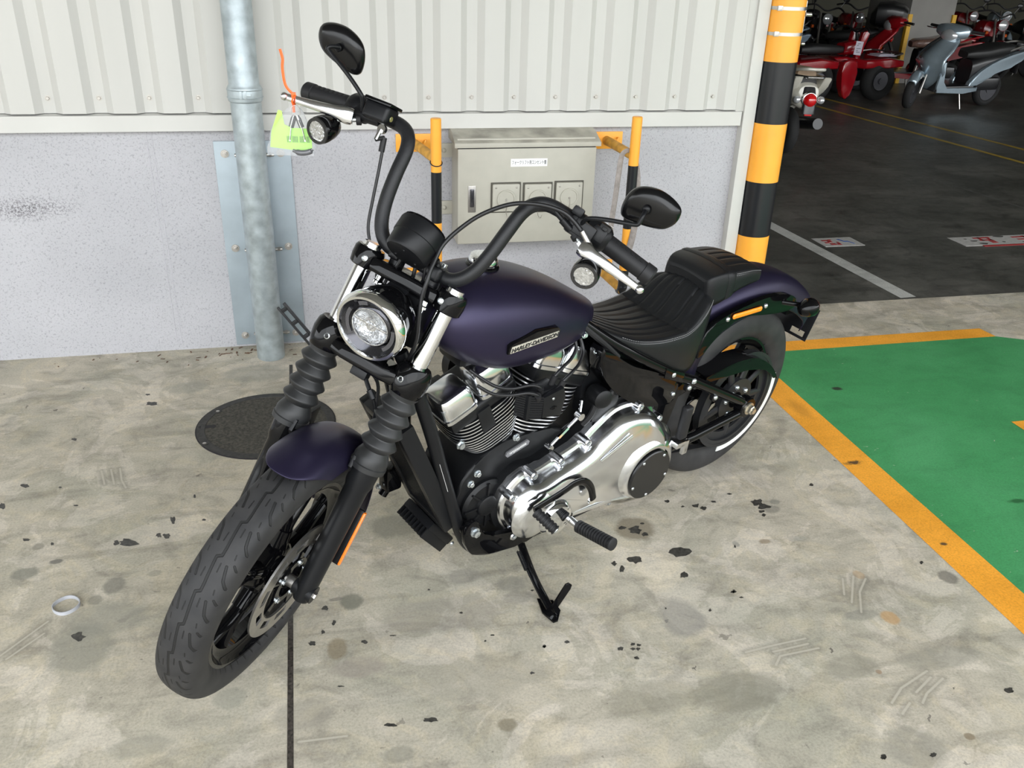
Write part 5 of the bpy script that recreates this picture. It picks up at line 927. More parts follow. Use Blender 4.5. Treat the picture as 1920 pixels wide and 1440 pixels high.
# mirrors
mo = [(.332, .954), (.330, .983), (.338, 1.008), (.356, 1.024), (.386, 1.033), (.418, 1.030), (.444, 1.018), (.4505, .999), (.446, .979), (.431, .962), (.400, .951), (.366, .945), (.343, .944)]
for s in (1, -1):
    out = [(p.x, p.y) for p in spline([(s*y, z, 0) for y, z in mo], 5, closed=True)]
    cy = s*.392; cz = .988
    def sc_(k): return [(cy+(y-cy)*k, cz+(z-cz)*k) for y, z in out]
    m = MB(SM); MX = -.557
    rg = []
    for x, k in ((-.012, .90), (-.012, .97), (-.009, 1.0), (-.003, 1.0), (.004, .965), (.010, .86), (.0132, .70), (.0152, .50), (.0164, .30), (.0168, .05)):
        off = -.030*s*max(0, min(1, (x-.0135)/.004)) if x > .0135 else 0
        rg.append([(MX+x, y-off*0, z) for y, z in sc_(k)])
    m.loft(rg); mh = m.build('mirror', mat('mirror_black_%d' % s, (.004, .004, .0045), .20, var=0, spec=.35), bike, sharp=60)
    m = MB(SM); m.prism(sc_(.90), MX-.0135, MX-.0118, axis='x'); m.build('mirror_glass', K_chrome, mh)
    base = Vector((-.500, s*.276, .905)); j = Vector((-.530, s*.374, .985))
    m = MB(SM)
    if s > 0: P = [base, (-.497, s*.282, .928), (-.492, s*.296, .942), (-.497, s*.33, .954), (-.505, s*.376, .966), (-.508, s*.386, .972), (-.515, s*.386, .988), (-.533, s*.384, .992)]
    else: P = [base, (-.497, s*.280, .932), (-.496, s*.288, .944), (-.500, s*.33, .968), (-.507, s*.384, .990), (-.508, s*.392, .996), (-.515, s*.388, 1.000), (-.533, s*.380, .998)]
    m.tube(spline(P, 5), .0048, 12); m.build('mirror_stem', K_satin, bike)
    m = MB(SM); m.dome((-.536, s*.384, .994), (1, 0, 0), .009, .006); m.build('stem_joint', K_satin, mh)
# front turn signals hang below the levers
for s in (1, -1):
    c = SM.inverted() @ (FM @ Vector((.004, s*.337, .955)))
    ax = Vector((1, s*.12, -.02)).normalized()
    m = MB(SM); m.lathe([(-.058, .004), (-.054, .013), (-.042, .0225), (-.024, .0285), (-.006, .0305), (.004, .0305), (.010, .0285), (.010, .0242), (-.006, .0238)], c, ax, 36); ts = m.build('turn_signal', K_gloss, bike)
    m = MB(SM); m.lathe([(.009, .0295), (.013, .0290), (.013, .0225)], c, ax, 36, cap=False); m.build('signal_ring', mat('dark_ring', (.05, .05, .05), .3, metal=.6, var=0), ts)
    m = MB(SM); rg = []
    u_ = ax.orthogonal().normalized(); v_ = ax.cross(u_)
    for k, (x, r) in enumerate(((.010, .0228), (.006, .019), (.009, .0150), (.004, .0110), (.008, .0070), (.005, .003))):
        rg.append([Vector(c)+ax*(x+.0012*math.sin(10*a))+(u_*math.cos(a)+v_*math.sin(a))*r for a in [2*PI*q/60 for q in range(60)]])
    m.loft(rg); m.build('signal_reflector', K_refl, ts)
    m = MB(SM); m.lathe([(.012, .0232), (.0155, .018), (.0170, .010), (.0175, .001)], c, ax, 30, cap=False); m.build('signal_lens', mat('signal_glass_%d' % s, (1, 1, 1), .03, var=0, trans=1, ior=1.12), ts)
    p0 = SM.inverted() @ ((Lf if s > 0 else Rf) @ Vector((.010, -.034 if s > 0 else .034, -.024)))
    p1 = Vector(c)-ax*.030+Vector((0, -s*.010, .022))
    m = MB(SM); m.tube([p0, p0.lerp(p1, .9)], .0052, 12); q = p0.lerp(p1, .35); m.lathe([(0, .009), (.012, .009)], q, (p1-p0), 6); m.build('signal_stalk', K_zinc, ts)
    m = MB(SM); m.lathe([(0, .012), (.010, .012)], p0, (p1-p0), 18); m.build('stalk_boot', K_rub, ts)

# speedometer can between the risers
sx = Vector((-.82, 0, .57)).normalized(); c = Vector((-.352, -.008, .785))
m = MB(SM); m.lathe([(-.052, .034), (-.050, .046), (-.044, .0500), (-.014, .0515), (-.013, .0535), (.018, .0545), (.022, .053)], c, sx, 56); sp2 = m.build('speedometer', K_satin, bike)
m = MB(SM); m.lathe([(.021, .0535), (.026, .0520), (.027, .048)], c, sx, 56, cap=False); m.build('gauge_bezel', K_gloss, sp2)
m = MB(SM); m.lathe([(.020, .049), (.021, .048)], c, sx, 48); m.build('gauge_face', M_ink, sp2)
for a in (.4, 2.5, 4.6):
    u_ = sx.orthogonal().normalized(); v_ = sx.cross(u_); m = MB(SM); m.lathe([(0, .0035), (.003, .003)], c-sx*.051+(u_*math.cos(a)+v_*math.sin(a))*.028, -sx, 10); m.build('gauge_screw', K_satin, sp2)
m = MB(SM); m.box((-.385, 0, .745), (.03, .05, .05), .006); m.build('gauge_bracket', K_satin, sp2)
# ---- fuel tank: sections along x
def interp(xs, cols, k=5):
    P = [[x]+list(c) for x, c in zip(xs, cols)]
    out = []
    n = len(P)
    for i in range(n-1):
        a, b, c, d = P[max(i-1, 0)], P[i], P[i+1], P[min(i+2, n-1)]
        for j in range(k):
            t = j/k
            out.append([0.5*((2*b[q])+(c[q]-a[q])*t+(2*a[q]-5*b[q]+4*c[q]-d[q])*t*t+(3*b[q]-a[q]-3*c[q]+d[q])*t**3) for q in range(len(b))])
    out.append(P[-1]); return out
def sg(v, p): return math.copysign(abs(v)**p, v)
TX = [.690, .70, .76, .85, .95, 1.05, 1.14, 1.20, 1.24, 1.258]
TW = [.020, .042, .088, .120, .138, .145, .136, .112, .072, .030]
TB = [.790, .772, .745, .730, .728, .738, .778, .827, .865, .888]
TT = [.812, .826, .865, .919, .965, .992, .994, .972, .938, .905]
def tank_pt(x, w, zb, zt, t):
    c, s = math.cos(t), math.sin(t); h = zt-zb; zc = zb+.42*h
    return Vector((x, w*sg(c, .85), zc+(zt-zc)*abs(s)**.9 if s > 0 else zc-(zc-zb)*abs(s)**.75))
rg = [[tank_pt(x, w, b_, t_, 2*PI*k/64) for k in range(64)] for x, w, b_, t_ in interp(TX, list(zip(TW, TB, TT)), 5)]
m = MB(); m.loft(rg); tank = m.build('fuel_tank', K_purple, bike, sharp=80, sub=1)
# filler cap
cz = Vector((1.060, 0.0, .990)); axn = Vector((-.06, 0, 1)).normalized()
m = MB(); m.lathe([(-.010, .040), (.004, .040), (.008, .037), (.008, .033)], cz, axn, 44); m.build('cap_flange', K_gloss, tank)
m = MB(); m.lathe([(.002, .032), (.010, .0345), (.020, .0345), (.026, .031), (.029, .024), (.0285, .012), (.0285, .001)], cz, axn, 48); m.build('fuel_cap', K_chrome, tank)
# badge: dark shield behind, silver bar with letters
def surf_y(x, z):
    r = min(interp(TX, list(zip(TW, TB, TT)), 8), key=lambda q: abs(q[0]-x)); w, zb, zt = r[1:]
    h = zt-zb; zc = zb+.42*h
    s = ((z-zc)/(zt-zc))**(1/.9) if z > zc else ((zc-z)/(zc-zb))**(1/.75)
    s = min(1, s); return w*(math.sqrt(max(0, 1-s*s)))**.85
bx0, bx1, bz = 1.078, .913, .848
pA = Vector((bx0, surf_y(bx0, bz-.004)+.004, .8455)); pB = Vector((bx1, surf_y(bx1, bz)+.004, .8450))
xa = (pB-pA); Lb = xa.length
Mb = frame((pA+pB)/2, xa, Vector((0, .20, 1)))
m = MB(Mb); h = Lb/2
m.prism([(-h, -.016), (h, -.018), (h+.002, .004), (h-.01, .016), (0, .027), (-h+.008, .014), (-h-.002, .008)], -.012, .004, axis='z', bev=.0015); bd_ = m.build('tank_badge', K_gloss, tank)
m = MB(Mb); m.prism([(-h+.005, -.0125), (h-.004, -.0145), (h-.004, .0035), (-h+.005, .0065)], .003, .0062, axis='z', bev=.0006); m.build('badge_plate', K_badge, bd_)
for s_ in (-1, 1): pass
text_obj('badge_letters', 'HARLEY-DAVIDSON', .0172, M_ink, Mb @ Matrix.Translation((0, -.0042, .0064)), bd_, .0006, 1.00, bold=.0007)

# ---- rider seat
SX = [.835, .80, .75, .70, .64, .58, .50, .43, .395, .36, .325, .290, .255, .232]
SC = [(.030, .838, .833, .812), (.045, .826, .818, .795), (.068, .802, .795, .765), (.088, .778, .768, .738), (.108, .750, .738, .700), (.122, .724, .716, .668), (.134, .706, .704, .622), (.140, .700, .704, .585), (.141, .701, .708, .570), (.139, .728, .722, .560), (.132, .765, .744, .572), (.118, .790, .762, .612), (.094, .792, .760, .670), (.062, .775, .748, .705)]
rows = []
NW = 73
for x, w, zc, ze, zb in interp(SX, SC, 8):
    row = []
    for j in range(NW):
        q = -1+2*j/(NW-1); aq = abs(q)
        if aq <= .72:
            v = q/.72; y = w*v*.93; z = zc+(ze-zc)*v*v
            npl = 8.0; ph = (v*npl/2) % 1.0; gro = math.exp(-((min(ph, 1-ph))/.10)**2)
            front = x > .40
            amp = .0030 if x > .41 else .0034
            if .388 < x < .402: amp = 0
            if abs(v) < .96: z -= amp*gro*min(1, (.835-x)/.05)
            z += .0016*(1-gro)
            if abs(x-.397) < .007: z -= .006*(1-((x-.397)/.007)**2)
        else:
            t = (aq-.72)/.28; a = t*PI/2
            y = math.copysign(w*(.93+.07*min(1, t*3)**.5 - .10*max(0, t-.6)), q); z = ze-(ze-zb)*(t**1.15)
            if t < .12: z -= .0022*(1-abs(t-.05)/.07) if abs(t-.05) < .07 else 0
        row.append((x, y, z))
    rows.append(row)
m = MB(); m.loft(rows, cap=False, closed=False)
# closing end caps and underside
seat = m.build('rider_seat', K_seat, bike, sharp=75); md = seat.modifiers.new('s', 'SOLIDIFY'); md.thickness = .02; md.offset = -1
for off in (0, .006):
    for s in (1, -1):
        P = []
        for x, w, zc, ze, zb in interp(SX, SC, 8):
            if x > .64 or x < .24: continue
            zz = ze-(ze-zb)*.035-off*1.1; yy = s*(w*(.93+.07*min(1, .3)**.5)+.0012)
            P.append((x, yy, zz+.001))
        m = MB(); step = 1
        for i in range(len(P)-1):
            a = Vector(P[i]); b_ = Vector(P[i+1]); n_ = max(1, int((b_-a).length/.0045))
            for k in range(n_): m.tube([a.lerp(b_, k/n_), a.lerp(b_, (k+.6)/n_)], .0009, 4)
        o = m.build('stitching', K_thread, seat); o['kind'] = 'stuff'
# ---- passenger pad
PX = [.285, .280, .262, .22, .16, .10, .05, .02, .004]
PC = [(.072, .812, .806, .758), (.086, .824, .818, .744), (.096, .836, .830, .738), (.101, .842, .834, .748), (.102, .840, .829, .770), (.098, .832, .823, .775), (.090, .818, .811, .772), (.076, .802, .798, .770), (.050, .788, .786, .770)]
rows = []
for x, w, zc, ze, zb in interp(PX, PC, 7):
    row = []
    for j in range(NW):
        q = -1+2*j/(NW-1); aq = abs(q)
        if aq <= .72:
            v = q/.72; y = w*v*.90; z = zc+(ze-zc)*v*v
            if x < .19:
                ph = (v*2.5+.5) % 1.0; gro = math.exp(-((min(ph, 1-ph))/.11)**2)
                if abs(v) < .95: z -= .0035*gro*min(1, (.19-x)/.02)
        else:
            t = (aq-.72)/.28; y = math.copysign(w*(.90+.10*math.sin(min(1, t*1.8)*PI/2)), q); z = ze-(ze-zb)*t**1.3
        row.append((x, y, z))
    rows.append(row)
m = MB(); m.loft(rows, cap=False, closed=False)
pad = m.build('passenger_pad', K_seat, bike, sharp=75); md = pad.modifiers.new('s', 'SOLIDIFY'); md.thickness = .015; md.offset = -1
m = MB(); r0 = rows[0]; m.bm.faces.new([m.bm.verts.new(p) for p in r0]); m.mi = 0; pc = m.build('pad_front', K_seat, pad)
def section_at(x, X, Cc, w0):
    return min(interp(X, Cc, 14), key=lambda q: abs(q[0]-x))
rows2 = []
for x in (.214, .205, .190, .181):
    _, w, zc, ze, zb = section_at(x, PX, PC, 0); row = []
    lift = .0035 if .185 < x < .21 else .0005
    for j in range(49):
        q = -1+2*j/48; aq = abs(q)
        if aq <= .72: v = q/.72; y = w*v*.90; z = zc+(ze-zc)*v*v+lift
        else: t = (aq-.72)/.28; y = math.copysign(w*(.90+.10*math.sin(min(1, t*1.8)*PI/2))+lift, q); z = ze-(ze-zb)*t**1.3+lift*(1-t)
        row.append((x, y, z))
    rows2.append(row)
m = MB(); m.loft(rows2, cap=False, closed=False); m.build('seat_strap', K_seat, pad)
for s in (1, -1):
    for dz in (0, .006):
        P = []
        for x, w, zc, ze, zb in interp(PX, PC, 7):
            if .015 < x < .18: P.append((x, s*(w*.955+.001), ze-.0045-dz))
        m = MB()
        for i in range(len(P)-1):
            a = Vector(P[i]); b_ = Vector(P[i+1]); n_ = max(1, int((b_-a).length/.0045))
            for k in range(n_): m.tube([a.lerp(b_, k/n_), a.lerp(b_, (k+.6)/n_)], .0009, 4)
        o = m.build('stitching', K_thread, pad); o['kind'] = 'stuff'

# ---- rear fender, struts, signals, plate holder
RP = [(.375, .50), (.365, .57), (.335, .635), (.285, .690), (.21, .732), (.12, .756), (.02, .765), (-.08, .756), (-.16, .735), (-.24, .700), (-.31, .655), (-.37, .606), (-.405, .572)]
P = spline([(x, 0, z) for x, z in RP], 5); rows = []
for i, p in enumerate(P):
    tg = (P[min(i+1, len(P)-1)]-P[max(i-1, 0)]).normalized(); nn = Vector((tg.z, 0, -tg.x))
    if nn.dot(Vector((0, 0, .32))-p) < 0: nn = -nn
    endf = max(0, (i/(len(P)-1)-.86)/.14)
    hw = .108*(1-.12*endf); row = []
    for j in range(33):
        q = -1+2*j/32; d = .010*q*q+.092*abs(q)**5*(1-.15*endf)
        row.append(p+nn*d+Vector((.060*abs(q)**3*endf, 0, 0))*1.0+Vector((0, hw*q*(1.0-.02*q*q), 0)))
    rows.append(row)
m = MB(); m.loft(rows, cap=False, closed=False); rf = m.build('rear_fender', K_purple, bike, sharp=70); md = rf.modifiers.new('s', 'SOLIDIFY'); md.thickness = .003; md.offset = -1
for s in (1, -1):
    ol = [(.300, .672), (.241, .706), (.150, .722), (.050, .728), (-.05, .722), (-.115, .700), (-.150, .668), (-.130, .650), (-.05, .655), (.03, .668), (.12, .684), (.200, .672), (.262, .628), (.30, .590), (.318, .60)]
    ol = [(p.x, p.y) for p in spline([(x, z, 0) for x, z in ol], 3, closed=True)]
    m = MB(); m.prism(ol, s*.112, s*.130, axis='y', bev=.006, seg=3); st_ = m.build('fender_strut', K_gloss, bike)
    m = MB(); a0 = Vector((.187, s*.134, .703)); a1 = Vector((.062, s*.134, .699)); m.tube([a0, a1], .0088, 14, flat=(1, .5, (0, 0, 1))); m.sphere(a0, .0088, 8, sc=(1, .5, 1)); m.sphere(a1, .0088, 8, sc=(1, .5, 1)); m.build('reflector', K_amber, st_, label='long amber side reflector')
    for x, z in ((.212, .698), (.030, .700)):
        m = MB(); m.dome((x, s*.130, z), (0, s, 0), .0082, .006); m.build('strut_bolt', K_zinc, st_)
    c = Vector((-.125, s*.185, .683)); ax = Vector((-1, s*.05, 0)).normalized()
    m = MB(); m.lathe([(-.042, .003), (-.038, .013), (-.026, .0235), (-.008, .0295), (.012, .0300), (.018, .028)], c, ax, 32); m.tube([c+Vector((.004, -s*.02, 0)), (-.060, s*.124, .690)], .008, 12); ts = m.build('rear_turn_signal', K_gloss, bike)
    m = MB(); m.lathe([(.017, .0285), (.026, .024), (.030, .010), (.031, .001)], c, ax, 28); m.build('signal_lens', mat('smoked_red_lens_%d' % s, (.10, .012, .010), .08, var=0, coat=1), ts)
m = MB(); m.lathe([(-.002, .030), (.0025, .0305)], c, ax, 8); m.bm.free()
# plate holder below the tail
m = MB()
Mp = frame((-.352, 0, .520), (0, 1, 0), (-.30, 0, .95))
def slotted(m, w, h, slots):
    m.box((0, h*.10, 0), (w, h*.8, .003), .001); 
m = MB(Mp)
m.box((0, .010, 0), (.200, .090, .003), .0012); m.box((-.092, -.045, 0), (.016, .024, .003), .001); m.box((.092, -.045, 0), (.016, .024, .003), .001); m.box((0, -.045, 0), (.060, .024, .003), .001); m.box((0, -.060, 0), (.200, .010, .003), .001); m.build('plate_holder', K_satin, bike)
m = MB(); m.box((-.315, 0, .600), (.075, .10, .035), .008); m.box((-.31, 0, .565), (.06, .06, .05), .006); m.build('plate_bracket', K_satin, bike)

# ---- rear wheel, belt drive
WR = Matrix.Translation((0, 0, .323)) @ Matrix.Rotation(.25, 4, 'Y')
rw, rty = wheel('rear_wheel', WR, .323, .150, .2080, K_tyr, 5, .070, K_gloss)
m = MB(Matrix.Translation((0, .090, 0))); arcring(m, .158, .178, -.014, .014, n=120); arcring(m, .128, .160, -.006, .004, n=96); arcring(m, .030, .080, -.010, .010)
for i in range(9):
    a = 2*PI*i/9; m.tube([(.060*math.cos(a), 0, .060*math.sin(a)), (.150*math.cos(a), 0, .150*math.sin(a))], [.016, .012], 10, flat=(1, .5, (math.sin(a), 0, -math.cos(a))))
pu = m.build('drive_pulley', K_pulley, rw)
m = MB(); arcring(m, .172, .1835, .1035, .1055, n=120); m.build('pulley_flange', K_pulley, rw)
m = MB(); arcring(m, .1835, .2030, .1030, .1058, a0=math.radians(165)+.25, a1=math.radians(280)+.25, n=140); m.build('reflection_arc', mat('painted_reflection', (.66, .67, .65), .35, var=0, coat=.3), rw, label='pale arc strip painted as a sky reflection along the lower pulley edge')  # pale partial arc: a sky reflection painted in light grey, added at the pulley edge
for i in range(5):
    a = 2*PI*i/5+.4; m = MB(); m.dome((.052*math.cos(a), .100, .052*math.sin(a)), (0, 1, 0), .0095, .008); m.build('pulley_bolt', K_zinc, pu)
# toothed belt around both pulleys
bp_ = []
cr_, rr_ = Vector((0, .090, .323)), .180; cf_, rf_ = Vector((.60, .090, .335)), .055
dv = (cf_-cr_); Lc = dv.length; base_a = math.atan2(dv.z, dv.x); off_a = math.acos((rr_-rf_)/Lc)
for k in range(41): a = base_a+off_a+(2*PI-2*off_a)*k/40; bp_.append((cr_.x+rr_*math.cos(a), .090, cr_.z+rr_*math.sin(a)))
for k in range(17): a = base_a-off_a+2*off_a*k/16; bp_.append((cf_.x+rf_*math.cos(a), .090, cf_.z+rf_*math.sin(a)))
m = MB(); rg = []
n_ = len(bp_)
for i in range(n_):
    p = Vector(bp_[i]); t_ = (Vector(bp_[(i+1) % n_])-Vector(bp_[i-1])).normalized(); nn = Vector((t_.z, 0, -t_.x))
    rg.append([p+Vector((0, -.012, 0)), p+Vector((0, .012, 0)), p+Vector((0, .012, 0))-nn*.004, p+Vector((0, -.012, 0))-nn*.004])
m.loft(rg, wrap=True); m.build('drive_belt', K_rub, bike)
up = [(.235, .498), (.195, .503), (.101, .512), (.007, .503), (-.055, .478), (-.110, .442), (-.150, .404), (-.172, .375)]
lo = [(-.152, .378), (-.131, .402), (-.090, .428), (-.049, .447), (.022, .464), (.142, .471), (.211, .476), (.235, .480)]
m = MB(); m.prism(up+lo, .122, .128, axis='y', bev=.002)
rows = [[(x, .060, z+.002), (x, .128, z)] for x, z in [(p.x, p.z) for p in spline([(a, 0, b_) for a, b_ in up], 3)]]
m.loft([[r[0], r[1], (r[1][0], r[1][1], r[1][2]-.004), (r[0][0], r[0][1], r[0][2]-.004)] for r in rows]); m.build('belt_guard', K_gloss, bike)
# swingarm
for s in (1, -1):
    m = MB(); m.tube([(.420, s*.130, .568), (.335, s*.138, .528), (.02, s*.140, .345)], [.018, .0165, .0165], 18); m.tube([(.42, s*.120, .270), (.25, s*.140, .288), (.03, s*.142, .304)], [.022, .0165, .0155], 18)
    m.lathe([(-.018, .034), (-.014, .037), (.014, .037), (.018, .034)], (0, s*.140, .323), (0, 1, 0), 32)
    m.prism([(.46, .50), (.38, .545), (.33, .53), (.30, .50), (.30, .475), (.36, .470), (.40, .30), (.40, .25), (.47, .25)], s*.105, s*.125, axis='y', bev=.006)
    m.build('swingarm', K_gloss, bike)
    m = MB(); m.lathe([(0, .022), (.004, .022), (.004, .019)], (0, s*.158, .323), (0, s, 0), 28); m.lathe([(.003, .0165), (.016, .0165), (.018, .014)], (0, s*.158, .323), (0, s, 0), 6); m.lathe([(.016, .010), (.024, .010)], (0, s*.158, .323), (0, s, 0), 20); m.build('axle_nut', mat('brassy_nut_%d' % s, (.62, .58, .48), .28, metal=.9, var=.05), bike)
for x, z in ((.195, .428), (.345, .512)):
    m = MB(); m.lathe([(0, .015), (.012, .015)], (x, .138, z-.004), (0, 1, 0), 20); m.build('guard_boss', K_satin, bike)
    m = MB(); m.dome((x, .150, z-.004), (0, 1, 0), .0085, .006); m.build('guard_bolt', K_zinc, bike)

# ---- frame
m = MB()
for s in (1, -1):
    m.tube(spline([(.83, s*.045, .842), (.78, s*.070, .808), (.70, s*.100, .748), (.62, s*.120, .695), (.52, s*.130, .634), (.43, s*.134, .580), (.38, s*.134, .552)], 6), .0155, 16)
m.build('seat_rails', K_gloss, bike)
m = MB()
for s in (1, -1):
    m.tube(spline([(1.30, s*.035, .84), (1.275, s*.060, .76), (1.235, s*.078, .63), (1.180, s*.088, .44), (1.125, s*.092, .27), (1.085, s*.094, .195), (1.02, s*.094, .152), (.90, s*.094, .140), (.60, s*.094, .140), (.48, s*.094, .18)], 6), .0175, 18)
m.build('frame_downtubes', K_satin, bike)
m = MB(); m.tube([(1.31, 0, .85), (1.24, 0, .87), (.90, 0, .80), (.78, 0, .80)], .028, 16); m.tube([(1.347, 0, .828), (1.276, 0, .960)], .034, 24); m.build('frame_backbone', K_satin, bike)
for x, y, z in ((.434, .146, .580), (.334, .152, .530)):
    m = MB(); m.dome((x, y, z), (0, 1, 0), .010, .008); m.build('rail_bolt', K_zinc, bike)
m = MB(); m.prism([(.475, .615), (.385, .570), (.385, .540), (.475, .580)], .146, .150, axis='y', bev=.001); m.build('rail_plate', K_gloss, bike)
# tag on the left downtube
m = MB(); d_ = (Vector((1.125, .092, .27))-Vector((1.235, .078, .63))).normalized(); c0 = Vector((1.200, .1015, .505))
Mt = frame(c0, d_, Vector((.7, .7, .1)))
m = MB(Mt)
for k in range(10): m.box((-.02+.009*k, .0, .004), (.0055, .0045, .0006))
m.box((.02, .0055, .004), (.10, .0009, .0006)); m.build('tube_lettering', K_white, bike)

# ---- side covers and boxes
for s in (1, -1):
    ol = [(.735, .742), (.66, .690), (.60, .650), (.50, .602), (.41, .552), (.388, .530), (.384, .475), (.42, .466), (.47, .476), (.55, .505), (.63, .560), (.69, .615), (.735, .680)]
    ol = [(p.x, p.y) for p in spline([(x, z, 0) for x, z in ol], 3, closed=True)]
    m = MB(); m.prism(ol, s*.085, s*.138, axis='y', bev=.012, seg=3); sc2 = m.build('side_cover', K_gloss, bike)
    m = MB(); m.dome((.400, s*.138, .497), (0, s, 0), .0075, .005); m.build('cover_bolt', K_zinc, sc2)
m = MB(); m.box((.60, 0, .62), (.26, .15, .16), .02); m.box((.50, 0, .45), (.20, .16, .26), .02); m.build('battery_box', K_satin, bike)
m = MB(); m.box((.30, 0, .56), (.06, .12, .20), .01); m.build('inner_fender', K_satin, bike)
m = MB(); m.box((1.02, 0, .80), (.24, .10, .10), .02); m.build('intake_plenum', K_satin, bike)

# ---- engine
CK = Vector((.942, 0, .350))
def cylM(sign):
    A_ = Vector((sign*.383, 0, .924)); Pf = Vector((.924, 0, -sign*.383))
    return Matrix(((Pf.x, 0, A_.x, CK.x), (Pf.y, 1, A_.y, 0), (Pf.z, 0, A_.z, CK.z), (0, 0, 0, 1)))    # x = p (forward), y, z = a (up the bore)
def rr_ring(hx, hy, z, r=.42, n=48):
    o = []
    for k in range(n):
        t = 2*PI*k/n; o.append((hx*sg(math.cos(t), r), hy*sg(math.sin(t), r), z))
    return o
for sign in (1, -1):
    M_ = cylM(sign); nm = 'front_cylinder' if sign > 0 else 'rear_cylinder'
    m = MB(M_); m.loft([rr_ring(.058, .062, .10, .8), rr_ring(.058, .062, .31, .8)]); 
    cy_ = m.build(nm, K_case, bike)
    nf = 14
    for k in range(nf):
        a_ = .146+.0118*k; q_ = min(1, k/8.0); hx = .064+(.042 if sign > 0 else .048)*(1-(1-q_)**1.6); hy = .070+.016*q_; 
        m = MB(M_); m.loft([rr_ring(hx*.5, hy*.5, a_-.0018, .62), rr_ring(hx, hy, a_-.0018, .62)], cap=False); m.loft([rr_ring(hx, hy, a_+.0018, .62), rr_ring(hx*.5, hy*.5, a_+.0018, .62)], cap=False)
        m.mi = 1; m.loft([rr_ring(hx, hy, a_-.0018, .62), rr_ring(hx, hy, a_+.0018, .62)], cap=False)
        m.build('cooling_fin', [K_case, K_fin], cy_)
    m = MB(M_); m.box((.0, 0, .322), (.190, .165, .040), .012, seg=3); m.box((.072, .0, .327), (.085, .172, .045), .012); hd = m.build('cylinder_head', K_case, bike)
    m = MB(M_); m.box((.018, .074, .285), (.042, .03, .075), .006); m.build('head_block', K_case, hd)
    for (p0, p1, a0, a1) in (((.022, .122, .342, .412), (-.092, .012, .345, .425)) if sign > 0 else ((.022, .120, .342, .405), (-.105, .012, .342, .420))):
        cx = (p0+p1)/2
        m = MB(M_)
        hw_ = (p1-p0)/2; n8 = 40
        def rring(k, z, dy=0): return [(cx+x*k, y*k+.038-.010*(1-k), zz) for x, y, zz in rr_ring(hw_, .046, z, .38, n8)]
        m.loft([rring(1.06, a0), rring(1.06, a0+.010), rring(1.0, a0+.012), rring(.99, a0+.035), rring(.94, a1-.012), rring(.86, a1-.004), rring(.70, a1)])
        rc = m.build('rocker_cover', K_alu, bike, label='polished rocker cover')
        for (bx_, by_) in ((cx-hw_*.75, .070), (cx+hw_*.75, .070)):
            m = MB(M_); m.lathe([(a0+.004, .011), (a0+.046, .0095)], (bx_, by_, 0), (0, 0, 1), 16); m.lathe([(a0+.046, .0065), (a0+.053, .0065)], (bx_, by_, 0), (0, 0, 1), 6); m.build('cover_bolt', K_zinc, rc)
m = MB(cylM(1)); m.lathe([(0, .013), (.004, .013)], (.100, .062, .240), (0, 1, 0), 6); m.lathe([(.004, .009), (.012, .009)], (.100, .062, .240), (0, 1, 0), 6); m.build('engine_bolt', K_zinc, bike)
# crankcase
ol = [(1.135, .335), (1.120, .420), (1.060, .475), (1.000, .500), (.945, .500), (.885, .495), (.800, .480), (.740, .440), (.58, .44), (.46, .42), (.44, .26), (.50, .17), (.75, .155), (.98, .155), (1.07, .19), (1.12, .26)]
ol = [(p.x, p.y) for p in spline([(x, z, 0) for x, z in ol], 3, closed=True)]
m = MB(); m.prism(ol, -.095, .078, axis='y', bev=.012, seg=3); m.build('crankcase', K_case, bike)
m = MB(); m.lathe([(0, .075), (.010, .075), (.018, .066), (.018, .034), (.026, .032), (.030, .026)], (1.045, .078, .325), (0, 1, 0), 40)
for k in range(8): a = 2*PI*k/8; m.box((1.045+.048*math.cos(a), .098, .325+.048*math.sin(a)), (.05, .006, .006), .001, M=Matrix.Translation((1.045+.048*math.cos(a), .098, .325+.048*math.sin(a))) @ Matrix.Rotation(-a, 4, 'Y') @ Matrix.Translation((-(1.045+.048*math.cos(a)), -.098, -(.325+.048*math.sin(a)))))
m.build('alternator_cover', K_case, bike)
# inner primary casting (black, between crankcase and bright cover)
ol0 = [(.930, .188), (.985, .225), (1.016, .280), (1.020, .335), (.995, .380), (.950, .408), (.900, .402), (.840, .417), (.750, .442), (.700, .476), (.630, .515), (.550, .512), (.488, .487), (.443, .440), (.418, .385), (.404, .320), (.404, .260), (.425, .210), (.465, .177), (.530, .165), (.600, .172), (.720, .186), (.850, .190)]
def sp2(o, k=3): return [(p.x, p.y) for p in spline([(x, z, 0) for x, z in o], k, closed=True)]
def shrink(o, d, cx=None):
    out_ = []; n_ = len(o)
    for i in range(n_):
        a = Vector(o[i-1]); b_ = Vector(o[(i+1) % n_]); t_ = (b_-a).normalized(); nn = Vector((-t_.y, t_.x)); p = Vector(o[i]); out_.append(p+nn*d)
    A0 = sum(o[i][0]*o[(i+1) % n_][1]-o[(i+1) % n_][0]*o[i][1] for i in range(n_))/2
    A1 = sum(out_[i][0]*out_[(i+1) % n_][1]-out_[(i+1) % n_][0]*out_[i][1] for i in range(n_))/2
    if (abs(A1) > abs(A0)) == (d > 0): return [tuple(2*Vector(o[i])-out_[i]) for i in range(n_)]
    return [tuple(v) for v in out_]
olF = sp2(ol0, 4)
m = MB(); m.prism(sp2(shrink(ol0, -.014)), .060, .106, axis='y', bev=.006); m.build('inner_primary', K_case, bike)
m = MB()
def ringy(o, y): return [(x, y, z) for x, z in o]
lay = [(.000, .104), (.000, .116), (.004, .122), (.013, .126), (.016, .134), (.018, .150), (.024, .164), (.034, .174), (.048, .179)]
rings = [ringy(shrink(olF, d) if d else olF, y) for d, y in lay]
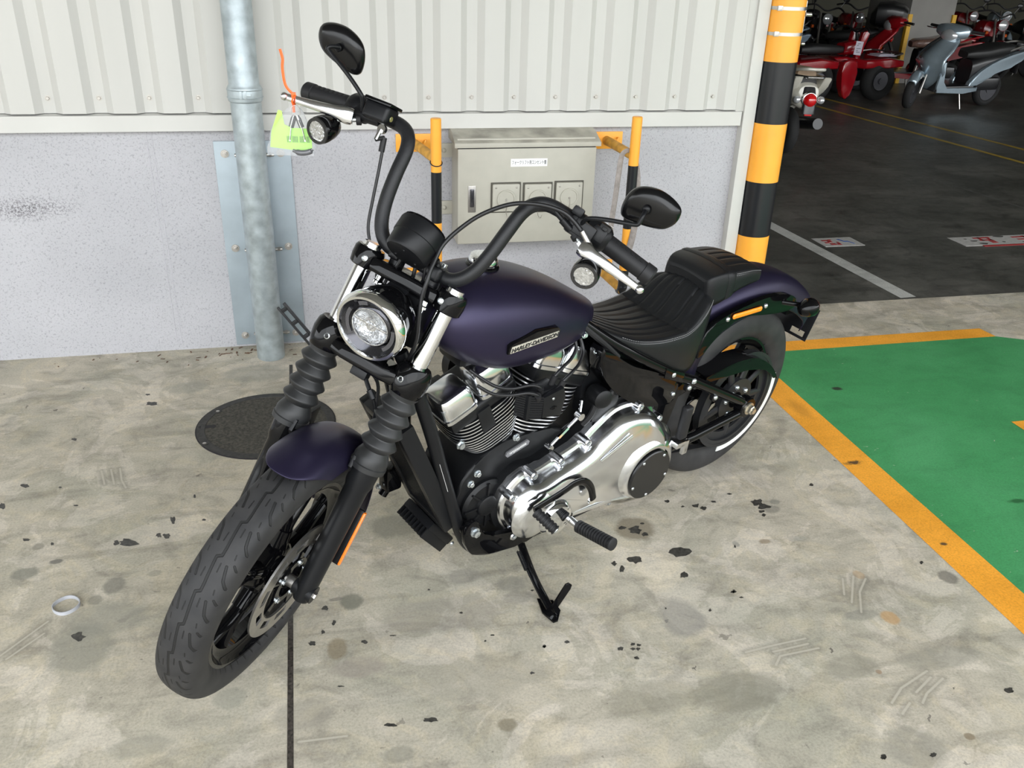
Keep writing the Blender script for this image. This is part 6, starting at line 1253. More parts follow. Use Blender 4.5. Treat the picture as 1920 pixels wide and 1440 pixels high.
# the rear half swells outward under the derby cover
def swell(p):
    x, y, z = p; d = math.hypot(x-.512, z-.300); k = max(0, min(1, (.190-d)/.10)); k = k*k*(3-2*k)
    f = max(0, (y-.126)/.053); return (x, y+.020*k*f, z)
rings = [[swell(p) for p in r] for r in rings]
m.loft(rings); pc_ = m.build('primary_cover', K_alu, bike, label='polished aluminium primary cover', sharp=28)
# inner flat is capped by the last ring; raised dome around the derby cover and the front boss
m = MB(); m.lathe([(.150, .146), (.166, .132), (.180, .117), (.191, .104), (.198, .094), (.200, .089), (.200, .084)], (.512, 0, .290), (0, 1, 0), 72, cap=False); m.build('derby_rim', K_alu, pc_)
m = MB(); m.lathe([(.165, .080), (.176, .074), (.184, .060), (.187, .052)], (.928, 0, .292), (0, 1, 0), 56); m.build('front_dome', K_alu, pc_)
m = MB(); m.lathe([(.176, .058), (.190, .055), (.200, .046), (.203, .030), (.204, .001)], (.865, 0, .262), (0, 1, 0), 48); m.build('inspection_cover', K_chrome, pc_)
m = MB(); m.lathe([(.198, .0835), (.206, .0835), (.2085, .080), (.2085, .001)], (.512, 0, .284), (0, 1, 0), 72); dc = m.build('derby_cover', mat('satin_black_cap', (.008, .008, .008), .25, var=0), pc_)
for k in range(5):
    a = 2*PI*k/5+.95; m = MB(); m.dome((.512+.073*math.cos(a), .2085, .284+.073*math.sin(a)), (0, 1, 0), .0055, .003, 12); m.build('derby_screw', K_zinc, dc)
for (x, z) in ((.998, .362), (.930, .408), (.835, .420), (.742, .448), (.548, .505), (.448, .430), (.975, .215), (.80, .186), (.60, .172)):
    m = MB(); m.lathe([(.106, .0135), (.146, .0125), (.149, .010), (.149, .0075), (.145, .0070)], (x, 0, z), (0, 1, 0), 20); bs = m.build('case_boss', K_alu, pc_)
    m = MB(); m.lathe([(.143, .0062), (.152, .0062), (.153, .004)], (x, 0, z), (0, 1, 0), 6); m.build('case_screw', K_zinc, pc_)
m = MB(); m.tube([(.715, .182, .398), (.61, .190, .452)], .006, 10, flat=(1, .6, (0, 0, 1))); m.build('casting_rib', K_alu, pc_)
m = MB(); m.tube([(.79, .176, .235), (.62, .182, .222)], .008, 10, flat=(1, .6, (0, 0, 1))); m.build('casting_rib', K_alu, pc_)
# engine number pad, bolts on the case
m = MB(); a_ = Vector((.945, .080, .465)); Mn = frame(a_, (-.92, 0, .24), (.24, 0, .92)); m = MB(Mn); m.prism([(-.036, -.009), (.036, -.009), (.041, 0), (.036, .009), (-.036, .009), (-.041, 0)], -.01, .003, axis='z', bev=.001); np_ = m.build('number_pad', mat('grey_number_pad', (.22, .22, .23), .4, metal=.6), bike)
text_obj('number_text', 'WYJ356640006', .0095, K_white, Mn @ Matrix.Translation((0, 0, .0034)), np_, .0003, .95)
for (x, y, z) in ((1.075, .085, .432), (1.094, .085, .405), (.955, .085, .505), (1.115, .100, .262)):
    m = MB(); m.hexbolt((x, y-.006, z), (0, 1, 0), .008, .010); m.build('case_bolt', K_zinc, bike)
# shift linkage rod, small parts
m = MB(); a = Vector((.872, .125, .470)); b_ = Vector((.775, .125, .540)); m.tube([a, b_], .0042, 12); m.tube([a.lerp(b_, .3), a.lerp(b_, .62)], .0062, 6)
m.lathe([(-.010, .009), (.010, .009)], a, (0, 1, 0), 16); m.lathe([(-.010, .011), (.010, .011)], b_, (0, 1, 0), 16); m.tube([b_, b_+Vector((-.02, -.02, .03))], .005, 8); m.build('shift_rod', K_chrome, bike)

# ---- ignition coil with its ribbed side, plug wires
m = MB(); m.prism([(.955, .618), (.890, .606), (.882, .660), (.892, .690), (.958, .680)], .150, .166, axis='y', bev=.003); m.box((.945, .125, .650), (.10, .05, .075), .006)
for k in range(10): z = .618+.0068*k; m.tube([(.957, .164, z), (.985, .150, z+.001), (1.010, .118, z+.003)], .0032, 8, flat=(1, .6, (0, 0, 1)))
co = m.build('coil_cover', K_satin, bike)
m = MB(); m.dome((.925, .166, .688-.02), (0, 1, 0), .004, .002); m.build('coil_screw', K_zinc, co)
m = MB(); m.tube([(.921+.007*math.cos(a), .1668, .640+.0045*math.sin(a)) for a in [2*PI*k/24 for k in range(24)]], .0009, 6, closed=True); m.box((.921, .1667, .640), (.022, .0012, .003)); m.build('coil_emblem', K_gloss, co)
wires = [[(.948, .140, .675), (.958, .148, .700), (.985, .140, .712), (1.03, .125, .708), (1.07, .110, .718), (1.10, .090, .738), (1.125, .07, .760)],
         [(.962, .150, .668), (.975, .160, .690), (1.00, .150, .700), (1.04, .132, .696), (1.085, .118, .706), (1.12, .10, .73)],
         [(.910, .130, .680), (.900, .135, .712), (.870, .130, .728), (.835, .118, .735), (.810, .105, .752), (.808, .09, .775)],
         [(.893, .145, .672), (.882, .150, .700), (.850, .145, .715), (.815, .130, .722), (.790, .112, .742), (.790, .095, .77)]]
for wv in wires:
    m = MB(); m.tube(spline(wv, 7), .0045, 12); pw_ = m.build('plug_wire', K_cable, co)
    m = MB(); m.tube([Vector(wv[0])+Vector((0, 0, -.004)), wv[1]], .0085, 14); m.build('wire_boot', K_rub, pw_)

# ---- oil cooler in front of the downtubes, regulator below it
dc0 = Vector((1.312, 0, .660)); dc1 = Vector((1.150, 0, .285)); dd_ = (dc1-dc0); Mc = frame(dc0, dd_, (0, 1, 0)); Lc_ = dd_.length
m = MB(Mc); m.box((Lc_/2, -.077, 0), (Lc_, .030, .045), .006); m.box((Lc_/2, .077, 0), (Lc_, .030, .045), .006); m.box((.018, 0, 0), (.036, .17, .045), .006); m.box((Lc_-.018, 0, 0), (.036, .17, .045), .006); oc = m.build('oil_cooler', K_satin, bike)
m = MB(Mc); m.box((Lc_/2, 0, .0), (Lc_-.06, .13, .022)); cx_ = m.build('cooler_core', K_core, oc)
m = MB(Mc)
for k in range(44): m.box((.042+k*(Lc_-.084)/43, 0, .013), (.0022, .128, .008))
o = m.build('cooler_fins', K_satin, oc); o['kind'] = 'stuff'
rc0 = Vector((1.145, -.022, .222)); Mr = frame(rc0, (-.62, 0, -.78), (0, 1, 0))
m = MB(Mr); m.box((0, 0, 0), (.115, .125, .026), .006); rg_ = m.build('voltage_regulator', K_satin, bike)
for k in range(9): 
    m = MB(Mr); m.box((0, -.058+.0143*k, .024), (.113, .0045, .034), .0015); m.build('heat_fin', K_satin, rg_)
m = MB(Mr); m.dome((.045, .077, 0), (0, 1, 0), .007, .005); m.build('regulator_bolt', K_zinc, rg_)
m = MB(); m.box((1.215, -.115, .345), (.05, .045, .075), .010); m.lathe([(0, .013), (.018, .013)], (1.225, -.120, .300), (.6, 0, -.8), 16); hn = m.build('horn_box', K_gloss, bike)
m = MB(); m.hexbolt((1.245, -.122, .318), (1, .1, 0), .007, .008); m.build('horn_bolt', K_zinc, hn)

# ---- foot controls, lower bracket
m = MB(); ol = [(1.150, .300), (1.130, .335), (1.105, .325), (1.085, .270), (.965, .232), (.900, .232), (.855, .262), (.835, .272), (.812, .262), (.815, .235), (.850, .205), (.905, .175), (.965, .172), (1.098, .205), (1.135, .245)]
m.prism(sp2(ol), .128, .146, axis='y', bev=.005); m.tube([(1.12, .095, .285), (1.12, .14, .29)], .02, 16); m.tube([(.83, .095, .16), (.83, .150, .235)], .014, 12); m.build('footpeg_bracket', K_gloss, bike)
m = MB(); m.lathe([(0, .014), (.004, .014)], (1.118, .146, .300), (0, 1, 0), 20); m.lathe([(.004, .0105), (.014, .0105), (.015, .007)], (1.118, .146, .300), (0, 1, 0), 6); m.build('bracket_bolt', K_zinc, bike)
def peg(name, a, b_, r, n_, mt):
    a = Vector(a); b_ = Vector(b_); L_ = (b_-a).length; pr = [(0, r*.8), (.002, r)]
    for k in range(n_):
        t = L_*(.06+.88*k/n_); w_ = L_*.88/n_; pr += [(t, r), (t+w_*.55, r), (t+w_*.6, r*.86), (t+w_*.95, r*.86)]
    pr += [(L_*.95, r), (L_-.002, r), (L_, r*.8)]
    m = MB(); m.lathe(pr, a, (b_-a), 24); return m.build(name, mt, bike, sharp=30)
pgl = peg('footpeg', (.806, .222, .232), (.800, .352, .262), .0185, 12, K_rub)
m = MB(); m.box((.818, .178, .240), (.030, .030, .034), .006); m.build('peg_clevis', K_gloss, pgl)
m = MB(); m.tube([(.812, .185, .238), (.806, .224, .233)], .0105, 14); m.build('peg_neck', K_alu, pgl)
m = MB(); m.dome((.820, .193, .243), (.2, 1, .3), .007, .005); m.build('peg_bolt', K_zinc, pgl)
peg('footpeg', (.806, -.222, .250), (.800, -.352, .275), .0185, 12, K_rub)
spg = peg('shift_peg', (.965, .205, .345), (.945, .270, .318), .0150, 6, K_rub)
m = MB(); m.dome((.9448, .270, .3178), (Vector((.945, .270, .318))-Vector((.965, .205, .345))), .0095, .004); m.build('peg_cap', K_zinc, spg)
m = MB(); P = spline([(.970, .203, .352), (.925, .205, .362), (.870, .208, .378), (.835, .209, .389), (.800, .209, .380), (.768, .208, .345), (.748, .207, .295)], 6); m.tube(P, .0095, 14, flat=(1.25, .55, (0, 0, 1))); sa = m.build('shift_lever', K_gloss, bike)
m = MB(); m.lathe([(0, .013), (.008, .013)], (.748, .200, .288), (0, 1, 0), 20); m.build('lever_pivot', K_chrome, sa)
# passenger peg folded up
m = MB(); m.box((.372, .182, .412), (.034, .026, .118), .010, M=Matrix.Identity(4), seg=3); pp = m.build('passenger_peg', K_rub, bike)
m = MB(); m.box((.376, .176, .335), (.040, .040, .020), .004); m.box((.352, .190, .318), (.022, .012, .050), .003); m.build('peg_joint', K_alu, pp)
m = MB(); m.tube([(.40, .125, .27), (.395, .16, .31), (.38, .172, .325)], .013, 14); m.build('peg_arm', K_gloss, pp)
# side stand with its spring
ft = BM.inverted() @ Vector((-.722, -.700, .006)); tp_ = Vector((.900, .100, .120))
m = MB(); m.tube(spline([tp_, tp_.lerp(ft, .5)+Vector((.004, 0, 0)), ft+Vector((0, 0, .012))], 6), [.012]*13, 14, flat=(1, .75, (1, 0, 0)))
st = m.build('side_stand', K_gloss, bike)
wf = BM.inverted()
def fp(x, y, z): return wf @ Vector((x, y, z))
m = MB(BM.inverted()); m.prism([(-.742, -.640), (-.700, -.655), (-.690, -.700), (-.708, -.738), (-.722, -.742), (-.742, -.700)], .0015, .0075, axis='z', bev=.0015); m.build('stand_foot', K_gloss, st)
m = MB(BM.inverted()); m.prism([(-.712, .0), (-.690, .0), (-.658, .058), (-.655, .070), (-.664, .078), (-.674, .074)], -.680, -.672, axis='y', bev=.003); m.build('stand_tang', K_gloss, st)
m = MB(); a = tp_+Vector((.020, .012, -.005)); b_ = tp_.lerp(ft, .48)+Vector((.016, 0, 0)); ax_ = (b_-a); u_ = ax_.orthogonal().normalized(); v_ = ax_.normalized().cross(u_); m.tube([a+ax_*(.1+.65*k/160)+(u_*math.cos(k*2*PI/9)+v_*math.sin(k*2*PI/9))*.0062 for k in range(160)], .0014, 6); m.tube([a+ax_*.74, b_], .0018, 6); m.build('stand_spring', K_satin, st)
# right-side exhaust (seen only past the machine), lower clutter
m = MB(); m.tube(spline([(1.10, -.10, .62), (1.17, -.13, .55), (1.12, -.15, .35), (.95, -.165, .27), (.60, -.17, .24), (.40, -.18, .24)], 8), .021, 18); m.tube([(.42, -.18, .24), (.38, -.182, .24), (-.20, -.195, .26), (-.215, -.195, .26)], [.022, .040, .042, .034], 24); m.build('exhaust', K_gloss, bike)
m = MB(); m.tube(spline([(.86, -.09, .62), (.90, -.14, .58), (.86, -.16, .42), (.70, -.165, .30)], 7), .021, 16); m.build('exhaust_header', K_gloss, bike)
m = MB(); m.lathe([(0, .080), (.03, .080), (.036, .072), (.036, .001)], (.95, -.14, .62), (0, -1, 0), 40); m.build('air_cleaner', K_satin, bike)
m = MB(); m.box((.66, .07, .53), (.10, .09, .10), .015); m.lathe([(0, .028), (.05, .028), (.055, .02)], (.70, .095, .575), (.2, 1, .1), 24); m.build('starter_motor', K_case, bike)
for P in ([(.70, .11, .60), (.71, .12, .56), (.725, .12, .52), (.74, .11, .49)], [(.64, .10, .62), (.66, .125, .585), (.69, .12, .55)], [(.78, .085, .80), (.74, .10, .765), (.70, .11, .73), (.66, .12, .69)]):
    m = MB(); m.tube(spline(P, 6), .0085, 10); m.build('rubber_hose', K_rub, bike)
for (x, y, z) in ((.785, .082, .805), (.775, .092, .775), (.735, .108, .722)):
    m = MB(); m.hexbolt((x, y, z), (.1, 1, .2), .007, .008); m.build('tank_bolt', K_zinc, bike)
# ================================================================== VEHICLES INSIDE THE GARAGE
G_tyre = mat('garage_tyre_rubber', (.012, .012, .012), .8, var=.1)
G_black = mat('garage_black_plastic', (.012, .012, .013), .35, var=.1, coat=.3)
G_rim = mat('grey_cast_rim', (.10, .10, .11), .4, metal=.6)
G_red = mat('red_bodywork', (.30, .004, .009), .22, var=.04, coat=.8)
G_silver = mat('silver_blue_metallic', (.40, .49, .55), .25, var=.03, metal=.55, coat=.8)
G_blue = mat('grey_blue_panel', (.20, .26, .32), .35, var=.03, coat=.4)
G_white = mat('cream_scooter_paint', (.62, .60, .52), .3, var=.02, coat=.6)
G_tan = mat('tan_seat', (.40, .28, .18), .6, var=.05)
G_seat = mat('dark_vinyl_seat', (.016, .016, .016), .5, var=.1)
G_wrap = mat('plastic_wrapped_seat', (.22, .13, .10), .3, var=.35, scale=30, coat=.6, bump=.8, bscale=40)
G_lens = mat('lamp_lens', (.80, .82, .84), .08, var=.05, metal=.6, coat=1)
G_rlens = mat('red_tail_lens', (.65, .008, .010), .08, var=.03, coat=1)
G_olens = mat('orange_marker_lens', (.60, .10, .01), .15, var=.02, coat=1)
G_paper = mat('paper_tag', (.55, .53, .60), .6, var=.02)
G_con = mat('column_concrete', (.30, .29, .27), .8, var=.08, scale=3)

def lf(m, secs, n=24, r=.6, cap=True):
    """loft of rounded sections: (x, half width, z0, z1)"""
    rg = []
    for x, w, z0, z1 in secs:
        zc, h = (z0+z1)/2, (z1-z0)/2
        rg.append([(x, w*sg(math.cos(2*PI*k/n), r), zc+h*sg(math.sin(2*PI*k/n), r)) for k in range(n)])
    m.loft(rg, cap)
def small_wheel(root, x, R, W, name, y=0.0, steer=0.0):
    Mx = Matrix.Translation((x, y, R)) @ Matrix.Rotation(steer, 4, 'Z')
    m = MB(Mx); rg = []
    for a in [2*PI*i/40 for i in range(40)]:
        rg.append([((R-W*.40+W*.40*math.cos(b))*math.cos(a), W/2*math.sin(b), (R-W*.40+W*.40*math.cos(b))*math.sin(a)) for b in [2*PI*j/12 for j in range(12)]])
    m.loft(rg, wrap=True); wl_ = m.build(name, G_tyre, root)
    m = MB(Mx); m.lathe([(-W*.36, R-W*.72), (-W*.30, R-W*.80), (W*.30, R-W*.80), (W*.36, R-W*.72)], (0, 0, 0), (0, 1, 0), 28); m.lathe([(-W*.45, .04), (W*.45, .04)], (0, 0, 0), (0, 1, 0), 18); m.build('rim', G_rim, wl_)
    return wl_
def scooter(lab, loc, yaw, paint, seatm=None, group=None, box=False, steer=.30, lean=.06, mirrors=True, tail=True):
    t = thing('scooter', lab, 'scooter', group=group, M=Matrix.Translation(loc) @ Matrix.Rotation(yaw, 4, 'Z') @ Matrix.Rotation(-lean, 4, 'X'))
    seatm = seatm or G_seat
    small_wheel(t, .66, .215, .095, 'front_wheel', steer=steer); small_wheel(t, -.62, .215, .105, 'rear_wheel')
    S_ = Matrix.Translation((.62, 0, .30)) @ Matrix.Rotation(steer, 4, 'Z') @ Matrix.Translation((-.62, 0, -.30))
    H_ = Matrix.Translation((.26, 0, .30)) @ Matrix.Rotation(steer*.7, 4, 'Z') @ Matrix.Translation((-.26, 0, -.30))
    m = MB(S_); rg = []
    for i in range(15):
        a = math.radians(35+125*i/14); rg.append([(.66+(.255+.01*math.cos(q*PI))*math.cos(a), .068*q*(1-.3*max(0, .2-i/14)*3), .215+(.262-.075*q*q*q*q)*math.sin(a)) for q in [-1+2*j/12 for j in range(13)]])
    m.loft(rg, cap=False, closed=False); o = m.build('front_fender', paint, t); o.modifiers.new('s', 'SOLIDIFY').thickness = .004
    for s in (1, -1):
        m = MB(S_); m.tube([(.655, s*.078, .205), (.52, s*.078, .50)], .016, 12); m.build('fork_leg', K_steel, t)
    # leg shield: wide apron swept back
    m = MB(); rg = []
    for x, w, z in ((.46, .10, .26), (.48, .17, .36), (.52, .215, .48), (.58, .225, .57), (.56, .225, .64), (.46, .205, .73), (.36, .155, .82), (.30, .09, .89)):
        rg.append([(x-.10*abs(math.sin(q*PI/2))**2-(0 if f_ else .03), w*q, z) for f_ in (1,) for q in [-1+2*j/14 for j in range(15)]])
    m.loft(rg, cap=False, closed=False); o = m.build('leg_shield', paint, t, sharp=70); md = o.modifiers.new('s', 'SOLIDIFY'); md.thickness = .035; md.offset = 1
    m = MB(); m.loft([[(.47, y, .24), (.44, y, .32), (.42, y, .60), (.40, y, .62), (.38, y, .32), (.40, y, .24)] for y in (-.20, -.17, .17, .20)]); m.box((.12, 0, .275), (.62, .36, .06), .02); m.build('footboard', G_black, t)
    for s in (1, -1):
        m = MB(); m.prism([(.47, .30), (.44, .23), (.0, .215), (-.22, .24), (-.22, .29), (.30, .28), (.38, .36), (.42, .60), (.455, .60)], s*.175, s*.205, axis='y', bev=.008); m.build('side_sill', paint, t)
        m = MB(); m.tube([(.50, s*.165, .56), (.475, s*.195, .60), (.44, s*.205, .66)], [.012, .022, .010], 10); m.build('front_indicator', G_olens, t)
        m = MB(); lfp = [(-.10, .30), (-.22, .47), (-.50, .62), (-.92, .73), (-.98, .70), (-.80, .55), (-.58, .48), (-.42, .42), (-.30, .33)]
        m.prism([(p.x, p.y) for p in spline([(a, b_, 0) for a, b_ in lfp], 3, closed=True)], s*.10, s*.175, axis='y', bev=.03, seg=3); m.build('side_panel', paint, t)
    m = MB(); lf(m, [(-.12, .12, .28, .60), (-.30, .14, .34, .66), (-.60, .14, .46, .70), (-.90, .08, .60, .72)]); m.box((-.50, .05, .30), (.40, .12, .16), .04); m.build('engine_housing', G_black, t)
    m = MB(); lf(m, [(-.02, .08, .62, .70), (-.08, .13, .62, .73), (-.30, .15, .62, .755), (-.48, .155, .65, .79), (-.70, .14, .68, .80), (-.84, .09, .70, .78)]); m.build('seat', seatm, t)
    m = MB()
    for s in (1, -1): m.tube(spline([(-.66, s*.13, .72), (-.86, s*.13, .78), (-.99, s*.08, .80), (-1.0, 0, .80)], 5), .014, 10)
    m.build('grab_rail', paint if paint is not G_silver else K_steel, t)
    # handlebar cover, headlight
    m = MB(H_); rg = []
    for x, w, z0, z1 in ((.38, .06, .90, .95), (.35, .13, .85, .99), (.28, .21, .86, 1.02), (.19, .20, .89, 1.02), (.13, .12, .91, 1.00)):
        zc, h = (z0+z1)/2, (z1-z0)/2; rg.append([(x, w*sg(math.cos(2*PI*k/24), .7), zc+h*sg(math.sin(2*PI*k/24), .7)) for k in range(24)])
    m.loft(rg); hc = m.build('handlebar_cover', paint, t)
    m = MB(H_); m.sphere((.345, 0, .895), .095, 12, sc=(.62, 1.15, .82)); m.build('headlight', G_lens, hc)
    for s in (1, -1):
        m = MB(H_); m.tube([(.22, s*.18, .96), (.15, s*.34, .955)], .017, 12); m.build('grip', G_tyre, t)
        m = MB(H_); m.tube(spline([(.28, s*.18, .95), (.26, s*.26, .94), (.205, s*.36, .935)], 4), .007, 8); m.build('lever', K_alu, t)
        if mirrors:
            m = MB(H_); m.tube(spline([(.22, s*.17, .98), (.22, s*.22, 1.07), (.23, s*.25, 1.15)], 4), .006, 8); m.sphere((.22, s*.27, 1.185), .055, 8, sc=(.3, 1.1, .75)); m.build('mirror', G_black, t)
    m = MB(); m.tube([(-.93, 0, .64), (-.99, 0, .52), (-1.0, 0, .42)], .045, 12, flat=(.5, 1.4, (1, 0, 0))); m.build('mudflap', G_black, t)
    if tail:
        m = MB(); m.sphere((-.955, 0, .665), .055, 8, sc=(.6, 1.3, .8)); m.build('tail_light', G_rlens, t)
    m = MB(); m.tube([(-.30, -.15, .24), (-.45, -.17, .26), (-.50, -.175, .27), (-.88, -.18, .32)], [.022, .03, .055, .05], 16); m.build('muffler', G_black, t)
    m = MB(); m.tube([(-.02, .12, .22), (-.04, .20, .005)], .011, 10); m.tube([(-.04, .20, .006), (.02, .22, .006)], .012, 8); m.build('side_stand', K_steel, t)
    if box:
        m = MB(); lf(m, [(-.62, .17, .88, 1.04), (-.70, .24, .84, 1.16), (-.90, .25, .83, 1.18), (-1.06, .22, .84, 1.14), (-1.12, .15, .88, 1.08)], 32, .5); bx_ = m.build('top_box', G_black, t)
        m = MB(); m.box((-.88, 0, .805), (.26, .20, .05), .01); m.build('box_carrier', G_black, bx_)
    return t
def roadster(lab, loc, yaw, paint, group=None, lean=.12):
    t = thing('parked_motorcycle', lab, 'motorcycle', group=group, M=Matrix.Translation(loc) @ Matrix.Rotation(yaw, 4, 'Z') @ Matrix.Rotation(-lean, 4, 'X'))
    small_wheel(t, .66, .29, .085, 'front_wheel', steer=.3); small_wheel(t, -.62, .29, .10, 'rear_wheel')
    m = MB(); lf(m, [(.34, .05, .66, .82), (.28, .13, .64, .88), (.10, .14, .66, .90), (-.08, .09, .68, .84), (-.14, .05, .70, .80)]); m.build('fuel_tank', paint, t)
    m = MB(); lf(m, [(-.08, .07, .72, .79), (-.25, .12, .70, .79), (-.50, .12, .71, .81), (-.78, .08, .76, .84)]); m.build('seat', G_seat, t)
    m = MB(); lf(m, [(-.50, .09, .62, .72), (-.80, .07, .70, .78), (-.98, .03, .74, .78)]); m.build('tail_cowl', paint, t)
    m = MB(); m.box((.05, 0, .42), (.42, .26, .28), .05); m.tube([(.16, 0, .5), (.24, 0, .68)], .08, 14); m.tube([(.22, -.10, .50), (.30, -.12, .30), (.0, -.15, .24), (-.75, -.16, .36)], [.02, .02, .035, .05], 12); m.build('engine', G_black, t)
    for s in (1, -1):
        m = MB(); m.tube([(.66, s*.09, .29), (.43, s*.09, .92)], .02, 10); m.build('fork_leg', K_steel, t)
        m = MB(); m.tube([(-.10, s*.10, .40), (-.62, s*.10, .29)], .02, 8); m.tube([(-.40, s*.11, .68), (-.58, s*.12, .32)], .025, 10); m.build('swingarm', G_black, t)
        m = MB(); m.tube([(.43, s*.16, .70), (.43, s*.20, .70)], .026, 10); m.build('turn_signal', G_olens, t)
    m = MB(); m.tube(spline([(.30, .36, .99), (.40, .20, 1.03), (.42, 0, .96), (.40, -.20, 1.03), (.30, -.36, .99)], 5), .014, 10); hb_ = m.build('handlebar', G_black, t)
    for s in (1, -1):
        m = MB(); m.tube([(.36, s*.24, 1.02), (.38, s*.30, 1.14)], .006, 8); m.sphere((.37, s*.32, 1.17), .055, 8, sc=(.3, 1.1, .75)); m.build('mirror', G_black, hb_)
    m = MB(); m.lathe([(-.10, .03), (-.06, .075), (.02, .09), (.05, .088)], (.50, 0, .84), (1, 0, 0), 24); hl_ = m.build('headlight', paint, t)
    m = MB(); m.lathe([(.05, .084), (.07, .06), (.08, .01)], (.50, 0, .84), (1, 0, 0), 24); m.build('lens', G_lens, hl_)
    m = MB(); rg = []
    for i in range(11): a = math.radians(20+130*i/10); rg.append([(.66+.33*math.cos(a), .055*q, .29+(.335-.04*q*q)*math.sin(a)) for q in (-1, -.5, 0, .5, 1)])
    m.loft(rg, cap=False, closed=False); o = m.build('front_fender', paint, t); o.modifiers.new('s', 'SOLIDIFY').thickness = .004
    m = MB(); m.tube([(-.05, .12, .30), (-.06, .24, .005)], .011, 8); m.build('side_stand', K_steel, t)
    return t

yA = math.atan2(-.18, -1.2)
scooter('silver blue scooter on its side stand on the dark garage floor', (6.97, 7.90, 0), yA, G_silver, steer=.55, lean=.10, mirrors=False)
ws = scooter('cream white scooter seen from behind beside the striped pole', (3.19, 5.83, 0), math.radians(86), G_white, G_tan, steer=.1, lean=-.03, tail=False)
m = MB(); lf(m, [(-.30, .15, .42, .70), (-.60, .165, .46, .72), (-.85, .14, .46, .71), (-.94, .10, .45, .66), (-.965, .06, .46, .58)], 32, .75); m.build('tail_cowl', G_white, ws)
m = MB(); m.tube(spline([(-.70, .13, .73), (-.98, .10, .735), (-1.02, 0, .735), (-.98, -.10, .735), (-.70, -.13, .73)], 5), .012, 10); m.build('chrome_rail', K_chrome, ws)
m = MB(); m.lathe([(0, .075), (.03, .07), (.035, .062)], (-.955, 0, .54), (-1, 0, -.1), 28); m.build('tail_light_ring', K_chrome, ws)
m = MB(); m.lathe([(.02, .066), (.05, .060), (.075, .040), (.085, .01)], (-.955, 0, .54), (-1, 0, -.1), 28); m.build('tail_lens', G_rlens, ws)
m = MB(); m.box((-1.0, 0, .43), (.02, .07, .05), .005); m.build('rear_reflector', G_rlens, ws)
for s in (1, -1):
    m = MB(); m.sphere((-.97, s*.115, .54), .035, 8); m.build('rear_indicator', G_lens, ws)
scooter('grey blue scooter standing behind the red quad bike', (5.00, 9.95, 0), math.radians(188), G_blue, steer=.2)
scooter('black scooter with a black top box beside the concrete column', (6.62, 10.52, 0), math.radians(143), G_black, box=True, steer=.2)
rs_ = scooter('red scooter with a plastic wrapped seat left of the silver scooter', (7.20, 9.28, 0), math.radians(166), G_red, G_wrap, steer=.1, mirrors=False)

# red quad bike with a price card
q = thing('quad_bike', 'red quad bike with wide fenders and a white price card in the garage', 'quad bike', (5.72, 8.75, 0), math.radians(8))
for x in (-.52, .50):
    for y in (-.36, .36): small_wheel(q, x, .255, .19, 'wheel', y)
m = MB(); lf(m, [(-.92, .30, .46, .50), (-.86, .44, .40, .52), (-.55, .48, .40, .56), (-.22, .40, .40, .52), (-.10, .16, .40, .54), (.12, .16, .40, .54), (.24, .40, .40, .52), (.56, .48, .40, .56), (.84, .42, .42, .52), (.92, .26, .46, .50)], 32, .35); m.build('fender_body', G_red, q)
m = MB(); lf(m, [(-.60, .10, .58, .66), (-.40, .13, .56, .70), (-.05, .11, .56, .68), (.12, .07, .58, .66)]); m.build('seat', G_seat, q)
m = MB(); lf(m, [(.10, .09, .55, .70), (.26, .13, .55, .74), (.42, .08, .55, .70)]); m.build('tank_cover', G_red, q)
m = MB(); m.tube(spline([(.22, .36, .86), (.30, .18, .90), (.32, 0, .84), (.30, -.18, .90), (.22, -.36, .86)], 5), .014, 10); m.tube([(.40, 0, .50), (.32, 0, .86)], .022, 10); m.build('handlebar', G_black, q)
m = MB(); m.box((0, 0, .33), (.9, .3, .22), .05); m.build('engine', G_black, q)
for s in (1, -1):
    m = MB(); m.tube([(.72, s*.34, .56), (.90, s*.30, .585), (.92, 0, .59)], .012, 8); m.build('front_rack', K_steel, q)
m = MB(); m.box((0, 0, 0), (.12, .002, .17), .0005, M=Matrix.Translation((.14, -.30, .66)) @ Matrix.Rotation(.1, 4, 'Y')); 
pc2 = m.build('price_card', G_paper, None); tag(pc2, 'white printed price card standing on the red quad bike', 'price card'); pc2.location = q.location; pc2.rotation_euler = q.rotation_euler
m = MB()
for k, (zz, ww) in enumerate(((.715, .05), (.695, .03), (.655, .07), (.63, .03), (.61, .06))): m.box((.14-.02*(k % 2), -.3016, zz), (ww, .001, .006))
m.build('card_print', M_ink, pc2)
m = MB(); m.box((.55, -.30, .570), (.30, .22, .012), .003); m.box((.58, -.26, .582), (.24, .20, .010), .003); 
o = m.build('manual_booklet', G_paper); tag(o, 'loose pale booklets lying on the fender of the red quad bike', 'booklet'); o.location = q.location; o.rotation_euler = q.rotation_euler
m = MB(); m.prism([(p.x, p.y) for p in spline([(-.12, .50, 0), (-.13, .30, 0), (-.08, .10, 0), (.0, .03, 0), (.06, .12, 0), (.10, .30, 0), (.09, .50, 0)], 3, closed=True)], -.40, -.30, axis='y', bev=.03, seg=3); m.build('footwell_guard', G_red, q)
for s in (-1, 1):
    m = MB(); m.prism([(.26, .52), (.34, .52), (.44, .82), (.40, .86), (.33, .84)], s*.10-.03, s*.10+.03, axis='y', bev=.012); m.build('front_guard', G_red, q)
GL = 'motorcycles parked in rows deep in the garage'
rnd = random.Random(5)
spots = [(7.20, 12.1, G_black, 'black motorcycle'), (8.10, 12.6, G_red, 'red motorcycle'), (9.05, 12.5, G_black, 'black motorcycle'),
         (9.80, 11.2, G_red, 'red motorcycle'), (10.75, 11.4, G_black, 'black motorcycle'), (11.3, 13.8, G_red, 'red motorcycle'), (12.3, 14.0, G_silver, 'silver motorcycle')]
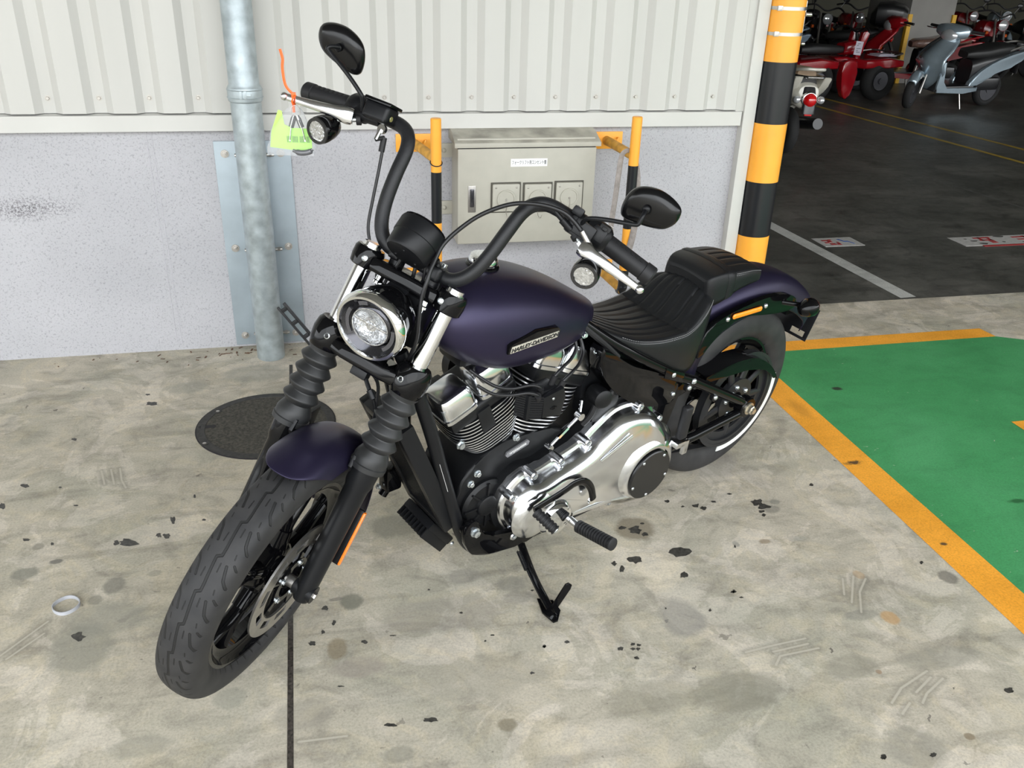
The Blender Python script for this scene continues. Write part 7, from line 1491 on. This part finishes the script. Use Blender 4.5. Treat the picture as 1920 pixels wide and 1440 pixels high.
where = ['parked deepest in the garage beside the striped pole', 'parked deep in the garage between two black ones left of the column', 'parked deep in the garage right against the left of the concrete column',
         'parked behind the silver scooter, just right of the column', 'parked behind the seat of the silver scooter at the right', 'in the rearmost row just right of the concrete column', 'in the rearmost row right of the concrete column']
for (x, y, p, kl), wh in zip(spots, where):
    roadster(kl+' '+wh, (x, y, 0), math.radians(rnd.uniform(257, 268)), p, GL)

# concrete column with yellow corner guards, doorframe beam
c_ = thing('concrete_column', 'square grey concrete column with yellow corner guards in the garage', 'column', (8.18, 10.75, 0))
m = MB(); m.box((0, 0, 2.25), (.78, 1.1, 4.5), .01); m.build('shaft', G_con, c_)
for sx in (-1, 1):
    m = MB(); m.box((sx*.385, -.545, .50), (.07, .07, 1.0), .005); m.build('corner_guard', M_yline if False else mat('yellow_guard_%d' % sx, (.75, .42, .02), .5), c_)

# ================================================================== KEYS IN A CLEAR BAG TIED TO THE BRAKE LEVER
tipW = BM @ (FM @ Vector((-.002, -.432, .984)))       # on the lever just inside its ball end
zt_ = tipW
right = Vector(CAM_R).normalized(); rx = Vector((right.x, right.y, 0)).normalized(); back = Vector((-rx.y, rx.x, 0))
def kp(a, b_, c_=0): return zt_+rx*a+Vector((0, 0, b_))+back*c_
M_tie = mat('orange_nylon_tie', (.95, .12, .01), .4, var=.02)
lv0 = BM @ (FM @ pivR); lax = (lv0-tipW).normalized()
u_ = lax.orthogonal().normalized(); v_ = lax.cross(u_)
m = MB(); m.tube([tipW+lax*.006+(u_*math.cos(a)+v_*math.sin(a))*.0095 for a in [2*PI*k/24 for k in range(24)]], .0022, 8, closed=True, flat=(1, 1, lax)); m.box(tuple(kp(.004, .008)), (.010, .008, .014), .001)
m.tube(spline([kp(.004, .010), kp(-.012, .030), kp(-.016, .065), kp(-.014, .085), kp(-.018, .105)], 6), .0030, 10, flat=(1, .35, rx)); m.tube([kp(.002, -.008), kp(.002, -.028)], .0030, 10)
o = m.build('zip_tie', M_tie); tag(o, 'bright orange plastic cable tie pulled tight around the brake lever', 'cable tie')
M_bag = mat('clear_plastic_film', (.95, .96, .97), .08, var=0, trans=.75, ior=1.08, alpha=.42, spec=1.0, bump=.8, bscale=60)
kb = thing('key_bag', 'clear plastic bag with keys and a green slip hanging from the brake lever', 'bag', tuple(kp(0, 0)))
kM = Matrix.Translation(-kp(0, 0))
m = MB(kM); rn = random.Random(11); rg = []
for i in range(15):
    t_ = i/14; wd = .004+.050*min(1, (t_*1.6))**.7; dp = .003+.012*math.sin(PI*min(1, t_*1.05))**.7
    cx_ = .003-.014*t_; row = []
    for k in range(28):
        a = 2*PI*k/28; wr = 1+.16*noise.noise(Vector((math.cos(a)*2.2, math.sin(a)*2.2, t_*5)))
        row.append(kp(cx_+wd*math.cos(a)*wr, -.012-.112*t_, dp*math.sin(a)*wr))
    rg.append(row)
m.loft(rg, cap=False); m.build('bag', M_bag, kb, sharp=30)
M_slip = mat('bright_green_slip', (.42, .85, .14), .6, var=.03)
m = MB(kM)
def card(m, P, off, th=.0012): m.loft([[kp(x, z, off+y) for x, z, y in P], [kp(x, z, off+y-th) for x, z, y in P]])
card(m, [(-.058, -.106, 0), (.036, -.116, .003), (.038, -.064, .002), (-.006, -.062, 0), (-.022, -.055, 0), (-.026, -.026, .002), (-.034, -.024, .002), (-.052, -.070, 0)], .001); sl_ = m.build('green_slip', M_slip, kb)
m = MB(kM)
for k in range(16):
    if k % 5 == 3: continue
    x = -.018+.0032*k; m.loft([[kp(x, -.094, -.0015), kp(x+.0014, -.094, -.0015), kp(x+.0014, -.080, -.0015), kp(x, -.080, -.0015)], [kp(x, -.094, -.0012), kp(x+.0014, -.094, -.0012), kp(x+.0014, -.080, -.0012), kp(x, -.080, -.0012)]])
m.build('bar_code', mat('grey_print', (.12, .22, .08), .6, var=0), sl_)
for sx in (-1, 1):
    m = MB(kM); b0 = kp(.006+sx*.003, -.034, -.004); b1 = kp(.006+sx*.012, -.060, -.004); b2 = kp(.006+sx*.017, -.088, -.004)
    m.tube([b0, b0.lerp(b1, .3), b1], [.0035, .0062, .0058], 12, flat=(1, .6, rx)); hd_ = m.build('key_head', G_black, kb)
    m = MB(kM); m.tube([b1, b2], .0018, 8); m.tube([b2, b2+Vector((0, 0, -.003))], .0028, 8); m.tube([b0+back*-.003, b1+back*-.004], .0022, 8); m.build('key_blade', K_chrome, kb)
m = MB(kM); m.tube([kp(.006+.010*math.cos(a), -.026+.014*math.sin(a), -.002) for a in [2*PI*k/24 for k in range(24)]], .0010, 6, closed=True); m.build('key_ring', K_steel, kb)
m = MB(kM); m.tube(spline([kp(-.006, -.112, -.003), kp(.012, -.116, -.006), kp(.030, -.114, -.004), kp(.038, -.108, -.002)], 5), [.004]*3+[.0065]*10+[.004]*3, 12); m.build('key_fob', mat('grey_fob', (.10, .10, .11), .3, coat=.5), kb)
